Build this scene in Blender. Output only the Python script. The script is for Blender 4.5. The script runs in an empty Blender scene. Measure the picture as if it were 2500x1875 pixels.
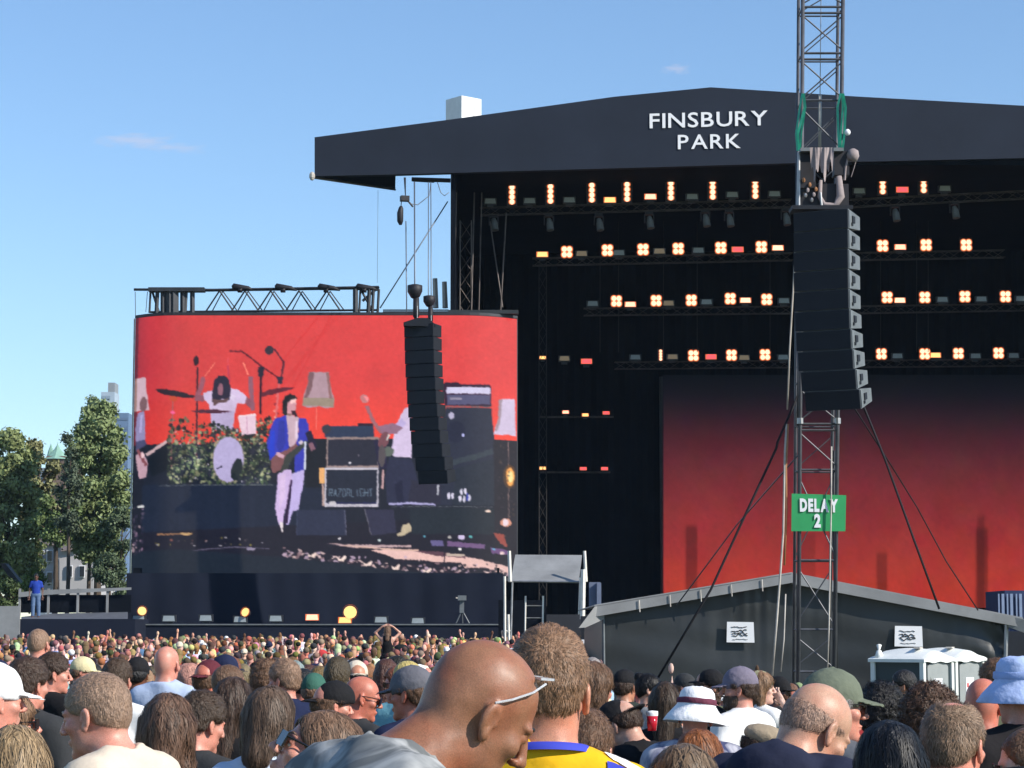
import bpy, math, random
import numpy as np
from math import sin, cos, tan, pi, radians, sqrt, atan2
from mathutils import Vector, Matrix
SC = bpy.context.scene
COL = SC.collection
random.seed(7); RNG = np.random.default_rng(7)

# ------------------------------------------------------------ camera
F = 5638.0                       # focal length in photograph pixels (photo 2500 x 1875)
CAMZ = 1.85
HOR = 1540.0                     # photograph row of the horizon
TH = math.atan((HOR - 937.5) / F)
cam_d = bpy.data.cameras.new('camera'); cam = bpy.data.objects.new('camera', cam_d); COL.objects.link(cam)
cam_d.sensor_width = 36.0; cam_d.lens = F / 2500.0 * 36.0
cam_d.clip_start = 0.2; cam_d.clip_end = 12000
cam.location = (0, 0, CAMZ); cam.rotation_euler = (pi / 2 + TH, 0, 0)
SC.camera = cam

# ------------------------------------------------------------ light
SUN_AZ, SUN_EL = radians(118), radians(33)
world = bpy.data.worlds.new('World'); SC.world = world; world.use_nodes = True
wn = world.node_tree.nodes; wl = world.node_tree.links
for n in list(wn): wn.remove(n)
wo = wn.new('ShaderNodeOutputWorld'); wb = wn.new('ShaderNodeBackground'); sk = wn.new('ShaderNodeTexSky')
sk.sky_type = 'NISHITA'; sk.sun_disc = False; sk.sun_elevation = SUN_EL; sk.sun_rotation = SUN_AZ
sk.air_density = 1.05; sk.dust_density = 0.0; sk.ozone_density = 2.0; sk.altitude = 0
wb.inputs['Strength'].default_value = 0.115
tint = wn.new('ShaderNodeVectorMath'); tint.operation = 'MULTIPLY'; tint.inputs[1].default_value = (0.89, 1.03, 1.18)   # the deep clear blue of this sky
wl.new(sk.outputs[0], tint.inputs[0]); wl.new(tint.outputs[0], wb.inputs[0]); wl.new(wb.outputs[0], wo.inputs[0])
# two faint wisps of cloud, part of the sky itself
SKY_CLOUDS = True
sun_d = bpy.data.lights.new('sun', 'SUN'); sun = bpy.data.objects.new('sun', sun_d); COL.objects.link(sun)
sun_d.energy = 5.0; sun_d.angle = radians(0.55); sun_d.color = (1.0, 0.93, 0.82)
sdir = Vector((sin(SUN_AZ) * cos(SUN_EL), cos(SUN_AZ) * cos(SUN_EL), sin(SUN_EL)))
sun.rotation_euler = sdir.to_track_quat('Z', 'Y').to_euler(); sun.location = sdir * 60
vs = SC.view_settings; vs.view_transform = 'Standard'; vs.look = 'None'; vs.exposure = 0.35; vs.gamma = 1.0
vs.use_curve_mapping = False

# ------------------------------------------------------------ helpers
def P(px, py, Y):
    """world point at depth Y seen at photograph pixel (px, py)"""
    x = (px - 1250.0) / F; y = (937.5 - py) / F
    d = Vector((x, cos(TH) - y * sin(TH), sin(TH) + y * cos(TH)))
    t = Y / d.y
    return Vector((d.x * t, Y, CAMZ + d.z * t))
def project(v):
    X, Y, Z = v[0], v[1], v[2] - CAMZ
    w = Y * cos(TH) + Z * sin(TH); u = -Y * sin(TH) + Z * cos(TH)
    return 1250 + F * X / w, 937.5 - F * u / w
def s2l(c):
    return tuple(((v / 255.0) / 12.92 if v / 255.0 <= 0.04045 else ((v / 255.0 + 0.055) / 1.055) ** 2.4) for v in c[:3])
def smooth(a, b, x):
    t = np.clip((x - a) / (b - a), 0, 1); return t * t * (3 - 2 * t)
def gz(Y):
    return float(-0.60 * smooth(12, 38, Y) + 0.45 * smooth(40, 74, Y))

MATS = {}
def mat(name, col=(0.5, 0.5, 0.5), rough=0.7, metal=0.0, var=0.15, vscale=3.0, bump=0.0, bscale=40.0, emit=None, estr=0.0,
        objcol=False, sss=0.0, spec=0.4, alpha=1.0, attr=None, trans=0.0, stretch=(1, 1, 1), coord='Object', hairnoise=0.0, var2=None):
    if name in MATS: return MATS[name]
    m = bpy.data.materials.new(name); m.use_nodes = True; nt = m.node_tree; N = nt.nodes; L = nt.links
    b = N['Principled BSDF']; MATS[name] = m
    b.inputs['Roughness'].default_value = rough; b.inputs['Metallic'].default_value = metal
    b.inputs['Specular IOR Level'].default_value = spec
    if sss:
        b.inputs['Subsurface Weight'].default_value = sss
        b.inputs['Subsurface Radius'].default_value = (1.0, 0.35, 0.2); b.inputs['Subsurface Scale'].default_value = 0.008
    if trans: b.inputs['Transmission Weight'].default_value = trans
    tc = N.new('ShaderNodeTexCoord'); mp = N.new('ShaderNodeMapping'); L.new(tc.outputs[coord], mp.inputs[0]); mp.inputs['Scale'].default_value = stretch
    if objcol:
        src = N.new('ShaderNodeObjectInfo').outputs['Color']
    elif attr:
        a = N.new('ShaderNodeVertexColor'); a.layer_name = attr; src = a.outputs['Color']
    else:
        r = N.new('ShaderNodeRGB'); r.outputs[0].default_value = (*col, 1); src = r.outputs[0]
    if var > 0:
        no = N.new('ShaderNodeTexNoise'); no.inputs['Scale'].default_value = vscale; no.inputs['Detail'].default_value = 6
        no.inputs['Roughness'].default_value = 0.62
        L.new(mp.outputs[0], no.inputs['Vector'])
        mr = N.new('ShaderNodeMapRange'); mr.inputs[1].default_value = 0.28; mr.inputs[2].default_value = 0.72
        mr.inputs[3].default_value = 1 - var; mr.inputs[4].default_value = 1 + var
        L.new(no.outputs[0], mr.inputs[0])
        mx = N.new('ShaderNodeVectorMath'); mx.operation = 'SCALE'; L.new(src, mx.inputs[0]); L.new(mr.outputs[0], mx.inputs['Scale'])
        src = mx.outputs[0]
    if hairnoise > 0:
        at = N.new('ShaderNodeAttribute'); at.attribute_name = 'shade'
        mr = N.new('ShaderNodeMapRange'); mr.inputs[3].default_value = 1 - hairnoise; mr.inputs[4].default_value = 1 + hairnoise
        L.new(at.outputs['Fac'], mr.inputs[0])
        mx = N.new('ShaderNodeVectorMath'); mx.operation = 'SCALE'; L.new(src, mx.inputs[0]); L.new(mr.outputs[0], mx.inputs['Scale'])
        src = mx.outputs[0]
    if var2:                      # second tone in patches: (colour, scale, low, high)
        c2, sc2, lo, hi = var2
        no = N.new('ShaderNodeTexNoise'); no.inputs['Scale'].default_value = sc2; no.inputs['Detail'].default_value = 4
        L.new(mp.outputs[0], no.inputs['Vector'])
        mr = N.new('ShaderNodeMapRange'); mr.inputs[1].default_value = lo; mr.inputs[2].default_value = hi
        L.new(no.outputs[0], mr.inputs[0])
        mi = N.new('ShaderNodeMix'); mi.data_type = 'RGBA'; L.new(mr.outputs[0], mi.inputs[0]); L.new(src, mi.inputs[6])
        mi.inputs[7].default_value = (*c2, 1); src = mi.outputs[2]
    L.new(src, b.inputs['Base Color'])
    if bump > 0:
        no = N.new('ShaderNodeTexNoise'); no.inputs['Scale'].default_value = bscale; no.inputs['Detail'].default_value = 5
        L.new(mp.outputs[0], no.inputs['Vector'])
        bp = N.new('ShaderNodeBump'); bp.inputs['Strength'].default_value = bump; bp.inputs['Distance'].default_value = 0.02
        L.new(no.outputs[0], bp.inputs['Height']); L.new(bp.outputs[0], b.inputs['Normal'])
    if estr > 0:
        if emit is None: L.new(src, b.inputs['Emission Color'])
        else: b.inputs['Emission Color'].default_value = (*emit, 1)
        b.inputs['Emission Strength'].default_value = estr
    return m

class MB:
    """collects simple solids; build() links them as one mesh object"""
    def __init__(s): s.v = []; s.f = []
    def box(s, c, size, rz=0.0, rx=0.0, ry=0.0):
        M = Matrix.Translation(c) @ Matrix.Rotation(rz, 4, 'Z') @ Matrix.Rotation(rx, 4, 'X') @ Matrix.Rotation(ry, 4, 'Y')
        n = len(s.v); hx, hy, hz = size[0] / 2, size[1] / 2, size[2] / 2
        for z in (-hz, hz):
            for x, y in ((-hx, -hy), (hx, -hy), (hx, hy), (-hx, hy)): s.v.append(tuple(M @ Vector((x, y, z))))
        s.f += [(n, n+3, n+2, n+1), (n+4, n+5, n+6, n+7), (n, n+1, n+5, n+4), (n+1, n+2, n+6, n+5), (n+2, n+3, n+7, n+6), (n+3, n, n+4, n+7)]
        return s
    def tube(s, pts, r, seg=6, cap=True):
        pts = [Vector(p) for p in pts]; rr = r if isinstance(r, (list, tuple)) else [r] * len(pts)
        n0 = len(s.v); prev = None
        for i, p in enumerate(pts):
            d = (pts[min(i + 1, len(pts) - 1)] - pts[max(i - 1, 0)]).normalized()
            if prev is None:
                a = Vector((0, 0, 1)) if abs(d.z) < 0.9 else Vector((1, 0, 0)); u = d.cross(a).normalized()
            else:
                u = (prev - d * prev.dot(d)).normalized()
            prev = u; w = d.cross(u)
            for k in range(seg):
                t = 2 * pi * k / seg; s.v.append(tuple(p + (u * cos(t) + w * sin(t)) * rr[i]))
        for i in range(len(pts) - 1):
            for k in range(seg):
                a = n0 + i * seg + k; b = n0 + i * seg + (k + 1) % seg
                s.f.append((a, b, b + seg, a + seg))
        if cap:
            s.f.append(tuple(n0 + k for k in reversed(range(seg)))); e = n0 + (len(pts) - 1) * seg
            s.f.append(tuple(e + k for k in range(seg)))
        return s
    def prism(s, pts, off):
        """polygon pts (3d, planar) extruded by vector off"""
        n = len(s.v); k = len(pts); off = Vector(off)
        for p in pts: s.v.append(tuple(p))
        for p in pts: s.v.append(tuple(Vector(p) + off))
        s.f.append(tuple(range(n, n + k))); s.f.append(tuple(reversed(range(n + k, n + 2 * k))))
        for i in range(k):
            j = (i + 1) % k; s.f.append((n + i, n + k + i, n + k + j, n + j))
        return s
    def quad(s, a, b, c, d):
        n = len(s.v); s.v += [tuple(a), tuple(b), tuple(c), tuple(d)]; s.f.append((n, n+1, n+2, n+3)); return s
    def lathe(s, prof, c=(0, 0, 0), seg=24, sy=1.0, wob=None):
        n0 = len(s.v)
        for i, (r, z) in enumerate(prof):
            for k in range(seg):
                t = 2 * pi * k / seg; rr = r * (1 + (wob(t, i) if wob else 0))
                s.v.append((c[0] + rr * cos(t), c[1] + rr * sin(t) * sy, c[2] + z + (wob(t * 1.3, i + 5) * 0.06 if wob and i > 0 else 0)))
        for i in range(len(prof) - 1):
            for k in range(seg):
                a = n0 + i * seg + k; b = n0 + i * seg + (k + 1) % seg; s.f.append((a, b, b + seg, a + seg))
        return s
    def ball(s, c, r, seg=10, rings=6):
        rx, ry, rz = r if isinstance(r, (tuple, list)) else (r, r, r); n0 = len(s.v)
        s.v.append((c[0], c[1], c[2] + rz))
        for i in range(1, rings):
            ph = pi * i / rings
            for k in range(seg):
                t = 2 * pi * k / seg; s.v.append((c[0] + rx * sin(ph) * cos(t), c[1] + ry * sin(ph) * sin(t), c[2] + rz * cos(ph)))
        s.v.append((c[0], c[1], c[2] - rz)); last = len(s.v) - 1
        for k in range(seg): s.f.append((n0, n0 + 1 + k, n0 + 1 + (k + 1) % seg))
        for i in range(rings - 2):
            for k in range(seg):
                a = n0 + 1 + i * seg + k; b = n0 + 1 + i * seg + (k + 1) % seg; s.f.append((a, a + seg, b + seg, b))
        e = n0 + 1 + (rings - 2) * seg
        for k in range(seg): s.f.append((e + k, last, e + (k + 1) % seg))
        return s
    def mesh(s, name, smoothed=False):
        me = bpy.data.meshes.new(name); me.from_pydata([tuple(v) for v in s.v], [], s.f); me.update()
        if smoothed: me.polygons.foreach_set('use_smooth', np.ones(len(me.polygons), dtype=bool))
        return me
    def build(s, name, m, parent=None, smoothed=False, origin=None):
        if origin is not None:
            o_ = Vector(origin); s.v = [tuple(Vector(v) - o_) for v in s.v]
        o = link(name, s.mesh(name, smoothed), m, parent)
        if origin is not None: o.location = origin
        return o
def link(name, me, m, parent=None):
    o = bpy.data.objects.new(name, me); COL.objects.link(o)
    if m is not None and len(me.materials) == 0: me.materials.append(m)
    if parent is not None: o.parent = parent
    return o
def tag(o, label=None, cat=None, group=None, kind=None):
    if label: o['label'] = label
    if cat: o['category'] = cat
    if group: o['group'] = group
    if kind: o['kind'] = kind
    return o
def empty(name, loc=(0, 0, 0), rz=0.0):
    o = bpy.data.objects.new(name, None); COL.objects.link(o); o.location = loc; o.rotation_euler = (0, 0, rz); o.empty_display_size = 0.2
    return o
def copy_tree(o, parent=None):
    c = o.copy(); COL.objects.link(c)
    if parent: c.parent = parent
    for ch in list(o.children): copy_tree(ch, c)
    return c
ORD = ['first', 'second', 'third', 'fourth', 'fifth', 'sixth', 'seventh', 'eighth', 'ninth', 'tenth', 'eleventh', 'twelfth', 'thirteenth', 'fourteenth', 'fifteenth', 'sixteenth', 'seventeenth', 'eighteenth']

# clouds in the sky dome (world), small pinkish wisps
if SKY_CLOUDS:
    tc = wn.new('ShaderNodeTexCoord')
    last = tint.outputs[0]
    for (px, py, w, h, op, seed) in ((335, 345, 95, 20, 0.45, 0.0), (440, 362, 70, 13, 0.3, 2.0), (1652, 169, 36, 13, 0.4, 4.0)):
        d = (P(px, py, 100) - Vector((0, 0, CAMZ))).normalized()
        sub = wn.new('ShaderNodeVectorMath'); sub.operation = 'SUBTRACT'; sub.inputs[1].default_value = d
        wl.new(tc.outputs['Generated'], sub.inputs[0])
        mp = wn.new('ShaderNodeMapping'); mp.inputs['Scale'].default_value = (F / w, F / w * 0.2, F / h); wl.new(sub.outputs[0], mp.inputs[0])
        no = wn.new('ShaderNodeTexNoise'); no.inputs['Scale'].default_value = 1.7; no.inputs['Detail'].default_value = 5
        wl.new(mp.outputs[0], no.inputs['Vector'])
        ln = wn.new('ShaderNodeVectorMath'); ln.operation = 'LENGTH'; wl.new(mp.outputs[0], ln.inputs[0])
        ad = wn.new('ShaderNodeMath'); ad.operation = 'MULTIPLY_ADD'; wl.new(no.outputs[0], ad.inputs[0]); ad.inputs[1].default_value = 2.2
        ad.inputs[2].default_value = -1.1
        s2 = wn.new('ShaderNodeMath'); s2.operation = 'ADD'; wl.new(ad.outputs[0], s2.inputs[0]); wl.new(ln.outputs['Value'], s2.inputs[1])
        mr = wn.new('ShaderNodeMapRange'); mr.inputs[1].default_value = 1.0; mr.inputs[2].default_value = 0.2
        mr.inputs[3].default_value = 0; mr.inputs[4].default_value = op; wl.new(s2.outputs[0], mr.inputs[0])
        mi = wn.new('ShaderNodeMix'); mi.data_type = 'RGBA'; wl.new(mr.outputs[0], mi.inputs[0]); wl.new(last, mi.inputs[6])
        mi.inputs[7].default_value = (4.6, 4.6, 5.6, 1); last = mi.outputs[2]
    wl.new(last, wb.inputs[0])

# ------------------------------------------------------------ implicit surfaces (for bodies, clothes, hair)
def ell(p, c, r):
    f = np.float32
    x = (p[..., 0] - f(c[0])) * f(1 / r[0]); y = (p[..., 1] - f(c[1])) * f(1 / r[1]); z = (p[..., 2] - f(c[2])) * f(1 / r[2])
    x *= x; y *= y; z *= z
    k = np.sqrt(x + y + z); k2 = np.sqrt(x * f(1 / r[0] ** 2) + y * f(1 / r[1] ** 2) + z * f(1 / r[2] ** 2)) + f(1e-6)
    return k * (k - f(1.0)) / k2
def cone(p, a, b, ra, rb):
    f = np.float32; bx, by, bz = (f(b[i] - a[i]) for i in range(3)); i2 = f(1 / max(float(bx * bx + by * by + bz * bz), 1e-9))
    x = p[..., 0] - f(a[0]); y = p[..., 1] - f(a[1]); z = p[..., 2] - f(a[2])
    h = np.clip((x * bx + y * by + z * bz) * i2, 0, 1); x = x - h * bx; y = y - h * by; z = z - h * bz
    return np.sqrt(x * x + y * y + z * z) - (f(ra) + f(rb - ra) * h)
def smin(a, b, k):
    h = np.clip(0.5 + 0.5 * (b - a) / k, 0, 1); return b + (a - b) * h - k * h * (1 - h)
def smax(a, b, k): return -smin(-a, -b, k)
def vnoise(p, s=1.0, seed=0):
    """cheap smooth pseudo noise in -1..1"""
    x, y, z = p[..., 0] * s + seed * 1.7, p[..., 1] * s + seed * 2.3, p[..., 2] * s - seed * 0.9
    return (np.sin(1.7 * x + 1.3 * np.sin(1.1 * y + z)) + np.sin(1.9 * y + 1.7 * np.sin(1.3 * z + 0.7 * x)) + np.sin(2.1 * z + 1.1 * np.sin(1.9 * x + y))) / 3.0
def axis(lo, hi, flo, fhi, fine, coarse):
    a = []
    x = flo
    while x > lo: x -= coarse; a.append(x)
    a = a[::-1]; n = int(math.ceil((fhi - flo) / fine)); a += [flo + i * (fhi - flo) / n for i in range(n + 1)]
    x = fhi
    while x < hi: x += coarse; a.append(x)
    return np.array(a, np.float32)
def banded(fn, G, k=4):
    """evaluate fn on the grid, fully only near the surface"""
    nx, ny, nz = G.shape[:3]
    if nx * ny * nz < 60000: return fn(G)
    ix = np.unique(np.r_[np.arange(0, nx, k), nx - 1]); iy = np.unique(np.r_[np.arange(0, ny, k), ny - 1]); iz = np.unique(np.r_[np.arange(0, nz, k), nz - 1])
    sub = G[np.ix_(ix, iy, iz)]; fs = fn(sub)
    f = np.repeat(np.repeat(np.repeat(fs, k, 0), k, 1), k, 2)[:nx, :ny, :nz].astype(np.float32)
    a = np.abs(fs); cmin = a[:-1, :-1, :-1]
    for i in (0, 1):
        for j in (0, 1):
            for l in (0, 1): cmin = np.minimum(cmin, a[i:a.shape[0]-1+i, j:a.shape[1]-1+j, l:a.shape[2]-1+l])
    dg = np.sqrt((np.diff(sub[:, 0, 0, 0])[:, None, None] ** 2) + (np.diff(sub[0, :, 0, 1])[None, :, None] ** 2) + (np.diff(sub[0, 0, :, 2])[None, None, :] ** 2))
    act = cmin < dg * 0.95
    A = np.zeros((nx, ny, nz), bool)
    R_ = np.repeat(np.repeat(np.repeat(act, k, 0), k, 1), k, 2)
    A[:min(nx, R_.shape[0]), :min(ny, R_.shape[1]), :min(nz, R_.shape[2])] = R_[:nx, :ny, :nz]
    B = A.copy(); B[1:] |= A[:-1]; B[:, 1:] |= B[:, :-1].copy(); B[:, :, 1:] |= B[:, :, :-1].copy()
    f[B] = fn(G[B]); return f
def nets(fn, X, Y, Z, name='surface', post=None):
    G = np.stack(np.meshgrid(X, Y, Z, indexing='ij'), -1)
    f = banded(fn, G)
    inside = f < 0
    nx, ny, nz = f.shape
    cs = [(i, j, k) for i in (0, 1) for j in (0, 1) for k in (0, 1)]
    cnt = sum(inside[i:nx-1+i, j:ny-1+j, k:nz-1+k].astype(np.int8) for i, j, k in cs)
    act = (cnt > 0) & (cnt < 8)
    idx = -np.ones(act.shape, np.int64); ai = np.argwhere(act); idx[act] = np.arange(len(ai))
    acc = np.zeros((len(ai), 3)); num = np.zeros(len(ai))
    I, J, K = ai[:, 0], ai[:, 1], ai[:, 2]
    for a in range(8):
        for b in range(a + 1, 8):
            ca, cb = cs[a], cs[b]
            if sum(abs(ca[t] - cb[t]) for t in range(3)) != 1: continue
            ia = (I + ca[0], J + ca[1], K + ca[2]); ib = (I + cb[0], J + cb[1], K + cb[2])
            fa, fb = f[ia], f[ib]; m = (fa < 0) != (fb < 0)
            t = np.where(m, fa / np.where(m, fa - fb, 1), 0)[:, None]
            pa, pb = G[ia], G[ib]
            acc += np.where(m[:, None], pa + t * (pb - pa), 0); num += m
    V = acc / num[:, None]
    faces = []
    for ax in range(3):
        sl0 = [slice(None)] * 3; sl1 = [slice(None)] * 3; sl0[ax] = slice(0, -1); sl1[ax] = slice(1, None)
        a0 = inside[tuple(sl0)]; a1 = inside[tuple(sl1)]; ch = np.argwhere(a0 != a1)
        u, w = [t for t in range(3) if t != ax]
        ok = (ch[:, u] > 0) & (ch[:, w] > 0) & (ch[:, u] < f.shape[u] - 1) & (ch[:, w] < f.shape[w] - 1); ch = ch[ok]
        if len(ch) == 0: continue
        def cell(du, dw):
            c = ch.copy(); c[:, u] += du; c[:, w] += dw; return idx[c[:, 0], c[:, 1], c[:, 2]]
        q = np.stack([cell(-1, -1), cell(0, -1), cell(0, 0), cell(-1, 0)], 1)
        flip = a0[ch[:, 0], ch[:, 1], ch[:, 2]]
        if ax == 1: flip = ~flip
        q[~flip] = q[~flip][:, ::-1]
        faces.append(q)
    Q = np.concatenate(faces); Q = Q[(Q >= 0).all(1)]
    if post is not None: V = post(V)
    return np_mesh(name, V, Q)
def np_mesh(name, V, Q, smoothed=True):
    me = bpy.data.meshes.new(name); V = np.asarray(V, np.float32); Q = np.asarray(Q, np.int32); k = Q.shape[1]
    me.vertices.add(len(V)); me.vertices.foreach_set('co', V.ravel())
    me.loops.add(len(Q) * k); me.loops.foreach_set('vertex_index', Q.ravel())
    me.polygons.add(len(Q)); me.polygons.foreach_set('loop_start', np.arange(0, len(Q) * k, k, dtype=np.int32))
    me.polygons.foreach_set('loop_total', np.full(len(Q), k, np.int32))
    me.polygons.foreach_set('use_smooth', np.full(len(Q), smoothed, bool))
    me.update(calc_edges=True); me.validate()
    return me
def verts_of(me):
    a = np.empty(len(me.vertices) * 3, np.float32); me.vertices.foreach_get('co', a); return a.reshape(-1, 3)
def quads_of(me):
    a = np.empty(len(me.loops), np.int32); me.loops.foreach_get('vertex_index', a); return a.reshape(-1, 4)
def set_shade(me, s):
    at = me.attributes.new('shade', 'FLOAT', 'POINT'); at.data.foreach_set('value', np.asarray(s, np.float32))
def set_color(me, c):
    at = me.color_attributes.new('paint', 'FLOAT_COLOR', 'POINT'); c = np.concatenate([c, np.ones((len(c), 1))], 1)
    at.data.foreach_set('color', np.asarray(c, np.float32).ravel())
# ------------------------------------------------------------ people
SKIN = mat('skin', objcol=True, rough=0.46, var=0.16, vscale=26, bump=0.05, bscale=330, sss=0.12, spec=0.45)
CLOTH = mat('cotton', objcol=True, rough=0.9, var=0.10, vscale=9, bump=0.35, bscale=14, spec=0.15)
DENIM = mat('denim', objcol=True, rough=0.9, var=0.12, vscale=14, bump=0.2, bscale=30, spec=0.15)
CAPM = mat('cap_cotton', objcol=True, rough=0.85, var=0.12, vscale=20, bump=0.3, bscale=35, spec=0.2)
HAIR = mat('hair', objcol=True, rough=0.5, var=0.35, vscale=45, bump=0.7, bscale=90, spec=0.4, stretch=(1, 1, 0.45))
STRAND = mat('hair_strand', objcol=True, rough=0.5, var=0.2, vscale=14, spec=0.28, hairnoise=0.6)
GLASSM = mat('dark_lens', (0.012, 0.012, 0.015), rough=0.12, var=0, spec=0.7)
CLEARM = mat('clear_plastic', (0.75, 0.78, 0.82), rough=0.15, var=0.05, spec=0.6, trans=0.45)
EYEM = mat('eye_white', (0.7, 0.68, 0.65), rough=0.25, var=0.02)
IRISM = mat('iris', (0.05, 0.03, 0.02), rough=0.2, var=0.1)

_n, _l = SKIN.node_tree.nodes, SKIN.node_tree.links; _b = _n['Principled BSDF']; _src = _b.inputs['Base Color'].links[0].from_socket
_t = _n.new('ShaderNodeTexCoord'); _no = _n.new('ShaderNodeTexNoise'); _no.inputs['Scale'].default_value = 420; _no.inputs['Detail'].default_value = 2; _l.new(_t.outputs['Object'], _no.inputs[0])
_r = _n.new('ShaderNodeMapRange'); _r.inputs[1].default_value = 0.35; _r.inputs[2].default_value = 0.65; _r.inputs[3].default_value = 0.78; _r.inputs[4].default_value = 1.08; _l.new(_no.outputs[0], _r.inputs[0])
_m = _n.new('ShaderNodeVectorMath'); _m.operation = 'SCALE'; _l.new(_src, _m.inputs[0]); _l.new(_r.outputs[0], _m.inputs['Scale'])
_no2 = _n.new('ShaderNodeTexNoise'); _no2.inputs['Scale'].default_value = 11; _no2.inputs['Detail'].default_value = 3; _l.new(_t.outputs['Object'], _no2.inputs[0])
_r2 = _n.new('ShaderNodeMapRange'); _r2.inputs[1].default_value = 0.4; _r2.inputs[2].default_value = 0.7; _l.new(_no2.outputs[0], _r2.inputs[0])
_m2 = _n.new('ShaderNodeVectorMath'); _m2.operation = 'MULTIPLY'; _l.new(_m.outputs[0], _m2.inputs[0]); _m2.inputs[1].default_value = (1.08, 0.80, 0.74)
_mx = _n.new('ShaderNodeMix'); _mx.data_type = 'RGBA'; _l.new(_r2.outputs[0], _mx.inputs[0]); _l.new(_m.outputs[0], _mx.inputs[6]); _l.new(_m2.outputs[0], _mx.inputs[7]); _l.new(_mx.outputs[2], _b.inputs['Base Color'])

def rot_head(yaw, pitch, roll):
    M = Matrix.Rotation(-radians(yaw), 3, 'Z') @ Matrix.Rotation(-radians(pitch), 3, 'X') @ Matrix.Rotation(radians(roll), 3, 'Y')
    return np.array(M, np.float32)
ARMS = {   # elbow, wrist, hand direction for the +X side (mirrored for the other)
    'down': ((0.245, -0.03, 1.13), (0.25, 0.05, 0.88), (0, 0.15, -1)),
    'front': ((0.235, 0.02, 1.14), (0.10, 0.22, 1.19), (-0.5, 0.6, 0.3)),
    'phone': ((0.25, 0.20, 1.25), (0.10, 0.36, 1.50), (-0.2, 0.1, 1)),
    'up': ((0.26, 0.08, 1.66), (0.22, 0.14, 1.90), (0.05, 0.1, 1)),
    'upwide': ((0.38, 0.06, 1.62), (0.46, 0.14, 1.86), (0.2, 0.15, 1)),
    'face': ((0.27, 0.14, 1.27), (0.13, 0.16, 1.50), (-0.6, -0.1, 0.8)),
    'ontop': ((0.36, 0.08, 1.58), (0.16, 0.02, 1.74), (-0.9, -0.1, 0.3)),
}
def spec_joints(S):
    fs = 0.9 if S.get('female') else 1.0
    out = []
    for side, a in ((1, S.get('ar', 'down')), (-1, S.get('al', 'down'))):
        e, w, d = a if isinstance(a, tuple) else ARMS[a]
        sh = np.array((0.174 * fs * side, -0.012, 1.400))
        e = np.array((e[0] * fs * side, e[1], e[2])); w = np.array((w[0] * fs * side, w[1], w[2])); d = np.array((d[0] * side, d[1], d[2]), float)
        out.append((sh, e, w, d / np.linalg.norm(d), side))
    return out, fs
def head_frame(S):
    R = rot_head(S.get('hy', 0), S.get('hp', 4), S.get('hr', 0)); off = np.array(S.get('ho', (0, 0.0, 0)), np.float32) + np.array((0, 0.004, -0.028), np.float32)
    piv = np.array((0, 0.0, 1.545), np.float32) + off
    return R, piv, piv + R @ np.array((0, 0.012, 0.112), np.float32)
def skull_fn(q, female=False, ears=True, heavy=0.0):
    d = ell(q, (0, -0.012, 0.035), (0.0745 + heavy * 0.3, 0.097, 0.088))
    d = smin(d, ell(q, (0, -0.045, -0.008), (0.064, 0.058, 0.062)), 0.02)
    d = smin(d, ell(q, (0, 0.027, -0.035), (0.060 + heavy, 0.060, 0.082)), 0.02)
    d = smin(d, ell(q, (0, 0.018, -0.075), (0.053 + heavy, 0.058, 0.040)), 0.018)
    d = smin(d, ell(q, (0, 0.075, -0.100), (0.024, 0.020, 0.020)), 0.02)
    d = smin(d, ell(q, (0, 0.074, 0.024), (0.052, 0.020, 0.012)), 0.012)
    ax = np.abs(q[..., 0]); m = np.stack([ax, q[..., 1], q[..., 2]], -1)
    d = smin(d, ell(m, (0.043, 0.060, -0.018), (0.022, 0.022, 0.020)), 0.015)
    d = smax(d, -ell(m, (0.032, 0.103, 0.006), (0.019, 0.022, 0.013)), 0.010)
    d = smin(d, ell(m, (0.031, 0.074, 0.007), (0.0155, 0.0145, 0.010)), 0.004)
    d = smin(d, cone(q, (0, 0.088, 0.018), (0, 0.112, -0.024), 0.008, 0.0115), 0.009)
    d = smin(d, ell(m, (0.012, 0.100, -0.029), (0.009, 0.011, 0.008)), 0.006)
    d = smin(d, ell(q, (0, 0.0885, -0.058), (0.023, 0.010, 0.0055)), 0.005)
    d = smin(d, ell(q, (0, 0.0865, -0.068), (0.020, 0.010, 0.0060)), 0.005)
    if ears:
        c, s = cos(radians(17)), sin(radians(17))
        e = m - np.array((0.0745, -0.004, -0.006), np.float32)
        ex = e[..., 0] * c - e[..., 1] * -s * 1.0; ey = e[..., 1] * c + e[..., 0] * -s
        t = radians(-10); ey2 = ey * cos(t) - e[..., 2] * sin(t); ez2 = ey * sin(t) + e[..., 2] * cos(t)
        E = np.stack([ex, ey2, ez2], -1)
        o = ell(E, (0.004, 0, 0.002), (0.0095, 0.0175, 0.031))
        o = smin(o, ell(E, (0.004, 0.004, -0.028), (0.008, 0.010, 0.012)), 0.006)
        o = smax(o, -ell(E, (0.0140, 0.002, 0.001), (0.0085, 0.0115, 0.0225)), 0.003)
        o = smin(o, cone(E, (0.0085, -0.0045, 0.016), (0.0085, -0.0050, -0.012), 0.0030, 0.0034), 0.003)
        o = smin(o, ell(E, (0.0085, 0.0135, -0.004), (0.0040, 0.0035, 0.0055)), 0.003)
        d = smin(d, o, 0.005)
    return d
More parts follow.
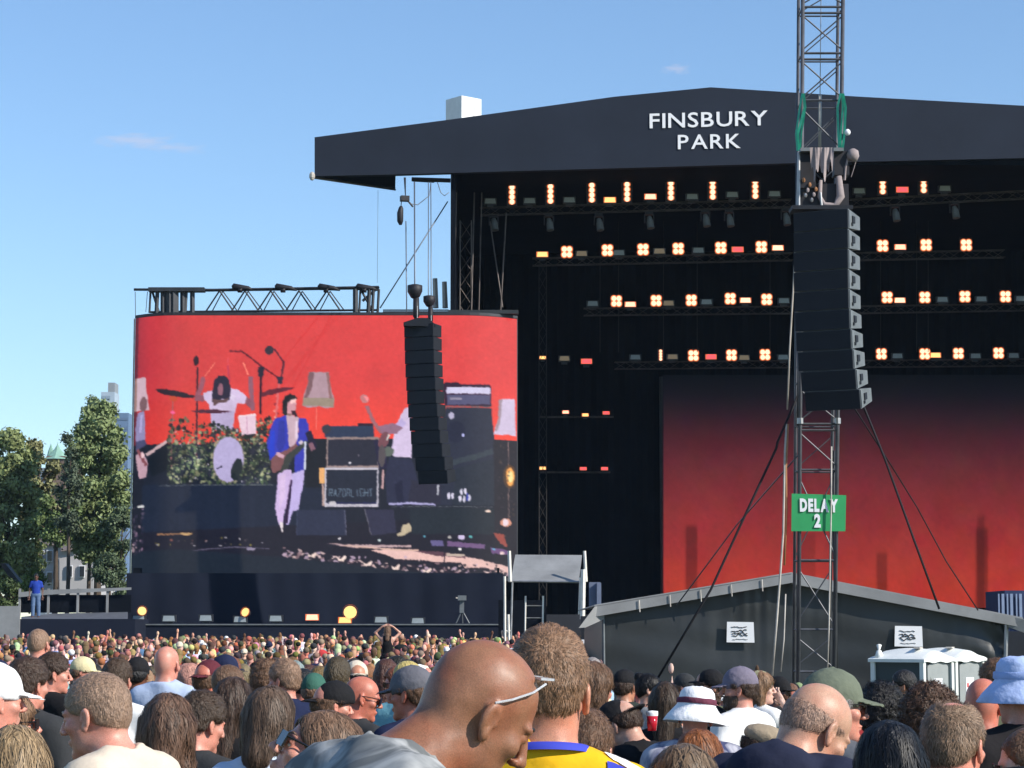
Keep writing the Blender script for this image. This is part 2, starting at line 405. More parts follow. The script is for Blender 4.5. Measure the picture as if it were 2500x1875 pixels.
def torso_fn(p, S, infl=0.0):
    fs = 0.9 if S.get('female') else 1.0; b = S.get('bulk', 1.0)
    d = ell(p, (0, 0.0, 1.27), (0.165 * fs * b + infl, 0.112 * b + infl, 0.20))
    d = smin(d, ell(p, (0, 0.012, 1.08), (0.148 * b * fs + infl, 0.108 * b + infl, 0.17)), 0.05)
    d = smin(d, ell(p, (0, -0.01, 0.95), (0.168 + infl, 0.12 + infl, 0.11)), 0.05)
    d = smin(d, cone(p, (-0.155 * fs, -0.01, 1.405), (0.155 * fs, -0.01, 1.405), 0.058 + infl, 0.058 + infl), 0.05)
    off = S.get('ho', (0, 0, 0))
    m = np.stack([np.abs(p[..., 0]), p[..., 1], p[..., 2]], -1)
    d = smin(d, cone(m, (0.02, -0.025 + off[1] * 0.3, 1.475 + off[2] * 0.5), (0.15 * fs, -0.012, 1.415), 0.042 * b + infl, 0.052 + infl), 0.04)
    if S.get('female'): d = smin(d, ell(m, (0.075, 0.085, 1.28), (0.06 + infl, 0.05 + infl, 0.06)), 0.03)
    return d
def make_body_fn(S):
    J, fs = spec_joints(S); R, piv, hc = head_frame(S); g = 0.9 if S.get('female') else 1.0
    hb = np.array((0, -0.018, 1.42), np.float32) + np.array(S.get('ho', (0, 0, 0)), np.float32) * 0.2
    def flat(p):
        d = np.full(len(p), 0.5, np.float32); z = p[:, 2]
        i = (z > 0.7) & (z < 1.66); d[i] = torso_fn(p[i], S)
        dh = p - hc; i = (np.abs(dh[:, 0]) < 0.19) & (np.abs(dh[:, 1]) < 0.22) & (dh[:, 2] > -0.33)
        q = dh[i] @ R
        if S.get('female'): q = q / np.float32(0.96)
        hd = skull_fn(q, S.get('female'), S.get('ears', True), S.get('heavy', 0.0))
        nk = cone(p[i], hb, piv + R @ np.array((0, -0.012, 0.045), np.float32), 0.066 * g * S.get('neck', 1.0), 0.054 * g * S.get('neck', 1.0))
        hn_ = smin(hd, nk, 0.022)
        if S.get('crease'):
            hn_ = hn_ + 0.0011 * vnoise(q, 34, 5) + 0.0005 * vnoise(q, 90, 8)
        d[i] = smin(d[i], hn_, 0.03)
        for sh, e, w, dr, side in J:
            i = (p[:, 0] * side > -0.08) & (z > min(sh[2], e[2], w[2]) - 0.2); pp = p[i]
            a = cone(pp, sh, e, 0.048 * g, 0.038 * g); a = smin(a, cone(pp, e, w, 0.041 * g, 0.026 * g), 0.015)
            a = smin(a, cone(pp, w, w + dr * 0.05, 0.026 * g, 0.028 * g), 0.015)
            d[i] = smin(d[i], a, 0.025)
        i = z < 1.08; pp = p[i]; m = np.stack([np.abs(pp[:, 0]), pp[:, 1], pp[:, 2]], -1)
        l = smin(cone(m, (0.088, -0.005, 0.90), (0.100, 0.01, 0.50), 0.088, 0.056), cone(m, (0.100, 0.01, 0.50), (0.110, -0.02, 0.08), 0.056, 0.038), 0.02)
        l = smin(l, cone(m, (0.110, -0.03, 0.045), (0.125, 0.15, 0.035), 0.042, 0.034), 0.02)
        d[i] = smin(d[i], l, 0.02)
        return d
    return lambda p: flat(p.reshape(-1, 3)).reshape(p.shape[:-1])
def make_shirt_fn(S):
    J, fs = spec_joints(S); g = 0.9 if S.get('female') else 1.0; sl = S.get('sleeve', 'short')
    loose = S.get('loose', 0.010)
    def fn(p):
        d = torso_fn(p, S, loose)
        o_ = S.get('ho', (0, 0, 0)); d = smin(d, cone(p, (0, -0.016, 1.40), (o_[0] * 0.5, -0.016 + o_[1] * 0.5, 1.485 + o_[2] * 0.6), 0.078 * g, 0.073 * g * S.get('neck', 1.0)), 0.03)
        for sh, e, w, dr, side in J:
            if sl == 'short':
                m = sh + (e - sh) * 0.66
                a = cone(p, sh, m, 0.050 * g + loose, 0.052 * g + loose * 1.3)
                n = (e - sh) / np.linalg.norm(e - sh); a = smax(a, ((p - m) @ n.astype(np.float32)) - 0.02, 0.006)
            elif sl == 'long':
                a = smin(cone(p, sh, e, 0.056 * g + loose, 0.047 * g + loose), cone(p, e, w, 0.047 * g + loose, 0.034 + loose * 0.8), 0.02)
            else: continue
            d = smin(d, a, 0.03)
        if sl == 'tank':
            m = np.stack([np.abs(p[..., 0]), p[..., 1], p[..., 2]], -1)
            d = smax(d, -ell(m, (0.215 * fs, 0.0, 1.38), (0.085, 0.2, 0.14)), 0.01)
        off = S.get('ho', (0, 0, 0))
        col = S.get('collar', 0.0)
        d = smax(d, -ell(p, (off[0] * 0.6, 0.022 + off[1] * 0.6, 1.572 + off[2] * 0.6 + col), (0.090, 0.115, 0.084)), 0.006)
        d = smax(d, 0.80 - p[..., 2], 0.01)
        if S.get('hood'):
            h = ell(p, (0, -0.095, 1.475), (0.13, 0.085, 0.075)); h = smin(h, ell(p, (0, -0.12, 1.44), (0.09, 0.06, 0.09)), 0.03)
            h = smax(h, -ell(p, (0, -0.02, 1.545), (0.085, 0.075, 0.08)), 0.02); d = smin(d, h, 0.02)
        wv = S.get('wr', 1.0)
        return d + wv * (0.0045 * vnoise(p * np.array((1, 1, 0.6), np.float32), 20, S.get('seed', 0)) + 0.0022 * vnoise(p * np.array((1, 1, 0.5), np.float32), 52, 3))
    return fn
def make_hair_fn(S):
    R, piv, hc = head_frame(S); kind = S['hair']; seed = S.get('seed', 0)
    def base(q, t, tall=0.0):
        d = ell(q, (0, -0.014, 0.036 + tall * 0.5), (0.0755 + t, 0.098 + t, 0.089 + t + tall * 0.5))
        return smin(d, ell(q, (0, -0.045, -0.008), (0.064 + t, 0.058 + t, 0.062 + t * 0.5)), 0.02)
    def fn(p):
        q = (p - hc) @ R
        if S.get('female'): q = q / 0.96
        m = np.stack([np.abs(q[..., 0]), q[..., 1], q[..., 2]], -1); x, y, z = m[..., 0], m[..., 1], m[..., 2]
        face = -ell(q, (0, 0.108, -0.035), (0.072, 0.085, 0.105))
        ear = -ell(m, (0.084, 0.002, -0.012), (0.022, 0.024, 0.036))
        if kind in ('short', 'buzz', 'thin', 'fade'):
            t = {'short': 0.013, 'buzz': 0.0045, 'thin': 0.007, 'fade': 0.010}[kind]
            d = base(q, t, 0.012 if kind in ('short', 'fade') else 0.0)
            if kind == 'fade': d = d + 0.007 * smooth(0.03, -0.03, z)
            d = smax(d, face, 0.008); d = smax(d, ear, 0.006)
            d = smax(d, (-0.068 + 0.62 * (y + 0.09)) - z, 0.012)
            if S.get('hat'): d = smax(d, z - 0.035, 0.01)
            if kind == 'thin': d = smax(d, -ell(q, (0, -0.03, 0.13), (0.045, 0.05, 0.035)), 0.01)
            a = {'short': 0.0045, 'buzz': 0.0008, 'thin': 0.002, 'fade': 0.003}[kind]
            d = d + a * vnoise(q, 60, seed) + a * 0.6 * vnoise(q, 130, seed + 1)
        elif kind == 'ring':      # a bald crown with clipped sides
            d = base(q, 0.003); d = smax(d, face, 0.008); d = smax(d, ear, 0.006)
            d = smax(d, z - 0.035, 0.02); d = smax(d, (-0.068 + 0.62 * (y + 0.09)) - z, 0.012)
        elif kind in ('long', 'wavy', 'bob'):
            L = {'long': 0.25, 'wavy': 0.24, 'bob': 0.13}[kind]
            d = base(q, 0.016, 0.008)
            d = smin(d, cone(q, (0, -0.055, 0.0), (0, -0.085, -L), 0.075, 0.060), 0.03)
            d = smin(d, cone(m, (0.055, -0.03, 0.02), (0.072, -0.03 + (0.03 if kind != 'bob' else 0), -L * 0.95), 0.045, 0.030), 0.03)
            d = smax(d, -ell(q, (0, 0.105, -0.045), (0.062, 0.090, 0.115)), 0.008)
            d = smax(d, -cone(q, (0, 0.10, -0.04), (0, 0.10, -0.4), 0.085, 0.085), 0.01)
            d = d + 0.005 * vnoise(q * np.array((1, 1, 0.25), np.float32), 70, seed) + (0.006 if kind == 'wavy' else 0.002) * vnoise(q, 38, seed + 2)
        elif kind == 'ponytail':
            d = base(q, 0.010); d = smax(d, face, 0.008); d = smax(d, (-0.068 + 0.62 * (y + 0.09)) - z, 0.012)
            d = smin(d, ell(q, (0, -0.115, 0.04), (0.022, 0.028, 0.022)), 0.01)
            d = smin(d, cone(q, (0, -0.13, 0.03), (0, -0.125, -0.17), 0.030, 0.014), 0.01)
            d = d + 0.002 * vnoise(q * np.array((1, 1, 0.3), np.float32), 90, seed)
        elif kind == 'bun':
            d = base(q, 0.009); d = smax(d, face, 0.008); d = smax(d, (-0.068 + 0.62 * (y + 0.09)) - z, 0.012)
            d = smin(d, ell(q, (0, -0.085, 0.105), (0.040, 0.040, 0.036)), 0.008) + 0.002 * vnoise(q, 90, seed)
        else:                      # curly, afro
            t = 0.034 if kind == 'curly' else 0.048
            d = base(q, t, 0.01)
            if kind == 'curly': d = smin(d, ell(q, (0, -0.05, -0.09), (0.105, 0.075, 0.11)), 0.03)
            d = smax(d, -ell(q, (0, 0.115, -0.05), (0.066, 0.085, 0.115)), 0.01)
            d = smax(d, -0.17 - z, 0.02)
            d = d + 0.008 * vnoise(q, 55, seed) + 0.006 * vnoise(q, 115, seed + 4)
        return d
    return fn
def head_post(S):
    R, piv, hc = head_frame(S); s = 0.97 if S.get('female') else 1.0
    return lambda V: (np.asarray(V) * s) @ R.T + hc
def cap_fn(q, backwards=False):
    if backwards: q = q * np.array((1, -1, 1), np.float32)
    d = ell(q, (0, -0.012, 0.042), (0.088, 0.110, 0.099))
    d = smax(d, 0.012 - 0.10 * q[..., 1] - q[..., 2], 0.004)
    d = d + 0.0015 * vnoise(q, 60, 1)
    z = q[..., 2] + 2.4 * q[..., 0] ** 2 + 0.22 * (q[..., 1] - 0.09)
    b = ell(np.stack([q[..., 0], q[..., 1], z], -1), (0, 0.100, 0.034), (0.072, 0.084, 0.006))
    b = smax(b, 0.06 - q[..., 1], 0.004)
    return smin(smin(d, b, 0.004), ell(q, (0, -0.012, 0.141), (0.009, 0.009, 0.005)), 0.002)
def flatcap_fn(q):
    d = ell(q, (0, 0.004, 0.066), (0.098, 0.125, 0.062)); d = smax(d, 0.022 - 0.05 * q[..., 1] - q[..., 2], 0.006)
    z = q[..., 2] + 1.6 * q[..., 0] ** 2 + 0.3 * (q[..., 1] - 0.09)
    b = ell(np.stack([q[..., 0], q[..., 1], z], -1), (0, 0.095, 0.034), (0.07, 0.05, 0.008))
    return smin(d, b, 0.006) + 0.002 * vnoise(q, 45, 2)
def beanie_fn(q):
    d = ell(q, (0, -0.016, 0.045), (0.087, 0.108, 0.102)); d = smax(d, 0.008 - 0.05 * q[..., 1] - q[..., 2], 0.008)
    return d + 0.0012 * vnoise(q, 90, 1)
def bucket_mb(wide=1.0):
    def wob(t, i): return 0.018 * sin(3 * t + i * 0.9) + 0.012 * sin(7 * t + i * 1.7) + 0.02 * sin(2 * t + 1) * (i > 4)
    pr = [(0.001, 0.137), (0.035, 0.137), (0.066, 0.128), (0.082, 0.108), (0.090, 0.070), (0.093, 0.045), (0.108 * wide, 0.026), (0.135 * wide, -0.004), (0.158 * wide, -0.036),
          (0.156 * wide, -0.039), (0.132 * wide, -0.009), (0.105 * wide, 0.020), (0.086, 0.04), (0.082, 0.05)]
    return MB().lathe(pr, (0, -0.006, 0.006), 40, 1.16, wob)

def hand_mb(w, d, side, size=1.0, curl=0.25):
    """palm, four unequal bent fingers and a thumb, joined to the wrist"""
    d = Vector(d).normalized(); n = Vector((0, -1, 0)); n = (n - d * n.dot(d))
    n = n.normalized() if n.length > 0.05 else Vector((1, 0, 0)); s = d.cross(n).normalized() * (1 if side > 0 else -1)
    W = Vector(w); mb = MB()
    mb.tube([W - d * 0.015, W + d * 0.02, W + d * 0.055, W + d * 0.095, W + d * 0.105], [0.024 * size, 0.030 * size, 0.036 * size, 0.034 * size, 0.010 * size], 8, False)
    for i, v in enumerate(mb.v):
        q = Vector(v) - W; mb.v[i] = tuple(W + q - n * q.dot(n) * 0.5)
    for k, ln in enumerate((0.070, 0.078, 0.072, 0.056)):
        o = (k - 1.5) * 0.0175 * size; b = W + d * 0.088 * size + s * o * 1.0; a = k * 0.1 + curl
        d1 = (d + s * o * 4 + n * -0.3 * a).normalized(); d2 = (d1 - n * a * 1.0).normalized(); d3 = (d2 - n * a * 1.3).normalized()
        p1 = b + d1 * ln * 0.45 * size; p2 = p1 + d2 * ln * 0.32 * size; p3 = p2 + d3 * ln * 0.23 * size
        mb.tube([b, p1, p2, p3, p3 + d3 * 0.004], [0.0098 * size, 0.0092 * size, 0.0083 * size, 0.0068 * size, 0.002], 6, False)
    b = W + d * 0.025 - s * 0.026; t1 = (d * 0.7 - s * 0.75 - n * 0.25).normalized(); t2 = (d - s * 0.25 - n * 0.4).normalized()
    mb.tube([b, b + t1 * 0.038 * size, b + t1 * 0.038 * size + t2 * 0.03 * size, b + t1 * 0.038 * size + t2 * 0.034 * size], [0.014, 0.0115, 0.009, 0.002], 6, False)
    return mb
def body_mesh(S, fine, coarse):
    J, fs = spec_joints(S); R, piv, hc = head_frame(S)
    pts = [j for a in J for j in (a[1], a[2], a[2] + a[3] * 0.06)] + [hc]
    lo = np.min(pts, 0) - 0.12; hi = np.max(pts, 0) + 0.12
    lo[0] = min(lo[0], -0.27); hi[0] = max(hi[0], 0.27); lo[1] = min(lo[1], -0.18); hi[1] = max(hi[1], 0.22); hi[2] = max(hi[2], hc[2] + 0.14)
    X = axis(lo[0], hi[0], hc[0] - 0.115, hc[0] + 0.115, fine, coarse); Y = axis(lo[1], hi[1], hc[1] - 0.135, hc[1] + 0.135, fine, coarse)
    Z = axis(-0.03, hi[2], hc[2] - 0.165, hc[2] + 0.14, fine, coarse * 1.7)
    me = nets(make_body_fn(S), X, Y, Z, 'person')
    V = verts_of(me); Q = quads_of(me); vs_, qs = [V], [Q]; n = len(V)
    for sh, e, w, dr, side in J:
        h = hand_mb(w + dr * 0.02, dr, side, 0.95 if S.get('female') else 1.05, S.get('curl', 0.3))
        vs_.append(np.array(h.v)); qs.append(np.array(h.f) + n); n += len(h.v)
    return np_mesh('person', np.concatenate(vs_), np.concatenate(qs))
def box_axes(lo, hi, h): return [np.arange(lo[i], hi[i] + h, h, dtype=np.float32) for i in range(3)]
def shirt_mesh(S, h):
    J, fs = spec_joints(S); pts = [j[1] for j in J] + ([j[2] for j in J] if S.get('sleeve') == 'long' else [])
    lo = np.minimum(np.min(pts, 0) - 0.09, (-0.28, -0.24, 0.78)); hi = np.maximum(np.max(pts, 0) + 0.09, (0.28, 0.2, 1.6)); lo[2] = 0.77
    return nets(make_shirt_fn(S), *box_axes(lo, hi, h), 'shirt')
def hair_mesh(S, h):
    R, piv, hc = head_frame(S); k = S['hair']
    dn = 0.36 if k in ('long', 'wavy') else (0.27 if k in ('bob', 'ponytail', 'curly') else 0.14); w = 0.17 if k in ('curly', 'afro') else 0.135
    return nets(make_hair_fn(S), *box_axes(hc - np.array((w + 0.02, 0.21, dn)), hc + np.array((w + 0.02, 0.19, 0.2)), h), 'hair')
def grad(fn, p, e=0.0015):
    g = np.stack([fn(p + np.array(v, np.float32)) - fn(p - np.array(v, np.float32)) for v in ((e, 0, 0), (0, e, 0), (0, 0, e))], -1)
    return g / (np.linalg.norm(g, axis=-1, keepdims=True) + 1e-9)
def strands(fn, me, n, length, steps, width, flow, out0=0.001, out1=0.006, wave=0.0, seed=0):
    rg = np.random.default_rng(seed); V = verts_of(me); p = V[rg.integers(0, len(V), n)] + rg.normal(0, 0.003, (n, 3)).astype(np.float32)
    ln = length * rg.uniform(0.55, 1.15, (n, 1)); jit = rg.normal(0, 0.22, (n, 3)); ph = rg.uniform(0, 6.28, (n, 1)); pts = []; nor = []; tan_ = []
    t0 = None
    for s in range(steps + 1):
        g = grad(fn, p.astype(np.float32)); f = fn(p.astype(np.float32))[:, None]
        p = p - g * (f - (out0 + (out1 - out0) * (s / steps) * rg.uniform(0.4, 1.2, (n, 1)) if s else f * 0 + out0))
        d = flow(p, g) + jit; t = d - g * (d * g).sum(-1, keepdims=True); t = t / (np.linalg.norm(t, axis=-1, keepdims=True) + 1e-6)
        if wave: side = np.cross(t, g); t = t + side * wave * np.sin(ph + s * 1.5); t = t / np.linalg.norm(t, axis=-1, keepdims=True)
        pts.append(p.copy()); nor.append(g); tan_.append(t); p = p + t * ln / steps
    W = []
    for s in range(steps + 1):
        sd = np.cross(tan_[s], nor[s]); sd /= (np.linalg.norm(sd, axis=-1, keepdims=True) + 1e-6); w = width * (1 - 0.75 * s / steps)
        W += [pts[s] - sd * w, pts[s] + sd * w]
    A = np.stack(W, 1).reshape(-1, 3); k = 2 * (steps + 1); b = np.arange(n)[:, None] * k
    Q = np.concatenate([np.concatenate([b + 2 * s, b + 2 * s + 1, b + 2 * s + 3, b + 2 * s + 2], 1) for s in range(steps)])
    m = np_mesh('hair_strand', A, Q); return m, np.repeat(rg.uniform(0, 1, n), k)
def flow_down(p, g): return np.stack([p[:, 0] * 0.5, -0.05 + 0 * p[:, 0], -1 + 0 * p[:, 0]], 1)
def make_flow_short(S):
    R, piv, hc = head_frame(S)
    def flow(p, g):
        q = (p - hc) @ R; top = smooth(0.0, 0.1, q[:, 2] + q[:, 1] * 0.3)[:, None]
        d = np.stack([q[:, 0] * 2, np.zeros(len(q)), np.full(len(q), -1.0)], 1) * (1 - top) + np.stack([q[:, 0] * 4, np.full(len(q), 0.9), np.full(len(q), 0.1)], 1) * top
        return d @ R.T
    return flow
TROUSERS = None
def trousers_mesh():
    global TROUSERS
    if TROUSERS is None:
        def fn(p):
            m = np.stack([np.abs(p[..., 0]), p[..., 1], p[..., 2]], -1)
            d = smin(cone(m, (0.088, -0.005, 0.90), (0.100, 0.01, 0.50), 0.105, 0.078), cone(m, (0.100, 0.01, 0.50), (0.110, -0.02, 0.09), 0.078, 0.066), 0.02)
            d = smin(d, ell(p, (0, -0.005, 0.93), (0.182, 0.135, 0.13)), 0.04); d = smax(d, p[..., 2] - 1.0, 0.01)
            return smax(d, 0.07 - p[..., 2], 0.005) + 0.004 * vnoise(p, 25, 2)
        TROUSERS = nets(fn, *box_axes((-0.26, -0.2, 0.04), (0.26, 0.22, 1.05), 0.022), 'trousers')
    return TROUSERS

def person(S, lod='crowd'):
    """one person: the body is the thing, hair and clothes are its children. Faces +Y, feet at z 0."""
    fine, coarse, sh, hh = {'hero': (0.0055, 0.034, 0.014, 0.0075), 'mid': (0.0092, 0.038, 0.024, 0.0108), 'crowd': (0.0155, 0.042, 0.038, 0.0165)}[lod]
    body = link('person', body_mesh(S, fine, coarse), SKIN); top = verts_of(body.data)[:, 2].max() if not (S.get('ar') in ('up', 'upwide') or S.get('al') in ('up', 'upwide')) else None
    R, piv, hc = head_frame(S)
    tops = [hc[2] + (R @ np.array((0, -0.012, 0.123)))[2]]
    sh_o = link('shirt', shirt_mesh(S, sh), S.get('shirtmat', CLOTH), body)
    tr = link('trousers', trousers_mesh(), DENIM, body)
    if S.get('hair') and S['hair'] != 'bald':
        hm = hair_mesh(S, hh); ho = link('hair', hm, HAIR, body)
        tops.append(verts_of(hm)[:, 2].max())
        if lod in ('hero', 'mid'):
            k = S['hair']; fn = make_hair_fn(S); q = 1.0 if lod == 'hero' else 0.5
            if k in ('long', 'wavy', 'bob'): m, shd = strands(fn, hm, int(2400 * q), 0.16, 5, 0.0018, flow_down, 0.001, 0.008, 0.35 if k == 'wavy' else 0.08, S.get('seed', 0))
            elif k in ('curly', 'afro'): m, shd = strands(fn, hm, int(4200 * q), 0.045, 3, 0.0018, lambda p, g: np.random.default_rng(1).normal(0, 1, p.shape), 0.001, 0.016, 0.9, S.get('seed', 0))
            elif k in ('ponytail', 'bun'): m, shd = strands(fn, hm, int(2200 * q), 0.06, 4, 0.0016, flow_down, 0.001, 0.003, 0.05, S.get('seed', 0))
            elif k == 'ring' or k == 'buzz': m, shd = strands(fn, hm, int(3500 * q), 0.007, 2, 0.0008, make_flow_short(S), 0.0005, 0.0025, 0.1, S.get('seed', 0))
            else: m, shd = strands(fn, hm, int(6500 * q), 0.013 if S.get('crop') else 0.020, 2, 0.0009, make_flow_short(S), 0.0005, 0.004 if S.get('crop') else 0.007, 0.45, S.get('seed', 0))
            set_shade(m, shd); sk_ = link('hair_strand', m, STRAND, ho); sk_['kind'] = 'stuff'
    hat = S.get('hat'); post = head_post(S); hx = {'hero': 0.0055, 'mid': 0.0075, 'crowd': 0.0115}[lod]
    if hat in ('cap', 'cap_back', 'flatcap', 'beanie'):
        f = {'cap': lambda q: cap_fn(q), 'cap_back': lambda q: cap_fn(q, True), 'flatcap': flatcap_fn, 'beanie': beanie_fn}[hat]
        me = nets(f, *box_axes((-0.115, -0.22, -0.01), (0.115, 0.22, 0.16), hx), 'cap', post)
        link({'cap': 'cap', 'cap_back': 'cap', 'flatcap': 'flat_cap', 'beanie': 'beanie'}[hat], me, CAPM, body); tops.append(verts_of(me)[:, 2].max())
    elif hat == 'bucket':
        mb = bucket_mb(); mb.v = [tuple(v) for v in post(mb.v)]; o = link('bucket_hat', mb.mesh('bucket_hat', True), CAPM, body); tops.append(max(v[2] for v in mb.v))
        bd = MB().lathe([(0.0945, 0.052), (0.097, 0.056), (0.096, 0.076), (0.0925, 0.079)], (0, -0.006, 0.006), 40, 1.16, lambda t, i: 0.018 * sin(3 * t + 4.5) + 0.012 * sin(7 * t + 8.5))
        bd.v = [tuple(v) for v in post(bd.v)]; b_ = link('hat_band', bd.mesh('hat_band', True), CAPM, o); b_['bandcol'] = 1
    if S.get('glasses'):
        gl = MB(); zc = 0.060 if S['glasses'] == 'forehead' else 0.006; yc = 0.092
        if S['glasses'] == 'forehead':
            for sx in (-1, 1): gl.box((sx * 0.030, 0.050, 0.112), (0.046, 0.004, 0.024), 0, radians(-58))
            for sx in (-1, 1): gl.tube([(sx * 0.053, 0.052, 0.104), (sx * 0.072, 0.036, 0.076), (sx * 0.082, 0.010, 0.044), (sx * 0.084, -0.012, 0.022)], 0.0021, 6)
        else:
            for sx in (-1, 1): gl.box((sx * 0.033, yc + 0.010, zc), (0.050, 0.006, 0.040), -sx * 0.2, 0.0)
            gl.box((0, yc + 0.014, zc + 0.010), (0.03, 0.005, 0.007))
            for sx in (-1, 1): gl.tube([(sx * 0.056, yc + 0.006, zc + 0.010), (sx * 0.075, 0.05, zc + 0.012), (sx * 0.083, -0.01, zc + 0.010)], 0.003, 5)
        gl.v = [tuple(v) for v in post(gl.v)]; link('sunglasses', gl.mesh('sunglasses'), S.get('glassmat', GLASSM), body)
    if S.get('face'):
        for sx in (-1, 1):
            if S['face'] == 1: e = MB().ball((sx * 0.031, 0.0735, 0.0035), 0.0120, 12, 8); e.v = [tuple(v) for v in post(e.v)]; eo = link('eye', e.mesh('eye', True), EYEM, body)
            if S['face'] == 1:
                i_ = MB().ball((sx * 0.031, 0.0830, 0.0030), (0.0052, 0.0035, 0.0052), 10, 6); i_.v = [tuple(v) for v in post(i_.v)]; link('iris', i_.mesh('iris', True), IRISM, eo)
            b = MB().tube([(sx * 0.012, 0.0905, 0.026), (sx * 0.030, 0.0870, 0.031), (sx * 0.048, 0.0735, 0.027)], [0.0035, 0.0042, 0.002], 6); b.v = [tuple(v) for v in post(b.v)]
            link('eyebrow', b.mesh('eyebrow', True), HAIR, body)
    if S.get('beard'):
        def bf(p):
            q = (p - hc) @ R; d = skull_fn(q, False, False) - 0.006; d = smax(d, q[..., 2] + 0.035, 0.01); d = smax(d, 0.0 - q[..., 1], 0.02)
            return smax(d, -ell(q, (0, 0.1, -0.062), (0.018, 0.03, 0.006)), 0.004) + 0.001 * vnoise(q, 120)
        link('beard', nets(bf, *box_axes(hc - 0.16, hc + 0.13, 0.008 if lod == 'crowd' else 0.005), 'beard'), HAIR, body)
    body['topz'] = float(max(tops)); body['hcx'] = float(hc[0]); body['hcy'] = float(hc[1])
    return body
def dress(o, skin, shirt, hair, trousers=(0.03, 0.035, 0.06), hat=(0.02, 0.02, 0.02), band=(0.2, 0.03, 0.04)):
    o.color = (*skin, 1)
    for c in o.children:
        n = c.name.split('.')[0]
        c.color = (*{'shirt': shirt, 'trousers': trousers, 'hair': hair, 'beard': hair, 'eyebrow': hair}.get(n, hat), 1)
        for g in c.children: g.color = (*(band if g.name.startswith('hat_band') else hair), 1)
def place(o, px, py, Y, face=0.0, lean=0.0, hmax=None):
    """put person o so that the head is at photo column px, its top at row py, at depth Y; face = degrees turned right from the stage"""
    p = P(px, py, Y); g = gz(Y); s = (p.z - g) / o['topz']
    a = -radians(face); hx, hy = o['hcx'] * s, o['hcy'] * s
    o.scale = (s, s, s); o.rotation_euler = (0, 0, a)
    o.location = (p.x - (hx * cos(a) - hy * sin(a)), Y - (hx * sin(a) + hy * cos(a)), g)
    return s
def surf_ribbon(fn, path, w, off=0.002, n=24, across=6):
    """a ribbon laid on an implicit surface along path (3d points)"""
    path = np.array(path, float); seg = np.r_[0, np.cumsum(np.linalg.norm(np.diff(path, axis=0), axis=1))]; t = np.linspace(0, seg[-1], n)
    C = np.stack([np.interp(t, seg, path[:, i]) for i in range(3)], 1).astype(np.float32)
    for _ in range(3): g = grad(fn, C); C = C - g * fn(C)[:, None]
    T = np.gradient(C, axis=0); T /= np.linalg.norm(T, axis=1, keepdims=True); g = grad(fn, C); sd = np.cross(T, g); rows = []
    for k in range(across + 1):
        q = (C + sd * w * (k / across - 0.5)).astype(np.float32)
        for _ in range(3): gg = grad(fn, q); q = q - gg * (fn(q)[:, None] - off)
        rows.append(q)
    V = np.concatenate(rows); i, k = np.meshgrid(np.arange(n - 1), np.arange(across), indexing='ij'); a = (k * n + i).ravel()
    return np_mesh('stripe', V, np.stack([a, a + 1, a + n + 1, a + n], 1))
# ------------------------------------------------------------ materials of the setting
EX = 2 ** -vs.exposure
M_NAVY = mat('navy_scrim', (0.0165, 0.0225, 0.038), rough=0.8, var=0.16, vscale=0.30, bump=0.9, bscale=0.55, spec=0.2)
M_SKIRT = mat('black_skirt', (0.012, 0.016, 0.030), rough=0.9, var=0.18, vscale=0.5, bump=0.3, bscale=1.2, spec=0.12)
M_BLACK = mat('black_drape', (0.006, 0.008, 0.013), rough=0.95, var=0.3, vscale=0.4, spec=0.05)
M_DECK = mat('stage_deck', (0.02, 0.022, 0.03), rough=0.8, var=0.2, vscale=1.0)
M_STEEL = mat('dark_steel', (0.035, 0.038, 0.045), rough=0.5, metal=0.3, var=0.3, vscale=2.0)
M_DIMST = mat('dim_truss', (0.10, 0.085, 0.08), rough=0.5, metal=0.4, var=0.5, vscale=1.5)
M_ALU = mat('aluminium', (0.34, 0.34, 0.35), rough=0.42, metal=0.75, var=0.25, vscale=4.0)
M_MAST = mat('mast_steel', (0.085, 0.09, 0.105), rough=0.5, metal=0.35, var=0.35, vscale=3.0, bump=0.1)
M_WHITE = mat('white_pvc', (0.78, 0.78, 0.76), rough=0.55, var=0.08, vscale=2.5, bump=0.3, bscale=2.5)
M_LETTER = mat('white_print', (0.75, 0.76, 0.80), rough=0.7, var=0.03)
M_GREY = mat('grey_pvc', (0.23, 0.235, 0.24), rough=0.5, var=0.22, vscale=1.2, bump=0.35, bscale=1.6)
M_TENT = mat('black_tent_pvc', (0.023, 0.026, 0.028), rough=0.45, var=0.25, vscale=0.9, bump=0.5, bscale=2.2, spec=0.5)
M_CAB = mat('speaker_black', (0.010, 0.013, 0.020), rough=0.7, var=0.2, vscale=2.0, bump=0.2, bscale=60, spec=0.3)
M_CABS = mat('speaker_side', (0.13, 0.145, 0.155), rough=0.55, var=0.3, vscale=3.0, spec=0.4)  # speaker sides paler than the front, sunlight put into the grey
M_GREEN = mat('green_banner', (0.025, 0.30, 0.10), rough=0.6, var=0.10, vscale=1.5, bump=0.15, bscale=4)
M_STRAP = mat('green_strap', (0.05, 0.42, 0.27), rough=0.6, var=0.3, vscale=6)
M_ROPE = mat('black_rope', (0.008, 0.008, 0.012), rough=0.8, var=0.2)
M_CABLE = mat('pale_cable', (0.45, 0.42, 0.38), rough=0.6, var=0.35, vscale=2.5)
M_ORANGE = mat('orange_cable', (0.35, 0.16, 0.07), rough=0.6, var=0.3, vscale=2.5)
M_BAG = mat('pink_grey_canvas', (0.30, 0.25, 0.25), rough=0.85, var=0.3, vscale=3.0, bump=0.6, bscale=6)
M_MOTOR = mat('motor_black', (0.014, 0.013, 0.018), rough=0.6, var=0.3, vscale=4)
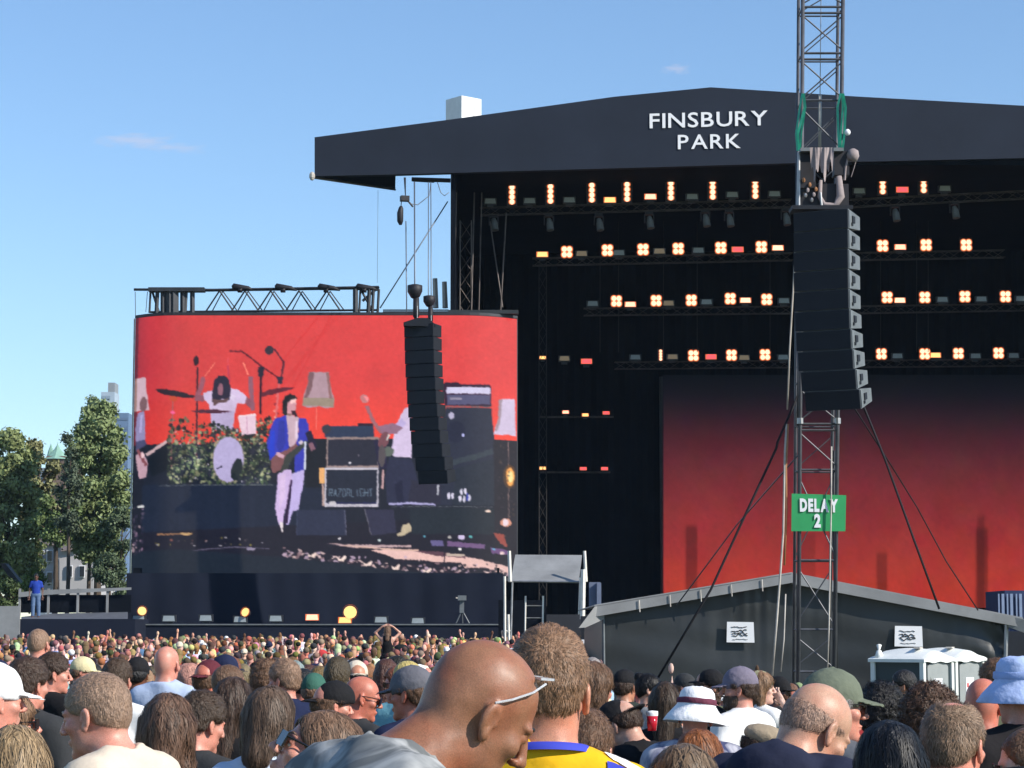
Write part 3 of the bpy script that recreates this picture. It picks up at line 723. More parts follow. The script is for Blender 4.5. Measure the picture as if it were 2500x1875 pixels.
M_GRASS = mat('grass', (0.06, 0.085, 0.028), rough=0.95, var=0.4, vscale=0.6, bump=0.6, bscale=8, var2=((0.13, 0.11, 0.05), 0.15, 0.45, 0.7))
M_PAPER = mat('white_paper', (0.74, 0.75, 0.78), rough=0.7, var=0.04)
M_INK = mat('black_ink', (0.03, 0.03, 0.035), rough=0.8, var=0.1)
def emis(name, c, s):
    return mat(name, (0.01, 0.01, 0.01), rough=0.6, var=0, emit=c, estr=s, spec=0.2)
E_WARM = emis('lamp_warm', (1.0, 0.68, 0.43), 1.35); E_HALO = emis('lamp_halo', (1.0, 0.20, 0.05), 0.75); E_YEL = emis('lamp_yellow', (1.0, 0.58, 0.20), 1.3)  # orange glow round lit lamps, put into self-lit rims and discs
E_RED = emis('lamp_red', (1.0, 0.10, 0.12), 1.1); E_SALM = emis('lamp_salmon', (1.0, 0.42, 0.28), 1.8); E_DIM = emis('lamp_dim', (0.55, 0.45, 0.30), 0.22)
M_LENS = mat('lamp_lens_off', (0.30, 0.34, 0.36), rough=0.3, var=0.15, vscale=8)

# ------------------------------------------------------------ ground
ys = np.r_[np.arange(-60, 0, 10), np.arange(0, 110, 2.0), np.arange(110, 400, 40), np.arange(400, 8001, 1900)]; xs = np.r_[-8000, -2500, -700, np.arange(-150, 151, 10), 700, 2500, 8000]
GV = [(x, y, gz(y) + (0.0 if abs(x) > 200 or y > 110 else 0.03 * sin(x * 0.7) * cos(y * 0.4))) for y in ys for x in xs]; nx_ = len(xs)
GQ = [(j * nx_ + i, j * nx_ + i + 1, (j + 1) * nx_ + i + 1, (j + 1) * nx_ + i) for j in range(len(ys) - 1) for i in range(nx_ - 1)]
tag(link('ground', np_mesh('ground', GV, GQ), M_GRASS), 'trodden park grass under the crowd', kind='structure')

# ------------------------------------------------------------ trusses
def lattice(mb, a, b, w, n, r=0.025, up=Vector((0, 0, 1)), braces=True, chords=True):
    a = Vector(a); b = Vector(b); d = (b - a).normalized(); s = d.cross(up).normalized() * w / 2; u = s.cross(d).normalized() * w / 2
    cs = [s + u, s - u, -s - u, -s + u]
    if chords:
        for c in cs: mb.tube([a + c, b + c], r, 5)
    if braces:
        for i in range(n):
            p = a + (b - a) * i / n; q = a + (b - a) * (i + 1) / n
            for k in range(4):
                c0, c1 = cs[k], cs[(k + 1) % 4]
                if (i + k) % 2: c0, c1 = c1, c0
                mb.tube([p + c0, q + c1], r * 0.55, 4)
    return mb
def truss(name, a, b, w, n, m, r=0.03):
    t = empty(name, a)
    x = lattice(MB(), a, b, w, n, r, braces=False); x.build('chord', m, t).matrix_parent_inverse = Matrix.Translation(-Vector(a))
    x = lattice(MB(), a, b, w, n, r, chords=False); x.build('brace', m, t).matrix_parent_inverse = Matrix.Translation(-Vector(a))
    return t
def at(px, py, Y): return P(px, py, Y)

# ------------------------------------------------------------ main stage
YF = 98.0
stage = empty('festival_stage', (P(1735, 1540, YF).x, YF, gz(YF)))
inv = Matrix.Translation(-stage.location)
def spart(mb, name, m, parent=None, smoothed=False):
    o = mb.build(name, m, parent or stage, smoothed)
    if parent is None: o.matrix_parent_inverse = inv
    return o
tag(stage, 'huge black open air stage whose roof banner reads FINSBURY PARK', 'stage')
fas = [P(768, 335, YF), P(768, 430, YF), P(968, 426, YF), P(1500, 411, YF), P(1950, 398, YF), P(2500, 386, YF), P(2780, 382, YF), P(2780, 292, YF), P(2500, 258, YF), P(2100, 236, YF), P(1735, 213, YF), P(1500, 236, YF), P(1090, 293, YF)]
banner = spart(MB().prism(fas, (0, 0.35, 0)), 'roof_banner', M_NAVY)
rf = MB()
b0 = [P(1100, 300, YF + .36), P(1735, 222, YF + .36), P(2690, 292, YF + .36), P(2690, 352, YF + .36), P(2960, 300, YF + .36), P(2960, 402, YF + .36), P(1500, 405, YF + .36), P(1100, 420, YF + .36)]
spart(rf.prism(b0, (0, 24, 0)), 'roof', M_BLACK)
wing = MB(); A, B, C = P(768, 432, YF + .38), P(966, 427, YF + .38), P(965, 461, YF + 3.4)
wing.prism([A, B, C], (0, 0, 0.12)); spart(wing, 'wing_soffit', M_BLACK)
spart(MB().tube([P(766, 434, YF + .2), P(965, 463, YF + 3.3)], 0.055, 5).tube([P(766, 428, YF + .2), P(965, 458, YF + 3.3)], 0.03, 5), 'soffit_rail', M_ALU)
spart(MB().ball(P(762, 430, YF), (0.13, 0.13, 0.2), 8, 5), 'corner_fitting', M_CABLE)
spart(MB().tube([P(1005, 438, YF + 1.2), P(1100, 441, YF + 1.2)], 0.10, 5).tube([P(1008, 441, YF + 1.2), P(1060, 444, YF + 1.4)], 0.05, 5), 'roof_beam', M_STEEL)
# text: one mesh per letter
def glyph(ch, ext=0.02, bold=0.0):
    cu = bpy.data.curves.new('letter', 'FONT'); cu.body = ch; cu.size = 1.0; cu.extrude = ext; cu.offset = bold; cu.resolution_u = 3
    ob = bpy.data.objects.new('letter', cu); COL.objects.link(ob)
    me = bpy.data.meshes.new_from_object(ob.evaluated_get(bpy.context.evaluated_depsgraph_get())); bpy.data.objects.remove(ob)
    return me
def letters(text, p0, p1, capx, Y, m, parent, pinv, bold=0.03, sx=None, ext=0.02):
    """text between pixel points p0 and p1 (baseline ends), cap height capx pixels, at depth Y"""
    a, b = P(*p0, Y), P(*p1, Y); h = capx * Y / F; gs = [glyph(c, ext, bold) for c in text]; ws = []
    for g in gs:
        v = verts_of(g); ws.append((v[:, 0].min(), v[:, 0].max(), v[:, 1].max()))
    caph = verts_of(glyph('H'))[:, 1].max(); k = h / caph; gap = 0.11
    total = sum(w[1] - w[0] for w in ws) + gap * (len(ws) - 1); L = (b - a).length; kx = L / total; x = 0; d = (b - a).normalized(); up = Vector((0, 0, 1))
    for ci, (g, w) in enumerate(zip(gs, ws)):
        if text[ci] in 'YA' and len(text) > 5: x -= 0.05 * kx
        v = verts_of(g); out = [a + d * float((q[0] - w[0]) * kx + x) + up * float(q[1] * k) - Vector((0, 1, 0)) * float(q[2] * 1.0) for q in v]
        g.vertices.foreach_set('co', np.array([tuple(o) for o in out], np.float32).ravel()); g.update()
        o = link('letter', g, m, parent); o.matrix_parent_inverse = pinv; x += (w[1] - w[0] + gap) * kx
letters('FINSBURY', (1586, 313), (1877, 305), 36, YF - 0.022, M_LETTER, banner, Matrix(), 0.010)
letters('PARK', (1655, 364), (1808, 361), 35, YF - 0.022, M_LETTER, banner, Matrix(), 0.010)
# drapes, deck, back wall
XL, XR = P(1098, 900, 98.5).x, P(2640, 900, 121).x; ZT = P(1300, 420, YF + .4).z; ZD = P(1500, 1500, 99).z
spart(MB().box(((XL + 0.12), 110, (ZT + ZD) / 2), (0.2, 23, ZT - ZD)), 'side_drape', M_BLACK)
spart(MB().box((XR, 110, (ZT + ZD) / 2), (0.2, 23, ZT - ZD)), 'side_drape', M_BLACK)
bw = MB(); nb = 110; z0, z1 = ZD, ZT + 2.5      # pleated backcloth
for i in range(nb):
    x0 = XL + (XR - XL) * i / nb; x1 = XL + (XR - XL) * (i + 1) / nb; ya = 121 + 0.12 * (i % 2); yb = 121 + 0.12 * ((i + 1) % 2)
    bw.quad((x0, ya, z0), (x1, yb, z0), (x1, yb, z1), (x0, ya, z1))
spart(bw, 'backcloth', M_BLACK)
spart(MB().box(((XL + XR) / 2, 110, (ZD + gz(99)) / 2), (XR - XL, 23, ZD - gz(99) - 0.01)), 'deck', M_DECK)
for i, (px, w) in enumerate(((1106, 0.06), (1150, 0.05), (1168, 0.05))):
    spart(MB().tube([P(px + 8, 470, 99.6 + i * .8), P(px, 790, 99.6 + i * .8)], 0.035, 5), 'scaffold_pole', M_DIMST)
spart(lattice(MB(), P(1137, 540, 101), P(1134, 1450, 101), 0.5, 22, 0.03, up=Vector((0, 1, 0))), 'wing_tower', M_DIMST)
spart(MB().tube([P(1196, 540, 101), P(1227, 750, 101)], 0.03, 5).tube([P(1236, 520, 101), P(1222, 760, 101)], 0.035, 5), 'brace_wire', M_DIMST)
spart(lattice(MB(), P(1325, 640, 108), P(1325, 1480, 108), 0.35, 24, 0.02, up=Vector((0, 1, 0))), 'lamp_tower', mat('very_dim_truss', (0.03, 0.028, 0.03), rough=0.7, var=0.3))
for px in (1465, 1510, 1620, 1702, 1880, 2150, 2238, 2266):
    spart(MB().tube([P(px, 520, 112), P(px, 860, 112)], 0.018, 4), 'drop_wire', mat('very_dim_truss'))
# stage LED wall: dark at the top, red below, faint skyline shapes
def emis_attr(name, k):
    m = bpy.data.materials.new(name); m.use_nodes = True; b = m.node_tree.nodes['Principled BSDF']
    a = m.node_tree.nodes.new('ShaderNodeVertexColor'); a.layer_name = 'paint'; m.node_tree.links.new(a.outputs['Color'], b.inputs['Emission Color'])
    b.inputs['Emission Strength'].default_value = k; b.inputs['Base Color'].default_value = (0.012, 0.012, 0.014, 1); b.inputs['Roughness'].default_value = 0.7; b.inputs['Specular IOR Level'].default_value = 0.15
    return m
M_LED = emis_attr('led_wall', EX)
def nz2(x, y, s, seed):
    g = np.random.default_rng(seed).normal(0, 1, (64, 64)); x = (x / s) % 63; y = (y / s) % 63
    i = np.floor(x).astype(int); j = np.floor(y).astype(int); fx = x - i; fy = y - j; fx = fx * fx * (3 - 2 * fx); fy = fy * fy * (3 - 2 * fy)
    i2, j2 = (i + 1) % 64, (j + 1) % 64
    return (g[i, j] * (1 - fx) + g[i2, j] * fx) * (1 - fy) + (g[i, j2] * (1 - fx) + g[i2, j2] * fx) * fy
def s2la(a): a = np.clip(a, 0, 255) / 255.0; return np.where(a <= 0.04045, a / 12.92, ((a + 0.055) / 1.055) ** 2.4)
gx, gy = np.meshgrid(np.linspace(1618, 2620, 220), np.linspace(915, 1484, 120), indexing='ij')
ky = [915, 960, 1010, 1070, 1130, 1190, 1260, 1340, 1400, 1450, 1484]
cr = [(3, 6, 12), (18, 14, 23), (44, 22, 31), (76, 29, 37), (102, 38, 45), (122, 42, 47), (142, 46, 48), (163, 52, 48), (176, 56, 46), (184, 57, 43), (178, 55, 43)]
c = np.stack([np.interp(gy, ky, [q[k] for q in cr]) for k in range(3)], -1)
c *= (0.98 + 0.02 * nz2(gx, gy, 70, 1) + 0.015 * nz2(gx, gy * 0.8, 26, 2) + 0.02 * nz2(gx, gy, 9, 3) + 0.015 * nz2(gx, gy, 4, 4))[..., None]; c[..., 1] *= 1 + 0.05 * nz2(gx, gy, 33, 12); c[..., 2] *= 1 + 0.04 * nz2(gx, gy, 27, 13)
c[..., 0] *= 1 - 0.10 * smooth(2050, 2450, gx) * smooth(1300, 1000, gy)
for (x0, x1, y0, k) in ((1674, 1702, 1284, 0.72), (1945, 1990, 1300, 0.86), (2140, 2166, 1350, 0.74), (2382, 2412, 1290, 0.74), (2386, 2404, 1258, 0.8)):
    c *= (1 - (1 - k) * smooth(x0 - 4, x0 + 4, gx) * smooth(x1 + 4, x1 - 4, gx) * smooth(y0 - 8, y0 + 8, gy))[..., None]
c = c * smooth(1616, 1621, gx)[..., None] + np.array((8, 14, 26)) * (1 - smooth(1616, 1621, gx))[..., None]
V = [tuple(P(x, y, 119.5)) for x, y in zip(gx.ravel(), gy.ravel())]; nj = gx.shape[1]; i, j = np.meshgrid(np.arange(gx.shape[0] - 1), np.arange(nj - 1), indexing='ij'); a = (i * nj + j).ravel()
me = np_mesh('led_wall', V, np.stack([a, a + 1, a + nj + 1, a + nj], 1), False); set_color(me, s2la(c.reshape(-1, 3)))
wall = link('led_wall', me, M_LED, stage); wall.matrix_parent_inverse = inv
spart(MB().box(P(2119, 1200, 119.9), (21.6, 0.3, 12.0)), 'led_frame', M_STEEL)

# ------------------------------------------------------------ lamps on the stage
def disc(mb, c, rx, rz, n=12, y=0.0):
    b = len(mb.v)
    for k in range(n): mb.v.append((c[0] + rx * cos(2 * pi * k / n), c[1] + y, c[2] + rz * sin(2 * pi * k / n)))
    mb.f.append(tuple(range(b, b + n))); return mb
def housing(w, h, d=0.22):
    return MB().box((0, d / 2 + 0.012, 0), (w, d, h)).tube([(-w / 2 - 0.02, 0.1, 0), (-w / 2 - 0.02, 0.1, h / 2 + 0.1), (w / 2 + 0.02, 0.1, h / 2 + 0.1), (w / 2 + 0.02, 0.1, 0)], 0.014, 4)
PROTO = {}
def lamp_proto(kind):
    if kind in PROTO: return PROTO[kind].copy(), True
def make_lamp(kind):
    r = empty({'strip': 'strip_light', 'quad': 'blinder_light', 'bar': 'wash_light', 'bulb': 'flood_light'}[kind.split('_')[0]])
    if kind == 'strip':
        housing(0.46, 0.98).build('housing', M_STEEL, r)
        for k in range(4):
            z = -0.33 + 0.22 * k; o = disc(MB(), (0, 0, z), 0.165, 0.135, 14, 0.006).build('halo_disc', E_HALO, r); disc(MB(), (0, 0, z), 0.112, 0.118, 12, -0.002).build('lamp_cell', E_WARM, o)  # outer disc glows itself, for the orange halo of the cell
    elif kind == 'quad':
        housing(0.62, 0.62).build('housing', M_STEEL, r)
        for k in range(4):
            x = (-0.14, 0.14)[k % 2]; z = (-0.15, 0.15)[k // 2]
            o = disc(MB(), (x, 0, z), 0.20, 0.205, 14, 0.006).build('halo_disc', E_HALO, r); disc(MB(), (x, 0, z), 0.142, 0.150, 10, -0.002).build('lamp_cell', E_WARM, o)
    else:
        k = kind.split('_')[1]; w, h = (0.50, 0.22)
        MB().box((0, 0.12, 0.0), (w + 0.08, 0.22, h + 0.08)).build('housing', M_STEEL, r)
        MB().box((0, 0.17, -0.21), (0.3, 0.16, 0.12)).build('yoke', M_STEEL, r)
        lens = {'off': M_LENS, 'lit': E_WARM, 'yel': E_YEL, 'red': E_RED, 'salm': E_SALM, 'dim': E_DIM}[k]
        if k not in ('off', 'dim'):
            MB().box((0, 0.0, 0), (w + 0.05, 0.02, h + 0.03)).build('halo_plate', E_HALO, r)  # self-lit edge, imitates the glow round the lens
        MB().prism([(-w / 2, -0.014, -h / 2), (w / 2, -0.014, -h / 2), (w / 2 * 0.86, -0.014, h / 2), (-w / 2 * 0.86, -0.014, h / 2)], (0, 0.01, 0)).build('lens', lens, r)
    r['proto'] = kind; return r
def lamp(kind, px, py, Y, label, group, s=1.0):
    if kind in PROTO: r = copy_tree(PROTO[kind])
    else: r = make_lamp(kind); PROTO[kind] = r
    r.location = P(px, py, Y); r.scale = (s, 1, s); tag(r, label, 'light', group); return r
KN = {'strip': 'glowing tall four cell lamp', 'quad': 'glowing square four cell blinder', 'bar_off': 'unlit pale wash lamp', 'bar_lit': 'cream glowing wash lamp', 'bar_yel': 'yellow glowing wash lamp',
      'bar_red': 'pink red glowing wash lamp', 'bar_salm': 'salmon glowing wash lamp', 'bar_dim': 'faint brownish wash lamp'}
ROWS = [
 ('top lighting truss', 102.0, 'lamps on the top lighting truss', [(1197, 491, 'bar_off'), (1250, 475, 'strip'), (1293, 490, 'bar_off'), (1344, 473, 'strip'), (1390, 488, 'bar_off'), (1445, 470, 'strip'), (1489, 488, 'bar_yel'), (1531, 468, 'strip'), (1588, 480, 'bar_salm'),
   (1638, 465, 'strip'), (1690, 480, 'bar_off'), (1740, 463, 'strip'), (1788, 475, 'bar_off'), (1844, 461, 'strip'), (1891, 473, 'bar_off'), (2098, 466, 'bar_off'), (2155, 450, 'strip'), (2203, 463, 'bar_red'), (2255, 447, 'strip'), (2307, 460, 'bar_off')]),
 ('second lighting truss', 106.0, 'lamps on the second lighting truss', [(1324, 621, 'bar_yel'), (1384, 615, 'quad'), (1420, 619, 'bar_dim'), (1483, 611, 'quad'), (1511, 617, 'bar_off'), (1570, 609, 'quad'), (1610, 613, 'bar_dim'), (1656, 607, 'quad'), (1705, 611, 'bar_off'),
   (1760, 605, 'quad'), (1801, 609, 'bar_red'), (1859, 603, 'quad'), (1899, 605, 'bar_lit'), (2155, 600, 'quad'), (2198, 603, 'bar_salm'), (2261, 598, 'quad'), (2359, 598, 'quad')]),
 ('third lighting truss', 110.0, 'lamps on the third lighting truss', [(1447, 741, 'bar_off'), (1505, 735, 'quad'), (1539, 743, 'bar_salm'), (1602, 734, 'quad'), (1632, 740, 'bar_dim'), (1688, 733, 'quad'), (1725, 737, 'bar_off'), (1783, 729, 'quad'), (1820, 733, 'bar_lit'),
   (1872, 731, 'quad'), (1914, 734, 'bar_off'), (2166, 726, 'quad'), (2197, 733, 'bar_lit'), (2258, 726, 'quad'), (2301, 731, 'bar_off'), (2356, 724, 'quad'), (2396, 730, 'bar_off'), (2455, 724, 'quad'), (2493, 729, 'bar_off')]),
 ('lowest lighting truss', 114.0, 'lamps on the lowest lighting truss', [(1378, 875, 'bar_dim'), (1432, 882, 'bar_red'), (1551, 872, 'bar_off'), (1613, 867, 'strip'), (1642, 871, 'bar_dim'), (1693, 868, 'quad'), (1736, 871, 'bar_red'), (1786, 867, 'quad'), (1817, 873, 'bar_dim'),
   (1868, 866, 'quad'), (1912, 872, 'bar_off'), (2152, 864, 'quad'), (2191, 869, 'bar_off'), (2258, 864, 'quad'), (2284, 867, 'bar_yel'), (2340, 863, 'quad'), (2382, 869, 'bar_off'), (2438, 862, 'quad'), (2475, 868, 'bar_off')])]
for rname, Y, grp, items in ROWS:
    cnt = {}
    for (px, py, k) in items:
        cnt[k] = cnt.get(k, 0) + 1
        s = 0.62 if (k == 'strip' and Y > 110) else (0.85 if k == 'quad' else 1.0)
        side = '' if px < 1940 else ', right of the speaker tower'
        if px >= 1940: cnt[k + 'r'] = cnt.get(k + 'r', 0) + 1
        n = cnt[k + 'r'] if px >= 1940 else cnt[k]
        lamp(k, px, py, Y, f"{KN[k]}, {ORD[n - 1]} right of the speaker tower on {rname.replace(' lighting', '')}" if side else f"{KN[k]}, {ORD[n - 1]} such from the left on {rname.replace(' lighting', '')}", grp, s)
for (a, b, Y, lab) in (((1172, 517), (1932, 497), 102.25, 'dark top lighting truss hung under the roof banner'), ((1300, 640), (1935, 627), 106.25, 'dark second lighting truss left of the speaker tower'),
        ((1425, 762), (1930, 757), 110.25, 'dark third lighting truss left of the speaker tower'), ((1500, 893), (1930, 889), 114.25, 'dark lowest lighting truss just above the red screen'),
        ((2075, 497), (2620, 470), 102.25, 'dark top lighting truss right of the speaker tower'), ((2075, 627), (2452, 620), 106.25, 'dark second lighting truss ending right of the speaker tower'),
        ((2075, 757), (2620, 748), 110.25, 'dark third lighting truss right of the speaker tower'), ((2075, 889), (2620, 884), 114.25, 'dark lowest truss right of the speaker tower')):
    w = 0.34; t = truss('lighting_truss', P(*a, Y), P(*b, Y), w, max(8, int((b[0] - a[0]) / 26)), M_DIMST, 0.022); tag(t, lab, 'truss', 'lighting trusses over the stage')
# lamps on the two dim side ladders
for n, (px, py, k) in enumerate(((1325, 873, 'bar_yel'), (1381, 1006, 'bar_salm'), (1429, 1013, 'bar_yel'), (1480, 1008, 'bar_red'), (1325, 1143, 'bar_yel'), (1424, 1144, 'bar_red'), (1476, 1144, 'bar_red'))):
    lamp(k, px, py, 113, ['lone small yellow lamp right of the band screen, level with the lowest truss', 'salmon lamp, left of the upper short row between the screens', 'yellow lamp, middle of the upper short row between the screens', 'pink red lamp, right of the upper short row between the screens',
        'yellow lamp, left of the lower short row between the screens', 'pink red lamp, middle of the lower short row between the screens', 'pink red lamp, right of the lower short row between the screens'][n], 'lamps on the side ladders', 0.62)
tag(MB().tube([P(1318, 1018, 113.3), P(1498, 1018, 113.3)], 0.05, 5).build('lamp_bar', M_DIMST), 'thin dark bar under the upper short row of side lamps', 'bar')
tag(MB().tube([P(1318, 1153, 113.3), P(1490, 1153, 113.3)], 0.05, 5).build('lamp_bar', M_DIMST), 'thin dark bar under the lower short row of side lamps', 'bar')
# moving heads hanging under the top truss
MH = []
for i, (px, py) in enumerate(((1205, 545), (1340, 545), (1462, 545), (1585, 540), (1722, 535), (1780, 535), (1918, 532), (2185, 522), (2330, 515))):
    if i == 0:
        r = empty('moving_head_light'); MB().box((0, 0, 0.35), (0.34, 0.3, 0.14)).build('base', M_MOTOR, r)
        MB().box((-0.2, 0, 0.12), (0.05, 0.12, 0.4)).box((0.2, 0, 0.12), (0.05, 0.12, 0.4)).build('yoke', M_MOTOR, r)
        MB().tube([(0, 0.05, 0.2), (0.03, -0.03, 0.0), (0.07, -0.09, -0.34)], [0.10, 0.15, 0.17], 10).build('head', M_CABS, r); MH.append(r)
    else: r = copy_tree(MH[0])
    r.location = P(px, py, 102.25); tag(r, f'grey moving head lamp hanging below the top truss, {ORD[i]} from the left', 'light', 'moving heads under the top truss')

# ------------------------------------------------------------ white box, cables and motors by the roof
wb_ = MB(); cb = P(1131, 262, 105.2)
rzb = radians(40); wbx = empty('roof_box', (cb.x, 105.9, P(1131, 298, 105).z)); tag(wbx, 'white fabric covered box standing on the left slope of the stage roof', 'box')
o = MB().box((0, 0, 0.62), (1.18, 1.18, 1.3)).build('cover', M_WHITE, wbx); o.rotation_euler = (0, 0, rzb)
for k in range(7):
    o2 = MB().tube([(0.60, -0.5 + k * 0.17, 1.24), (0.602, -0.52 + k * 0.17 + 0.03 * sin(k * 2.1), 0.0)], [0.016, 0.045], 5).build('fold', M_WHITE, wbx); o2.rotation_euler = (0, 0, rzb)
o2 = MB().tube([(0.25, -0.602, 1.24), (0.1, -0.602, 0.0)], [0.01, 0.05], 5).build('fold', M_WHITE, wbx); o2.rotation_euler = (0, 0, rzb)
def cable(pts, r, m, lab, cat='cable', group=None, name='cable'):
    return tag(MB().tube([P(*p) if len(p) == 3 else p for p in pts], r, 5).build(name, m, None, True), lab, cat, group)
M_TCAB = mat('thin_steel_wire', (0.16, 0.19, 0.24), rough=0.5, metal=0.4, var=0.1)
cable([(1012, 445, 98), (1013, 700, 92)], 0.035, M_TCAB, 'thick hoist cable down from the roof to the left speaker motor')
cable([(1046, 445, 98), (1046, 725, 92)], 0.022, M_TCAB, 'first thin cable beside the thick hoist cable')
cable([(1052, 445, 98), (1053, 722, 92)], 0.022, M_TCAB, 'second thin cable, right of the thick hoist cable')
cable([(991, 540, 96), (993, 762, 94)], 0.026, M_TCAB, 'thin cable below the black pod, left of the thick hoist cable')
cable([(1093, 492, 99), (928, 752, 98.5)], 0.03, M_TCAB, 'diagonal guy wire from the stage side down to the band screen truss')
cable([(1052, 448, 98), (1048, 478, 98), (1020, 500, 97), (1000, 497, 96)], 0.02, M_TCAB, 'slack curved cable looping to the hanging junction box')
cable([(1068, 445, 98), (1076, 470, 98), (1085, 478, 98), (1096, 470, 98)], 0.02, M_TCAB, 'small slack cable loop against the sky beside the black drape')
cable([(923, 465, 99), (921, 690, 99)], 0.008, M_TCAB, 'hair thin wire left of the hoist cables')
jb = empty('hanging_junction_box', P(988, 485, 96)); tag(jb, 'small dark junction box hanging under the stage roof', 'box')
MB().box((0, 0, 0), (0.35, 0.3, 0.22), 0.3).build('box', M_MOTOR, jb); MB().tube([(0.03, 0, 0.1), (0.0, 0, 0.9)], [0.02, 0.05], 5).build('hook', M_MOTOR, jb); MB().tube([(0.1, 0, -0.05), (0.35, 0, -0.35)], 0.04, 5).build('lug', M_MOTOR, jb)
tag(MB().tube([P(979, 503, 96), P(979, 508, 96), P(977, 520, 96), P(977, 540, 96), P(978, 549, 96)], [0.05, 0.1, 0.135, 0.13, 0.06], 12).tube([P(980, 492, 96), P(979, 505, 96)], 0.02, 5).build('chain_bag', M_MOTOR, None, True), 'black sausage shaped chain bag hanging under the junction box', 'bag')
for i, (px, py, Y, s) in enumerate(((1013, 715, 92, 1.0), (1048, 738, 92, 0.8))):
    r = empty('chain_hoist', P(px, py, Y)); tag(r, ['larger left black chain hoist above the black speaker column', 'smaller right black chain hoist above the black speaker column'][i], 'hoist', 'chain hoists above the speaker column')
    MB().tube([(0, 0, 0.34 * s), (0, 0, 0.30 * s), (0, 0, 0.05 * s), (0.02, 0, -0.18 * s), (0.03, 0, -0.22 * s)], [0.15 * s, 0.30 * s, 0.30 * s, 0.18 * s, 0.10 * s], 12).build('motor_body', M_MOTOR, r, True)
    MB().tube([(0.05, 0, -0.2 * s), (0.05, 0, -0.95 * s), (0.0, 0, -1.05 * s)], [0.12 * s, 0.13 * s, 0.03], 8).build('chain_bag', M_MOTOR, r, True)
    MB().tube([(0.1 * s, -0.1, -0.55), (0.1 * s, -0.1, -1.25)], 0.02, 5).build('chain', M_ALU, r)
# ------------------------------------------------------------ left speaker column (hung, curving backwards at the bottom)
def array(name, label, pts, Y, W, D, yaw, n, face_m, side_m, back=0.0, gap=0.03, det=False):
    """pts: pixel (x, y) of the front face centre down the column"""
    r = empty(name, P(pts[0][0], pts[0][1], Y)); tag(r, label, 'loudspeaker')
    base = r.location.copy(); ys_ = np.linspace(pts[0][1], pts[-1][1], n + 1)
    xs_ = np.interp(ys_, [p[1] for p in pts], [p[0] for p in pts])
    for k in range(n):
        a = P(xs_[k], ys_[k], Y); b = P(xs_[k + 1], ys_[k + 1], Y); h = (a - b).length - gap
        pit = (k / n) ** 3 * back
        o = MB()
        n0 = 0; f = 0.68 if det else 0.90   # cabinets taper to the rear
        o.v = [(-W/2, 0, -h/2), (W/2, 0, -h/2), (W/2, 0, h/2), (-W/2, 0, h/2), (-W/2, D, -h/2 * f), (W/2, D, -h/2 * f), (W/2, D, h/2 * f), (-W/2, D, h/2 * f)]
        o.f = [(0, 1, 2, 3), (7, 6, 5, 4), (0, 4, 5, 1), (3, 2, 6, 7)]
        c = o.build('cabinet', side_m, r); me = c.data
        for sx in (-1, 1):
            sd = MB(); sd.v = [(sx * W/2, 0, -h/2), (sx * W/2, D, -h/2*f), (sx * W/2, D, h/2*f), (sx * W/2, 0, h/2)]; sd.f = [(0, 1, 2, 3) if sx > 0 else (3, 2, 1, 0)]
            sd.build('side_panel', side_m, c)
        MB().box((0, -0.012, 0), (W * 0.985, 0.02, h * 0.96)).build('grille', face_m, c)
        if det:
            MB().box((W/2 + 0.008, D * 0.42, h * 0.05), (0.02, 0.13, h * 0.34)).box((W/2 + 0.008, D * 0.30, -h * 0.22), (0.02, 0.06, 0.05)).build('handle', M_CAB, c)
            MB().box((W/2 + 0.006, 0.03, 0), (0.02, 0.035, h * 0.9)).build('rigging_bar', M_CABS, c)
        m = (a + b) / 2 - base; c.location = m; c.rotation_euler = (pit, 0, yaw)
        if k < n - 1: MB().box((0, D * 0.5, -h / 2), (W * 0.86, 0.16, 0.34)).build('link_plate', face_m, c)
    return r
pa = array('line_array_speaker', 'long black speaker column hanging in front of the band screen', [(1022, 790), (1024, 880), (1030, 980), (1040, 1080), (1060, 1182)], 92, 1.30, 0.75, radians(-24), 12, M_CAB, M_CAB, 0.22, 0.02)
tag(MB().prism([P(985, 787, 91.8), P(1018, 776, 91.8), P(1045, 776, 91.8), P(1063, 792, 91.8), P(1063, 797, 91.8), P(985, 795, 91.8)], (0, 0.8, 0)).build('flying_frame', M_CAB), 'black lifting frame on top of the black speaker column', 'frame')
cable([(1013, 755, 92), (1016, 780, 92)], 0.03, M_ALU, 'short steel link between left hoist and speaker frame')

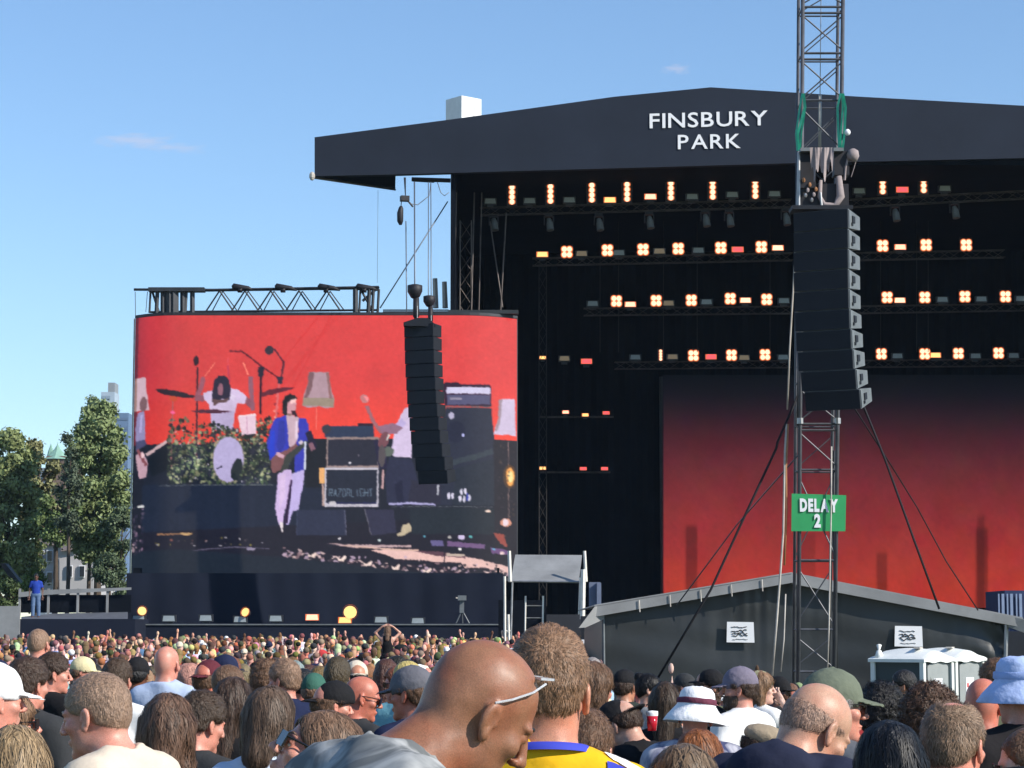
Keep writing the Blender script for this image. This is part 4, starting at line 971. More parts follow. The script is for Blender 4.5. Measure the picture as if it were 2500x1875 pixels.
# ------------------------------------------------------------ band screen
def painter():
    X0, X1, Y0, Y1 = 312, 1274, 760, 1420
    img = np.zeros((X1 - X0, Y1 - Y0, 3)); gx, gy = np.meshgrid(np.arange(X0, X1) + .5, np.arange(Y0, Y1) + .5, indexing='ij')
    rg = np.random.default_rng(5)
    def A(pts): return [(300 + x / 2.212, 740 + y / 2.212) for x, y in pts]
    def blend(m, col): 
        img[:] = img * (1 - m[..., None]) + np.array(col, float) * m[..., None]
    def poly(pts, col, op=1.0, raw=False):
        q = pts if raw else A(pts); xs = [p[0] for p in q]; ys = [p[1] for p in q]
        i0, i1 = max(0, int(min(xs) - X0 - 2)), min(X1 - X0, int(max(xs) - X0 + 3)); j0, j1 = max(0, int(min(ys) - Y0 - 2)), min(Y1 - Y0, int(max(ys) - Y0 + 3))
        if i1 <= i0 or j1 <= j0: return
        gx_, gy_ = gx[i0:i1, j0:j1], gy[i0:i1, j0:j1]; m = np.zeros(gx_.shape)
        for ox, oy in ((-.25, -.25), (.25, -.25), (-.25, .25), (.25, .25)):
            ins = np.zeros(gx_.shape, bool)
            for k in range(len(q)):
                (xa, ya), (xb, yb) = q[k], q[(k + 1) % len(q)]
                if ya == yb: continue
                cross = ((ya > gy_ + oy) != (yb > gy_ + oy)) & (gx_ + ox < (xb - xa) * (gy_ + oy - ya) / (yb - ya) + xa); ins ^= cross
            m += ins / 4.0
        m *= op; s = img[i0:i1, j0:j1]; s[:] = s * (1 - m[..., None]) + np.array(col, float) * m[..., None]
    def oval(c, rx, ry, col, rot=0, op=1.0, n=26):
        cs_, sn = cos(rot), sin(rot); poly([(c[0] + rx * cos(t) * cs_ - ry * sin(t) * sn, c[1] + rx * cos(t) * sn + ry * sin(t) * cs_) for t in np.linspace(0, 2 * pi, n, False)], col, op)
    def line(pts, w, col, op=1.0):
        for (xa, ya), (xb, yb) in zip(pts[:-1], pts[1:]):
            L = math.hypot(xb - xa, yb - ya) + 1e-6; nx, ny = -(yb - ya) / L * w / 2, (xb - xa) / L * w / 2
            poly([(xa + nx, ya + ny), (xb + nx, yb + ny), (xb - nx, yb - ny), (xa - nx, ya - ny)], col, op)
        for p in pts[1:-1]: oval(p, w / 2, w / 2, col, 0, op, 10)
    # red backdrop
    r = np.stack([np.interp(gx, [320, 360, 450, 700, 1260], [150, 188, 203, 212, 222]), np.interp(gx, [320, 450, 1260], [46, 60, 68]), np.interp(gx, [320, 450, 1260], [62, 62, 70])], -1)
    r += np.stack([smooth(900, 1080, gy) * 18, smooth(900, 1080, gy) * 4, -smooth(900, 1080, gy) * 10], -1); img[:] = r
    poly([(0, 765), (1000, 765), (1000, 738), (2200, 738), (2200, 1500), (0, 1500)], (28, 30, 48))
    poly([(0, 765), (115, 765), (115, 1500), (0, 1500)], (27, 26, 42)); poly([(60, 60), (75, 60), (75, 765), (55, 765)], (80, 34, 60), 0.6)
    # drum riser, floor
    poly([(110, 985), (1085, 978), (1085, 1240), (110, 1240)], (30, 36, 61)); line([(200, 992), (650, 985), (815, 988)], 5, (92, 96, 105)); line([(980, 975), (1085, 975)], 5, (96, 98, 110))
    for x in (320, 545, 700): line([(x, 1000), (x + 3, 1235)], 30, (36, 42, 68), 0.5)
    poly([(110, 1240), (2120, 1150), (2120, 1500), (110, 1500)], (30, 26, 44)); poly([(1550, 1110), (2010, 1110), (2010, 1250), (1560, 1250)], (33, 40, 54))
    line([(190, 1252), (300, 1250), (382, 1250)], 7, (150, 108, 80)); oval((350, 1250), 34, 6, (200, 160, 115))
    for _ in range(26):
        x = rg.uniform(150, 760); y = rg.uniform(1265, 1315); oval((x, y), rg.uniform(3, 10), rg.uniform(3, 8), rg.choice([(150, 90, 80), (170, 165, 180), (90, 80, 90), (120, 110, 60)]), 0, 0.8, 8)
    line([(380, 1340), (600, 1320), (800, 1330)], 6, (105, 98, 125), 0.8); oval((700, 1330), 26, 8, (140, 130, 160))
    # left of screen
    poly([(68, 398), (118, 398), (124, 470), (140, 580), (58, 580), (62, 500)], (196, 168, 190)); poly([(60, 400), (72, 400), (72, 580), (58, 580)], (150, 120, 120))
    oval((108, 545), 20, 40, (118, 88, 98)); poly([(78, 590), (112, 582), (120, 650), (122, 745), (70, 745), (66, 680)], (140, 132, 182)); line([(100, 600), (94, 700)], 12, (170, 160, 215))
    poly([(70, 745), (122, 740), (130, 765), (70, 800)], (70, 70, 110)); line([(128, 822), (245, 748)], 17, (198, 168, 180)); oval((250, 745), 14, 16, (70, 70, 62)); poly([(72, 820), (110, 800), (140, 870), (128, 940), (92, 950), (78, 880)], (186, 150, 172)); line([(80, 790), (128, 880)], 14, (130, 72, 84)); oval((108, 822), 9, 16, (225, 190, 205))
    poly([(130, 850), (240, 760), (262, 770), (262, 900), (160, 940)], (14, 18, 30), 0.9)
    for _ in range(60):
        x, y = rg.uniform(48, 118), rg.uniform(1090, 1440); oval((x, y), rg.uniform(3, 10), rg.uniform(4, 16), rg.choice([(150, 120, 150), (95, 80, 105), (60, 50, 78), (175, 150, 165)]), rg.uniform(-.6, .6), 0.75, 8)
    oval((104, 1100), 20, 7, (205, 205, 215))
    # cymbals and stands
    line([(268, 500), (262, 900)], 5, (150, 96, 102)); line([(398, 350), (398, 960)], 9, (70, 30, 46)); oval((390, 315), 14, 28, (48, 20, 36)); oval((268, 595), 12, 10, (232, 90, 150)); oval((270, 520), 22, 16, (190, 70, 40), 0.3)
    poly([(172, 468), (230, 468), (300, 482), (385, 505), (375, 518), (300, 512), (230, 500), (185, 485)], (48, 28, 42)); line([(570, 262), (640, 265), (740, 342), (840, 410)], 9, (112, 26, 40)); line([(562, 300), (565, 400)], 3, (215, 90, 110))
    line([(742, 345), (742, 605)], 13, (54, 20, 42)); poly([(724, 348), (760, 348), (754, 405), (732, 405)], (38, 30, 54)); oval((786, 258), 24, 24, (56, 44, 60)); line([(812, 250), (865, 325), (848, 430)], 10, (100, 34, 54)); poly([(830, 402), (862, 402), (858, 440), (834, 440)], (50, 38, 62))
    line([(840, 440), (824, 640)], 10, (208, 110, 120), 0.8)
    for k in range(12): oval((826 + rg.normal(0, 8), rg.uniform(470, 650)), 6, 7, rg.choice([(240, 170, 160), (130, 30, 45), (220, 110, 110)]), 0, 0.8, 8)
    # drummer
    line([(393, 520), (415, 470), (430, 405)], 26, (150, 84, 104)); line([(385, 515), (430, 520), (470, 490)], 34, (140, 82, 102)); line([(438, 400), (492, 325)], 6, (236, 128, 112)); line([(562, 340), (572, 430)], 8, (180, 50, 80))
    line([(655, 520), (700, 565)], 34, (132, 78, 98)); line([(700, 585), (690, 480), (686, 400)], 24, (138, 86, 108)); line([(672, 388), (646, 326)], 8, (250, 140, 125))
    poly([(428, 492), (470, 478), (560, 462), (620, 470), (668, 512), (655, 550), (618, 545), (602, 600), (592, 690), (478, 690), (470, 600), (462, 552), (440, 530)], (203, 184, 226)); poly([(470, 590), (600, 590), (592, 690), (478, 690)], (180, 165, 212)); line([(560, 500), (600, 520)], 30, (214, 198, 236))
    poly([(482, 470), (490, 420), (515, 396), (545, 396), (570, 420), (580, 480), (572, 530), (540, 520), (500, 540), (478, 540)], (42, 32, 58)); oval((524, 470), 15, 34, (138, 90, 110)); poly([(480, 520), (530, 528), (572, 515), (560, 540), (520, 545), (488, 560)], (92, 66, 70))
    poly([(362, 590), (420, 580), (500, 578), (585, 592), (500, 600), (420, 598)], (88, 38, 62)); poly([(745, 492), (790, 470), (870, 460), (932, 460), (880, 478), (800, 500), (750, 510)], (112, 34, 54))
    # drum kit in foliage
    for _ in range(1500):
        x, y = rg.uniform(245, 800), rg.uniform(625, 978)
        edge = 640 + 60 * abs(sin(x * 0.02)) if x > 330 and x < 470 else 640
        if y < edge + 40 * sin(x * 0.013): continue
        if (x < 470 and y < 760) and rg.random() < 0.55: continue
        oval((x, y), rg.uniform(4, 13), rg.uniform(4, 12), [(34, 40, 42), (52, 62, 52), (70, 84, 62), (95, 105, 80), (125, 125, 100), (44, 40, 56), (22, 28, 36)][rg.integers(0, 7)], rg.uniform(0, 3), 0.85, 7)
    for _ in range(130): x, y = rg.uniform(250, 790), rg.uniform(690, 970); oval((x, y), rg.uniform(2, 6), rg.uniform(3, 8), rg.choice([(205, 200, 190), (180, 180, 170), (150, 150, 120), (200, 190, 210)]), rg.uniform(0, 3), 0.75, 7)
    bx = (gx > 410) & (gx < 662) & (gy > 1020) & (gy < 1184); grn = (img[..., 0] < 150); k_ = 1 + 0.28 * nz2(gx, gy, 24, 31) + 0.18 * nz2(gx, gy, 11, 32); img[bx & grn] = (img * k_[..., None])[bx & grn]
    poly([(620, 618), (716, 606), (718, 712), (642, 716)], (222, 192, 218)); line([(668, 610), (672, 712)], 3, (180, 120, 165)); line([(625, 616), (716, 606)], 9, (236, 215, 232)); line([(655, 718), (716, 716)], 6, (40, 36, 52))
    oval((572, 850), 88, 128, (120, 112, 110)); oval((572, 850), 82, 122, (176, 165, 216)); oval((618, 905), 30, 62, (32, 38, 46), 0.2); line([(510, 900), (540, 885)], 8, (60, 50, 80))
    for _ in range(60): t = rg.uniform(0, 2 * pi); oval((572 + 92 * cos(t), 850 + 130 * sin(t)), 8, 8, rg.choice([(95, 105, 80), (150, 145, 125), (50, 60, 50)]), 0, 0.9, 7)
    # table lamp
    poly([(1000, 376), (1112, 378), (1118, 450), (1140, 520), (1138, 568), (1090, 575), (1060, 562), (1000, 570), (968, 560), (976, 500), (995, 440)], (172, 142, 160)); poly([(1000, 378), (1030, 378), (1020, 460), (990, 530), (974, 530), (996, 440)], (120, 88, 98)); poly([(970, 515), (1140, 515), (1138, 568), (1060, 560), (968, 558)], (150, 134, 124)); line([(1045, 572), (1045, 690)], 7, (232, 110, 104)); poly([(1095, 380), (1112, 380), (1120, 470), (1132, 520), (1115, 520)], (140, 100, 105))
    # guitar amplifiers
    poly([(1088, 668), (1355, 668), (1355, 732), (1092, 732)], (48, 58, 92)); oval((1100, 685), 26, 24, (62, 58, 76)); poly([(1270, 655), (1350, 655), (1352, 668), (1268, 668)], (50, 24, 46)); poly([(985, 745), (1380, 735), (1380, 1000), (985, 1000)], (22, 24, 36))
    poly([(1100, 730), (1382, 730), (1382, 892), (1100, 892)], (152, 130, 132)); poly([(1108, 742), (1376, 742), (1376, 884), (1108, 884)], (44, 42, 62)); poly([(1355, 745), (1420, 745), (1430, 900), (1385, 900)], (38, 32, 70)); oval((1228, 868), 6, 7, (220, 215, 235)); oval((1275, 828), 5, 5, (120, 110, 130))
    poly([(1062, 895), (1092, 895), (1092, 978), (1064, 978)], (226, 168, 112)); line([(1082, 980), (1088, 1100)], 12, (180, 150, 150)); poly([(1092, 892), (1384, 892), (1384, 1104), (1092, 1104)], (190, 184, 206)); poly([(1102, 906), (1374, 906), (1374, 1082), (1102, 1082)], (36, 39, 60)); line([(1110, 1085), (1372, 1085)], 10, (40, 42, 90)); oval((1135, 1085), 22, 10, (196, 190, 205)); line([(1408, 905), (1404, 1010)], 12, (198, 158, 168))
    # lettering on the cabinet
    def glyphs(text, x, y, w, h, col):
        S = {'R': [[(0, 1), (0, 0), (.8, 0), (.8, .5), (0, .5)], [(.3, .5), (.9, 1)]], 'A': [[(0, 1), (.45, 0), (.9, 1)], [(.2, .65), (.7, .65)]], 'Z': [[(0, 0), (.9, 0), (0, 1), (.9, 1)]], 'O': [[(.1, 0), (.8, 0), (.8, 1), (.1, 1), (.1, 0)]], 'L': [[(0, 0), (0, 1), (.8, 1)]],
             'I': [[(.4, 0), (.4, 1)]], 'G': [[(.9, 0), (0, 0), (0, 1), (.9, 1), (.9, .55), (.5, .55)]], 'H': [[(0, 0), (0, 1)], [(.9, 0), (.9, 1)], [(0, .5), (.9, .5)]], 'T': [[(0, 0), (.9, 0)], [(.45, 0), (.45, 1)]]}
        for i, ch in enumerate(text):
            for st in S[ch]: line([(x + i * w + p[0] * w * 0.8, y + p[1] * h) for p in st], 4.5, col, 0.85)
    glyphs('RAZORLIGHT', 1117, 1010, 24, 38, (112, 132, 158))
    # bass player
    poly([(1522, 575), (1492, 628), (1468, 700), (1452, 790), (1460, 832), (1560, 842), (1560, 560)], (206, 188, 230)); line([(1520, 640), (1470, 690)], 40, (186, 170, 226)); line([(1316, 560), (1350, 640), (1392, 700), (1470, 672)], 18, (150, 98, 112)); poly([(1380, 668), (1460, 655), (1512, 678), (1480, 712), (1400, 712)], (142, 104, 132)); oval((1304, 522), 26, 22, (190, 120, 128), 0.8); poly([(1300, 505), (1326, 510), (1322, 540)], (245, 140, 150))
    oval((1410, 745), 28, 46, (116, 72, 84), 0.4); oval((1432, 808), 34, 26, (92, 100, 98)); line([(1440, 715), (1425, 745)], 9, (210, 215, 220)); poly([(1440, 835), (1562, 848), (1600, 980), (1560, 1090), (1430, 1085), (1416, 950)], (46, 46, 78)); poly([(1470, 980), (1510, 960), (1520, 1100), (1485, 1110)], (30, 30, 62)); oval((1400, 830), 20, 60, (84, 76, 84))
    # bass amplifier
    poly([(1722, 445), (1740, 432), (1810, 430), (1822, 443), (1985, 441), (1990, 470), (1990, 560), (1740, 560)], (52, 20, 52)); poly([(1752, 458), (1984, 456), (1988, 486), (1984, 492), (1750, 494), (1745, 476)], (206, 200, 240)); poly([(1750, 500), (1986, 496), (1986, 548), (1752, 556)], (82, 80, 118)); line([(1765, 520), (1830, 520)], 12, (140, 132, 160)); line([(1745, 566), (1988, 562)], 5, (90, 90, 100))
    poly([(1745, 572), (1992, 568), (2012, 800), (2010, 1096), (1560, 1096), (1700, 700)], (44, 46, 70)); poly([(1560, 960), (1720, 980), (1720, 1096), (1540, 1096)], (46, 42, 66)); oval((1775, 613), 16, 20, (176, 170, 206)); oval((1800, 700), 50, 60, (30, 32, 62), 0, 0.7); oval((1838, 717), 5, 9, (190, 190, 255))
    line([(1780, 868), (1900, 835), (2000, 800)], 30, (66, 72, 86), 0.8); poly([(1800, 900), (2008, 840), (2008, 1096), (1780, 1096)], (40, 46, 62), 0.7)
    for (x, y) in ((1762, 1045), (1782, 1045), (1830, 1025), (1852, 1022), (1822, 1060), (1845, 1062), (1872, 1055)): oval((x, y), 8, 18, (212, 206, 238))
    oval((1862, 1052), 5, 24, (50, 60, 170)); line([(1440, 1090), (1560, 1085), (1690, 1092)], 12, (170, 165, 220)); line([(1705, 985), (1700, 1040)], 8, (200, 200, 220)); line([(1450, 1104), (2000, 1104)], 5, (86, 90, 100))
    # right lamp shade and glow
    poly([(2045, 515), (2118, 510), (2124, 700), (2122, 715), (2085, 706), (2045, 712), (2003, 708), (2022, 640), (2040, 600)], (206, 190, 228)); poly([(2030, 520), (2050, 515), (2040, 640), (2022, 690), (2010, 690), (2028, 620)], (160, 140, 160)); poly([(2003, 740), (2130, 738), (2130, 1420), (2012, 1420)], (36, 30, 44)); line([(2083, 745), (2085, 1200)], 5, (140, 112, 112))
    oval((2090, 935), 34, 66, (110, 70, 40), 0, 0.8); oval((2092, 935), 22, 50, (255, 172, 90)); oval((2094, 935), 14, 32, (255, 226, 160))
    for _ in range(40): x, y = rg.uniform(2020, 2115), rg.uniform(760, 1300); oval((x, y), rg.uniform(3, 9), rg.uniform(3, 10), rg.choice([(80, 60, 50), (110, 80, 70), (60, 50, 66)]), 0, 0.6, 7)
    oval((2070, 1185), 30, 22, (220, 150, 130)); oval((2068, 1185), 16, 18, (236, 215, 235)); poly([(2000, 1240), (2060, 1250), (2080, 1320), (2040, 1300)], (150, 70, 62))
    # wedges, hat, catwalk
    poly([(945, 1122), (1206, 1120), (1212, 1258), (940, 1256)], (48, 50, 80)); line([(1203, 1122), (1210, 1255)], 4, (110, 108, 135)); line([(945, 1125), (942, 1255)], 4, (70, 74, 105)); poly([(1308, 1118), (1465, 1120), (1482, 1244), (1345, 1258)], (54, 50, 80)); line([(1310, 1118), (1345, 1255)], 4, (120, 115, 130))
    poly([(1480, 1252), (1505, 1240), (1512, 1202), (1550, 1194), (1564, 1216), (1560, 1234), (1520, 1258), (1490, 1264)], (188, 172, 152)); oval((1972, 1126), 18, 6, (235, 205, 200))
    poly([(1100, 1298), (1200, 1306), (1560, 1310), (1560, 1320), (1240, 1324)], (190, 160, 170)); poly([(1340, 1336), (1500, 1332), (1900, 1378), (2086, 1424), (2086, 1470), (2010, 1450), (1960, 1430), (1850, 1432), (1830, 1405), (1700, 1400), (1640, 1392), (1480, 1385), (1440, 1368)], (228, 186, 188)); poly([(1560, 1338), (1720, 1345), (1850, 1365), (1850, 1378), (1700, 1368)], (90, 60, 76)); line([(1200, 1312), (1480, 1335), (1600, 1338)], 8, (214, 176, 170))
    poly([(1665, 1284), (1740, 1286), (1740, 1316), (1670, 1312)], (100, 92, 146)); poly([(1755, 1288), (1820, 1294), (1960, 1305), (1955, 1330), (1850, 1322), (1755, 1318)], (112, 84, 132)); poly([(1985, 1320), (2085, 1335), (2085, 1360), (1990, 1350)], (108, 76, 130)); line([(1736, 1284), (1740, 1400)], 6, (36, 26, 44)); poly([(1750, 1352), (1850, 1358), (1848, 1372), (1750, 1370)], (190, 170, 165))
    for (x, y, w_, c) in ((1632, 1262, 8, (90, 160, 190)), (1768, 1268, 10, (170, 165, 170)), (1830, 1268, 18, (205, 190, 235)), (1880, 1264, 10, (90, 170, 180)), (1176, 1274, 8, (215, 210, 225)), (1390, 1284, 10, (200, 215, 225)), (1822, 1330, 10, (240, 235, 245)), (2005, 1330, 8, (110, 170, 220)), (2050, 1350, 12, (230, 200, 210))): oval((x, y), w_, w_ * 0.7, c)
    low = lambda x: np.interp(x, [0, 300, 850, 1150, 1400, 1750, 2130], [1400, 1330, 1368, 1400, 1432, 1462, 1470])
    for _ in range(230):
        x = rg.uniform(845, 2080); y = low(x) - abs(rg.normal(0, 22)); y = min(y, low(x) - 2); oval((x, y), rg.uniform(4, 18), rg.uniform(3, 9), [(228, 196, 200), (196, 170, 200), (60, 40, 60), (44, 34, 50), (150, 120, 130), (36, 30, 46), (30, 28, 40)][rg.integers(0, 7)], rg.uniform(-.7, .7), 0.8, 7)
    for (x, y) in ((1030, 1362), (1190, 1382), (1330, 1408), (1480, 1428), (1650, 1445)): poly([(x - 26, y - 8), (x - 8, y + 2), (x + 14, y - 16), (x + 24, y - 10), (x + 8, y + 14), (x - 22, y + 10)], (240, 214, 214))
    poly([(0, 1404), (110, 1340), (300, 1332), (845, 1372), (1150, 1404), (1400, 1436), (1750, 1466), (2140, 1474), (2140, 1500), (0, 1500)], (28, 35, 52))
    # singer, in front of all
    poly([(862, 600), (860, 540), (875, 505), (905, 494), (930, 505), (938, 520), (905, 540), (895, 600), (885, 635)], (34, 30, 36)); poly([(890, 540), (930, 520), (936, 545), (933, 580), (928, 600), (920, 640), (890, 640), (885, 590)], (206, 150, 168)); poly([(905, 525), (934, 520), (935, 545), (905, 548)], (244, 196, 204)); poly([(908, 585), (932, 585), (930, 605), (915, 612)], (86, 34, 52)); line([(922, 592), (948, 640)], 14, (50, 28, 44)); poly([(884, 600), (912, 604), (905, 650), (880, 645)], (140, 108, 104))
    poly([(820, 628), (880, 612), (892, 640), (896, 740), (905, 880), (850, 845), (815, 865), (795, 850), (778, 760), (795, 690)], (50, 56, 186)); poly([(945, 622), (985, 630), (1003, 660), (1000, 740), (990, 790), (988, 905), (930, 922), (928, 800), (950, 700)], (52, 56, 180)); poly([(880, 612), (948, 620), (948, 700), (940, 750), (912, 800), (895, 770), (890, 680)], (198, 168, 190)); line([(938, 640), (940, 740)], 14, (222, 200, 228)); poly([(800, 700), (820, 690), (818, 850), (790, 830)], (36, 60, 205))
    poly([(845, 640), (872, 640), (880, 760), (850, 820), (830, 780)], (44, 50, 160)); line([(1000, 700), (1035, 790)], 34, (34, 26, 60)); line([(1010, 760), (1030, 800)], 26, (132, 92, 112))
    poly([(802, 850), (826, 822), (880, 800), (940, 765), (950, 790), (930, 830), (885, 870), (860, 905), (815, 925), (800, 890)], (122, 78, 84)); poly([(880, 830), (990, 742), (998, 762), (915, 850), (880, 925), (850, 920)], (66, 66, 66)); line([(830, 815), (870, 838)], 20, (204, 160, 186)); oval((962, 757), 12, 10, (206, 190, 214)); line([(985, 752), (985, 905)], 11, (200, 204, 232))
    poly([(838, 930), (890, 900), (910, 905), (918, 950), (912, 1010), (900, 1090), (880, 1120), (868, 1190), (866, 1238), (842, 1185), (826, 1110), (834, 1020)], (202, 176, 232)); poly([(915, 925), (930, 920), (984, 905), (978, 980), (962, 1060), (952, 1122), (925, 1126), (900, 1200), (888, 1200), (905, 1115), (912, 1020)], (192, 176, 238)); poly([(846, 935), (880, 925), (880, 1050), (850, 1120)], (216, 190, 234), 0.7); poly([(908, 960), (918, 960), (895, 1190), (872, 1210)], (48, 20, 64)); poly([(850, 1180), (868, 1190), (870, 1236), (862, 1240)], (226, 214, 228))
    # mottled camera noise of the relay picture
    dk = (img.mean(-1) < 75)[..., None]; img[:] = np.where(dk, img * np.array((0.84, 0.90, 0.84)), img * np.array((1.0, 1.0, 0.95)))
    img *= (1.05 + 0.010 * nz2(gx, gy, 9, 7) + 0.012 * nz2(gx, gy, 3.5, 8) + 0.015 * nz2(gx, gy, 40, 9))[..., None]; img += 2.0 * nz2(gx, gy, 5, 11)[..., None]
    sx_ = np.clip(np.rint(gx - X0 + 0.6 * nz2(gx, gy, 4.0, 21)).astype(int), 0, X1 - X0 - 1); sy_ = np.clip(np.rint(gy - Y0 + 0.6 * nz2(gx, gy, 4.0, 22)).astype(int), 0, Y1 - Y0 - 1); img[:] = img[sx_, sy_]
    for ax in (0, 1, 0):      # slight softness
        img[:] = (np.roll(img, 1, ax) + 2 * img + np.roll(img, -1, ax)) / 4
    return img, X0, Y0
PIC, PX0, PY0 = painter()
ncx, ncy = 400, 270; YS = 97.0
pxs = np.linspace(326, 1262, ncx)
def ycurve(px): return YS + 1.15 * np.clip((px - 1120) / 142, 0, 1) ** 2 + 1.0 * np.clip((420 - px) / 96, 0, 1) ** 2
zt = P(800, 770, YS).z; zb = P(800, 1409, YS).z
X_ = np.array([P(p, 1100, ycurve(p)).x for p in pxs]); Y_ = ycurve(pxs); Z_ = np.linspace(zt, zb, ncy)
Vx = np.stack([np.repeat(X_, ncy), np.repeat(Y_, ncy), np.tile(Z_, ncx)], 1)
w_ = Vx[:, 1] * cos(TH) + (Vx[:, 2] - CAMZ) * sin(TH); u_ = -Vx[:, 1] * sin(TH) + (Vx[:, 2] - CAMZ) * cos(TH); qx = 1250 + F * Vx[:, 0] / w_; qy = 937.5 - F * u_ / w_
# picture columns follow the screen itself
ii = np.clip((np.repeat(pxs, ncy) - PX0), 0, PIC.shape[0] - 1).astype(int); jj = np.clip(np.interp(np.tile(Z_, ncx), [zb, zt], [1409, 770]) - PY0, 0, PIC.shape[1] - 1).astype(int)
i, j = np.meshgrid(np.arange(ncx - 1), np.arange(ncy - 1), indexing='ij'); a = (i * ncy + j).ravel()
me = np_mesh('display', Vx, np.stack([a, a + 1, a + ncy + 1, a + ncy], 1), True); set_color(me, s2la(PIC[ii, jj]))
scr = empty('video_screen', (P(794, 1400, YS + .5).x, YS + 0.6, gz(YS))); tag(scr, 'giant curved screen showing a band playing before a red backdrop', 'video screen'); sinv = Matrix.Translation(-scr.location)
def sc(mb, name, m, parent=None, smoothed=False):
    o = mb.build(name, m, parent or scr, smoothed); o.matrix_parent_inverse = sinv if parent is None else Matrix(); return o
o = link('display', me, M_LED, scr); o.matrix_parent_inverse = sinv
fr = MB()
for k in range(0, 40):
    p0, p1 = np.interp([k / 40, (k + 1) / 40], [0, 1], [324, 1264]); a0 = P(p0, 1100, float(ycurve(p0)) + 0.03); a1 = P(p1, 1100, float(ycurve(p1)) + 0.03)
    for (za, zb2, dd) in ((zt + 0.02, zt + 0.14, 0.5), (zb - 0.14, zb - 0.01, 0.5)):
        fr.prism([(a0.x, a0.y, za), (a1.x, a1.y, za), (a1.x, a1.y, zb2), (a0.x, a0.y, zb2)], (0, dd, 0))
    fr.quad((a0.x, a0.y + 0.12, zb), (a1.x, a1.y + 0.12, zb), (a1.x, a1.y + 0.12, zt), (a0.x, a0.y + 0.12, zt))
sc(fr, 'frame', M_STEEL)
sc(MB().tube([(P(325, 1100, ycurve(325)).x - 0.04, ycurve(325), zb), (P(325, 1100, ycurve(325)).x - 0.04, ycurve(325), zt)], 0.035, 5), 'edge_trim', M_CABLE)
# skirt below and beside the screen: loose black cloth
def cloth(x0, x1, z0, z1, yf, nx, nz, amp, freq, seed=0):
    rg = np.random.default_rng(seed); V = []; ph = rg.uniform(0, 6, 4)
    for i in range(nx + 1):
        x = x0 + (x1 - x0) * i / nx
        for k in range(nz + 1):
            t = k / nz; z = z0 + (z1 - z0) * t
            V.append((x, yf(x) + amp * (sin(freq * x + ph[0]) + 0.6 * sin(freq * 2.3 * x + ph[1] + t) + 0.5 * sin(freq * 0.4 * x + 2 * t + ph[2])), z))
    i, k = np.meshgrid(np.arange(nx), np.arange(nz), indexing='ij'); a = (i * (nz + 1) + k).ravel()
    return np_mesh('skirt', V, np.stack([a, a + nz + 1, a + nz + 2, a + 1], 1))
xa, xb = P(311, 1450, 97).x, P(1228, 1450, 97).x; zl = P(800, 1522, 95).z
o = link('skirt', cloth(xa, xb, zl, zb + 0.16, lambda x: 96.75, 160, 8, 0.025, 2.2), M_SKIRT, scr); o.matrix_parent_inverse = sinv
sc(MB().box(((xa + xb) / 2, 98.6, zb / 2 + 0.4), (xb - xa - 0.3, 2.2, zb)), 'support_frame', M_BLACK)
# truss walkway on top of the screen
tr = empty('walkway_truss', P(628, 757, 98.2)); tag(tr, 'aluminium truss with lamp heads running along the top of the band screen', 'truss'); tinv = Matrix.Translation(-tr.location)
def tp(mb, name, m=M_STEEL, sm=False): o = mb.build(name, m, tr, sm); o.matrix_parent_inverse = tinv; return o
q = lambda x, y, d=0.0: P(x, y, 98.2 + d)
tp(MB().tube([q(327, 707), q(520, 708), q(925, 701)], 0.06, 5), 'top_rail'); tp(MB().tube([q(365, 762), q(925, 757)], 0.05, 5), 'bottom_rail'); tp(MB().tube([q(365, 712, .7), q(925, 704, .7)], 0.045, 5), 'top_rail')
for x0 in (536, 598, 661, 730, 798):
    tp(MB().tube([q(x0, 710), q(x0 - 33, 760)], 0.035, 4), 'brace'); tp(MB().tube([q(x0, 710), q(x0 + 34, 760)], 0.035, 4), 'brace')
    tp(MB().tube([q(x0 + 8, 711, .7), q(x0 - 18, 760, .7)], 0.025, 4), 'brace'); tp(MB().tube([q(x0 + 8, 711, .7), q(x0 + 44, 760, .7)], 0.025, 4), 'brace')
for x0, w in ((368, .05), (385, .09), (398, .11), (415, .2), (425, .22), (447, .13), (455, .08), (470, .11), (868, .12), (880, .05), (902, .09), (912, .07), (925, .06)): tp(MB().tube([q(x0, 706), q(x0 - 3 if w < .1 else x0, 764)], w, 5), 'post')
tp(MB().tube([q(330, 712), q(331, 772)], 0.014, 4), 'post'); tp(MB().tube([q(360, 712), q(356, 762)], 0.014, 4), 'post')
tp(MB().box(q(432, 708), (2.4, .5, .17)), 'toe_board'); tp(MB().tube([q(372, 712), q(388, 762)], 0.05, 4), 'brace'); tp(MB().tube([q(885, 735), q(925, 700)], 0.06, 4), 'brace'); tp(MB().tube([q(880, 705), q(910, 760)], 0.05, 4), 'brace')
for n, x0 in enumerate((592, 697, 802, 895)):
    g = MB(); g.tube([q(x0 - 26, 701), q(x0 - 22, 700), q(x0 - 5, 702), q(x0 + 14, 704), q(x0 + 28, 709)], [0.06, 0.15, 0.13, 0.10, 0.03], 8).box(q(x0 - 6, 708), (0.2, 0.2, 0.2))
    tag(g.build('truss_lamp', M_MOTOR, None, True), f'dark lamp head lying on the screen top truss, {ORD[n]} from the left', 'light', 'lamp heads on the screen truss')
for n, (x0, x1) in enumerate(((935, 1095),)):
    tag(MB().tube([P(x0, 757, 98.2), P(x1, 757, 98.2)], 0.03, 4).tube([P(x0, 762, 97.9), P(x1, 762, 97.9)], 0.045, 4).build('hand_rail', M_STEEL), 'low dark rail along the screen top, right of the truss', 'rail')
sc(MB().box(((P(1180, 760, 97.6).x), 97.75, zt + 0.24), (3.0, 0.3, 0.16)), 'cover_strip', M_TENT)
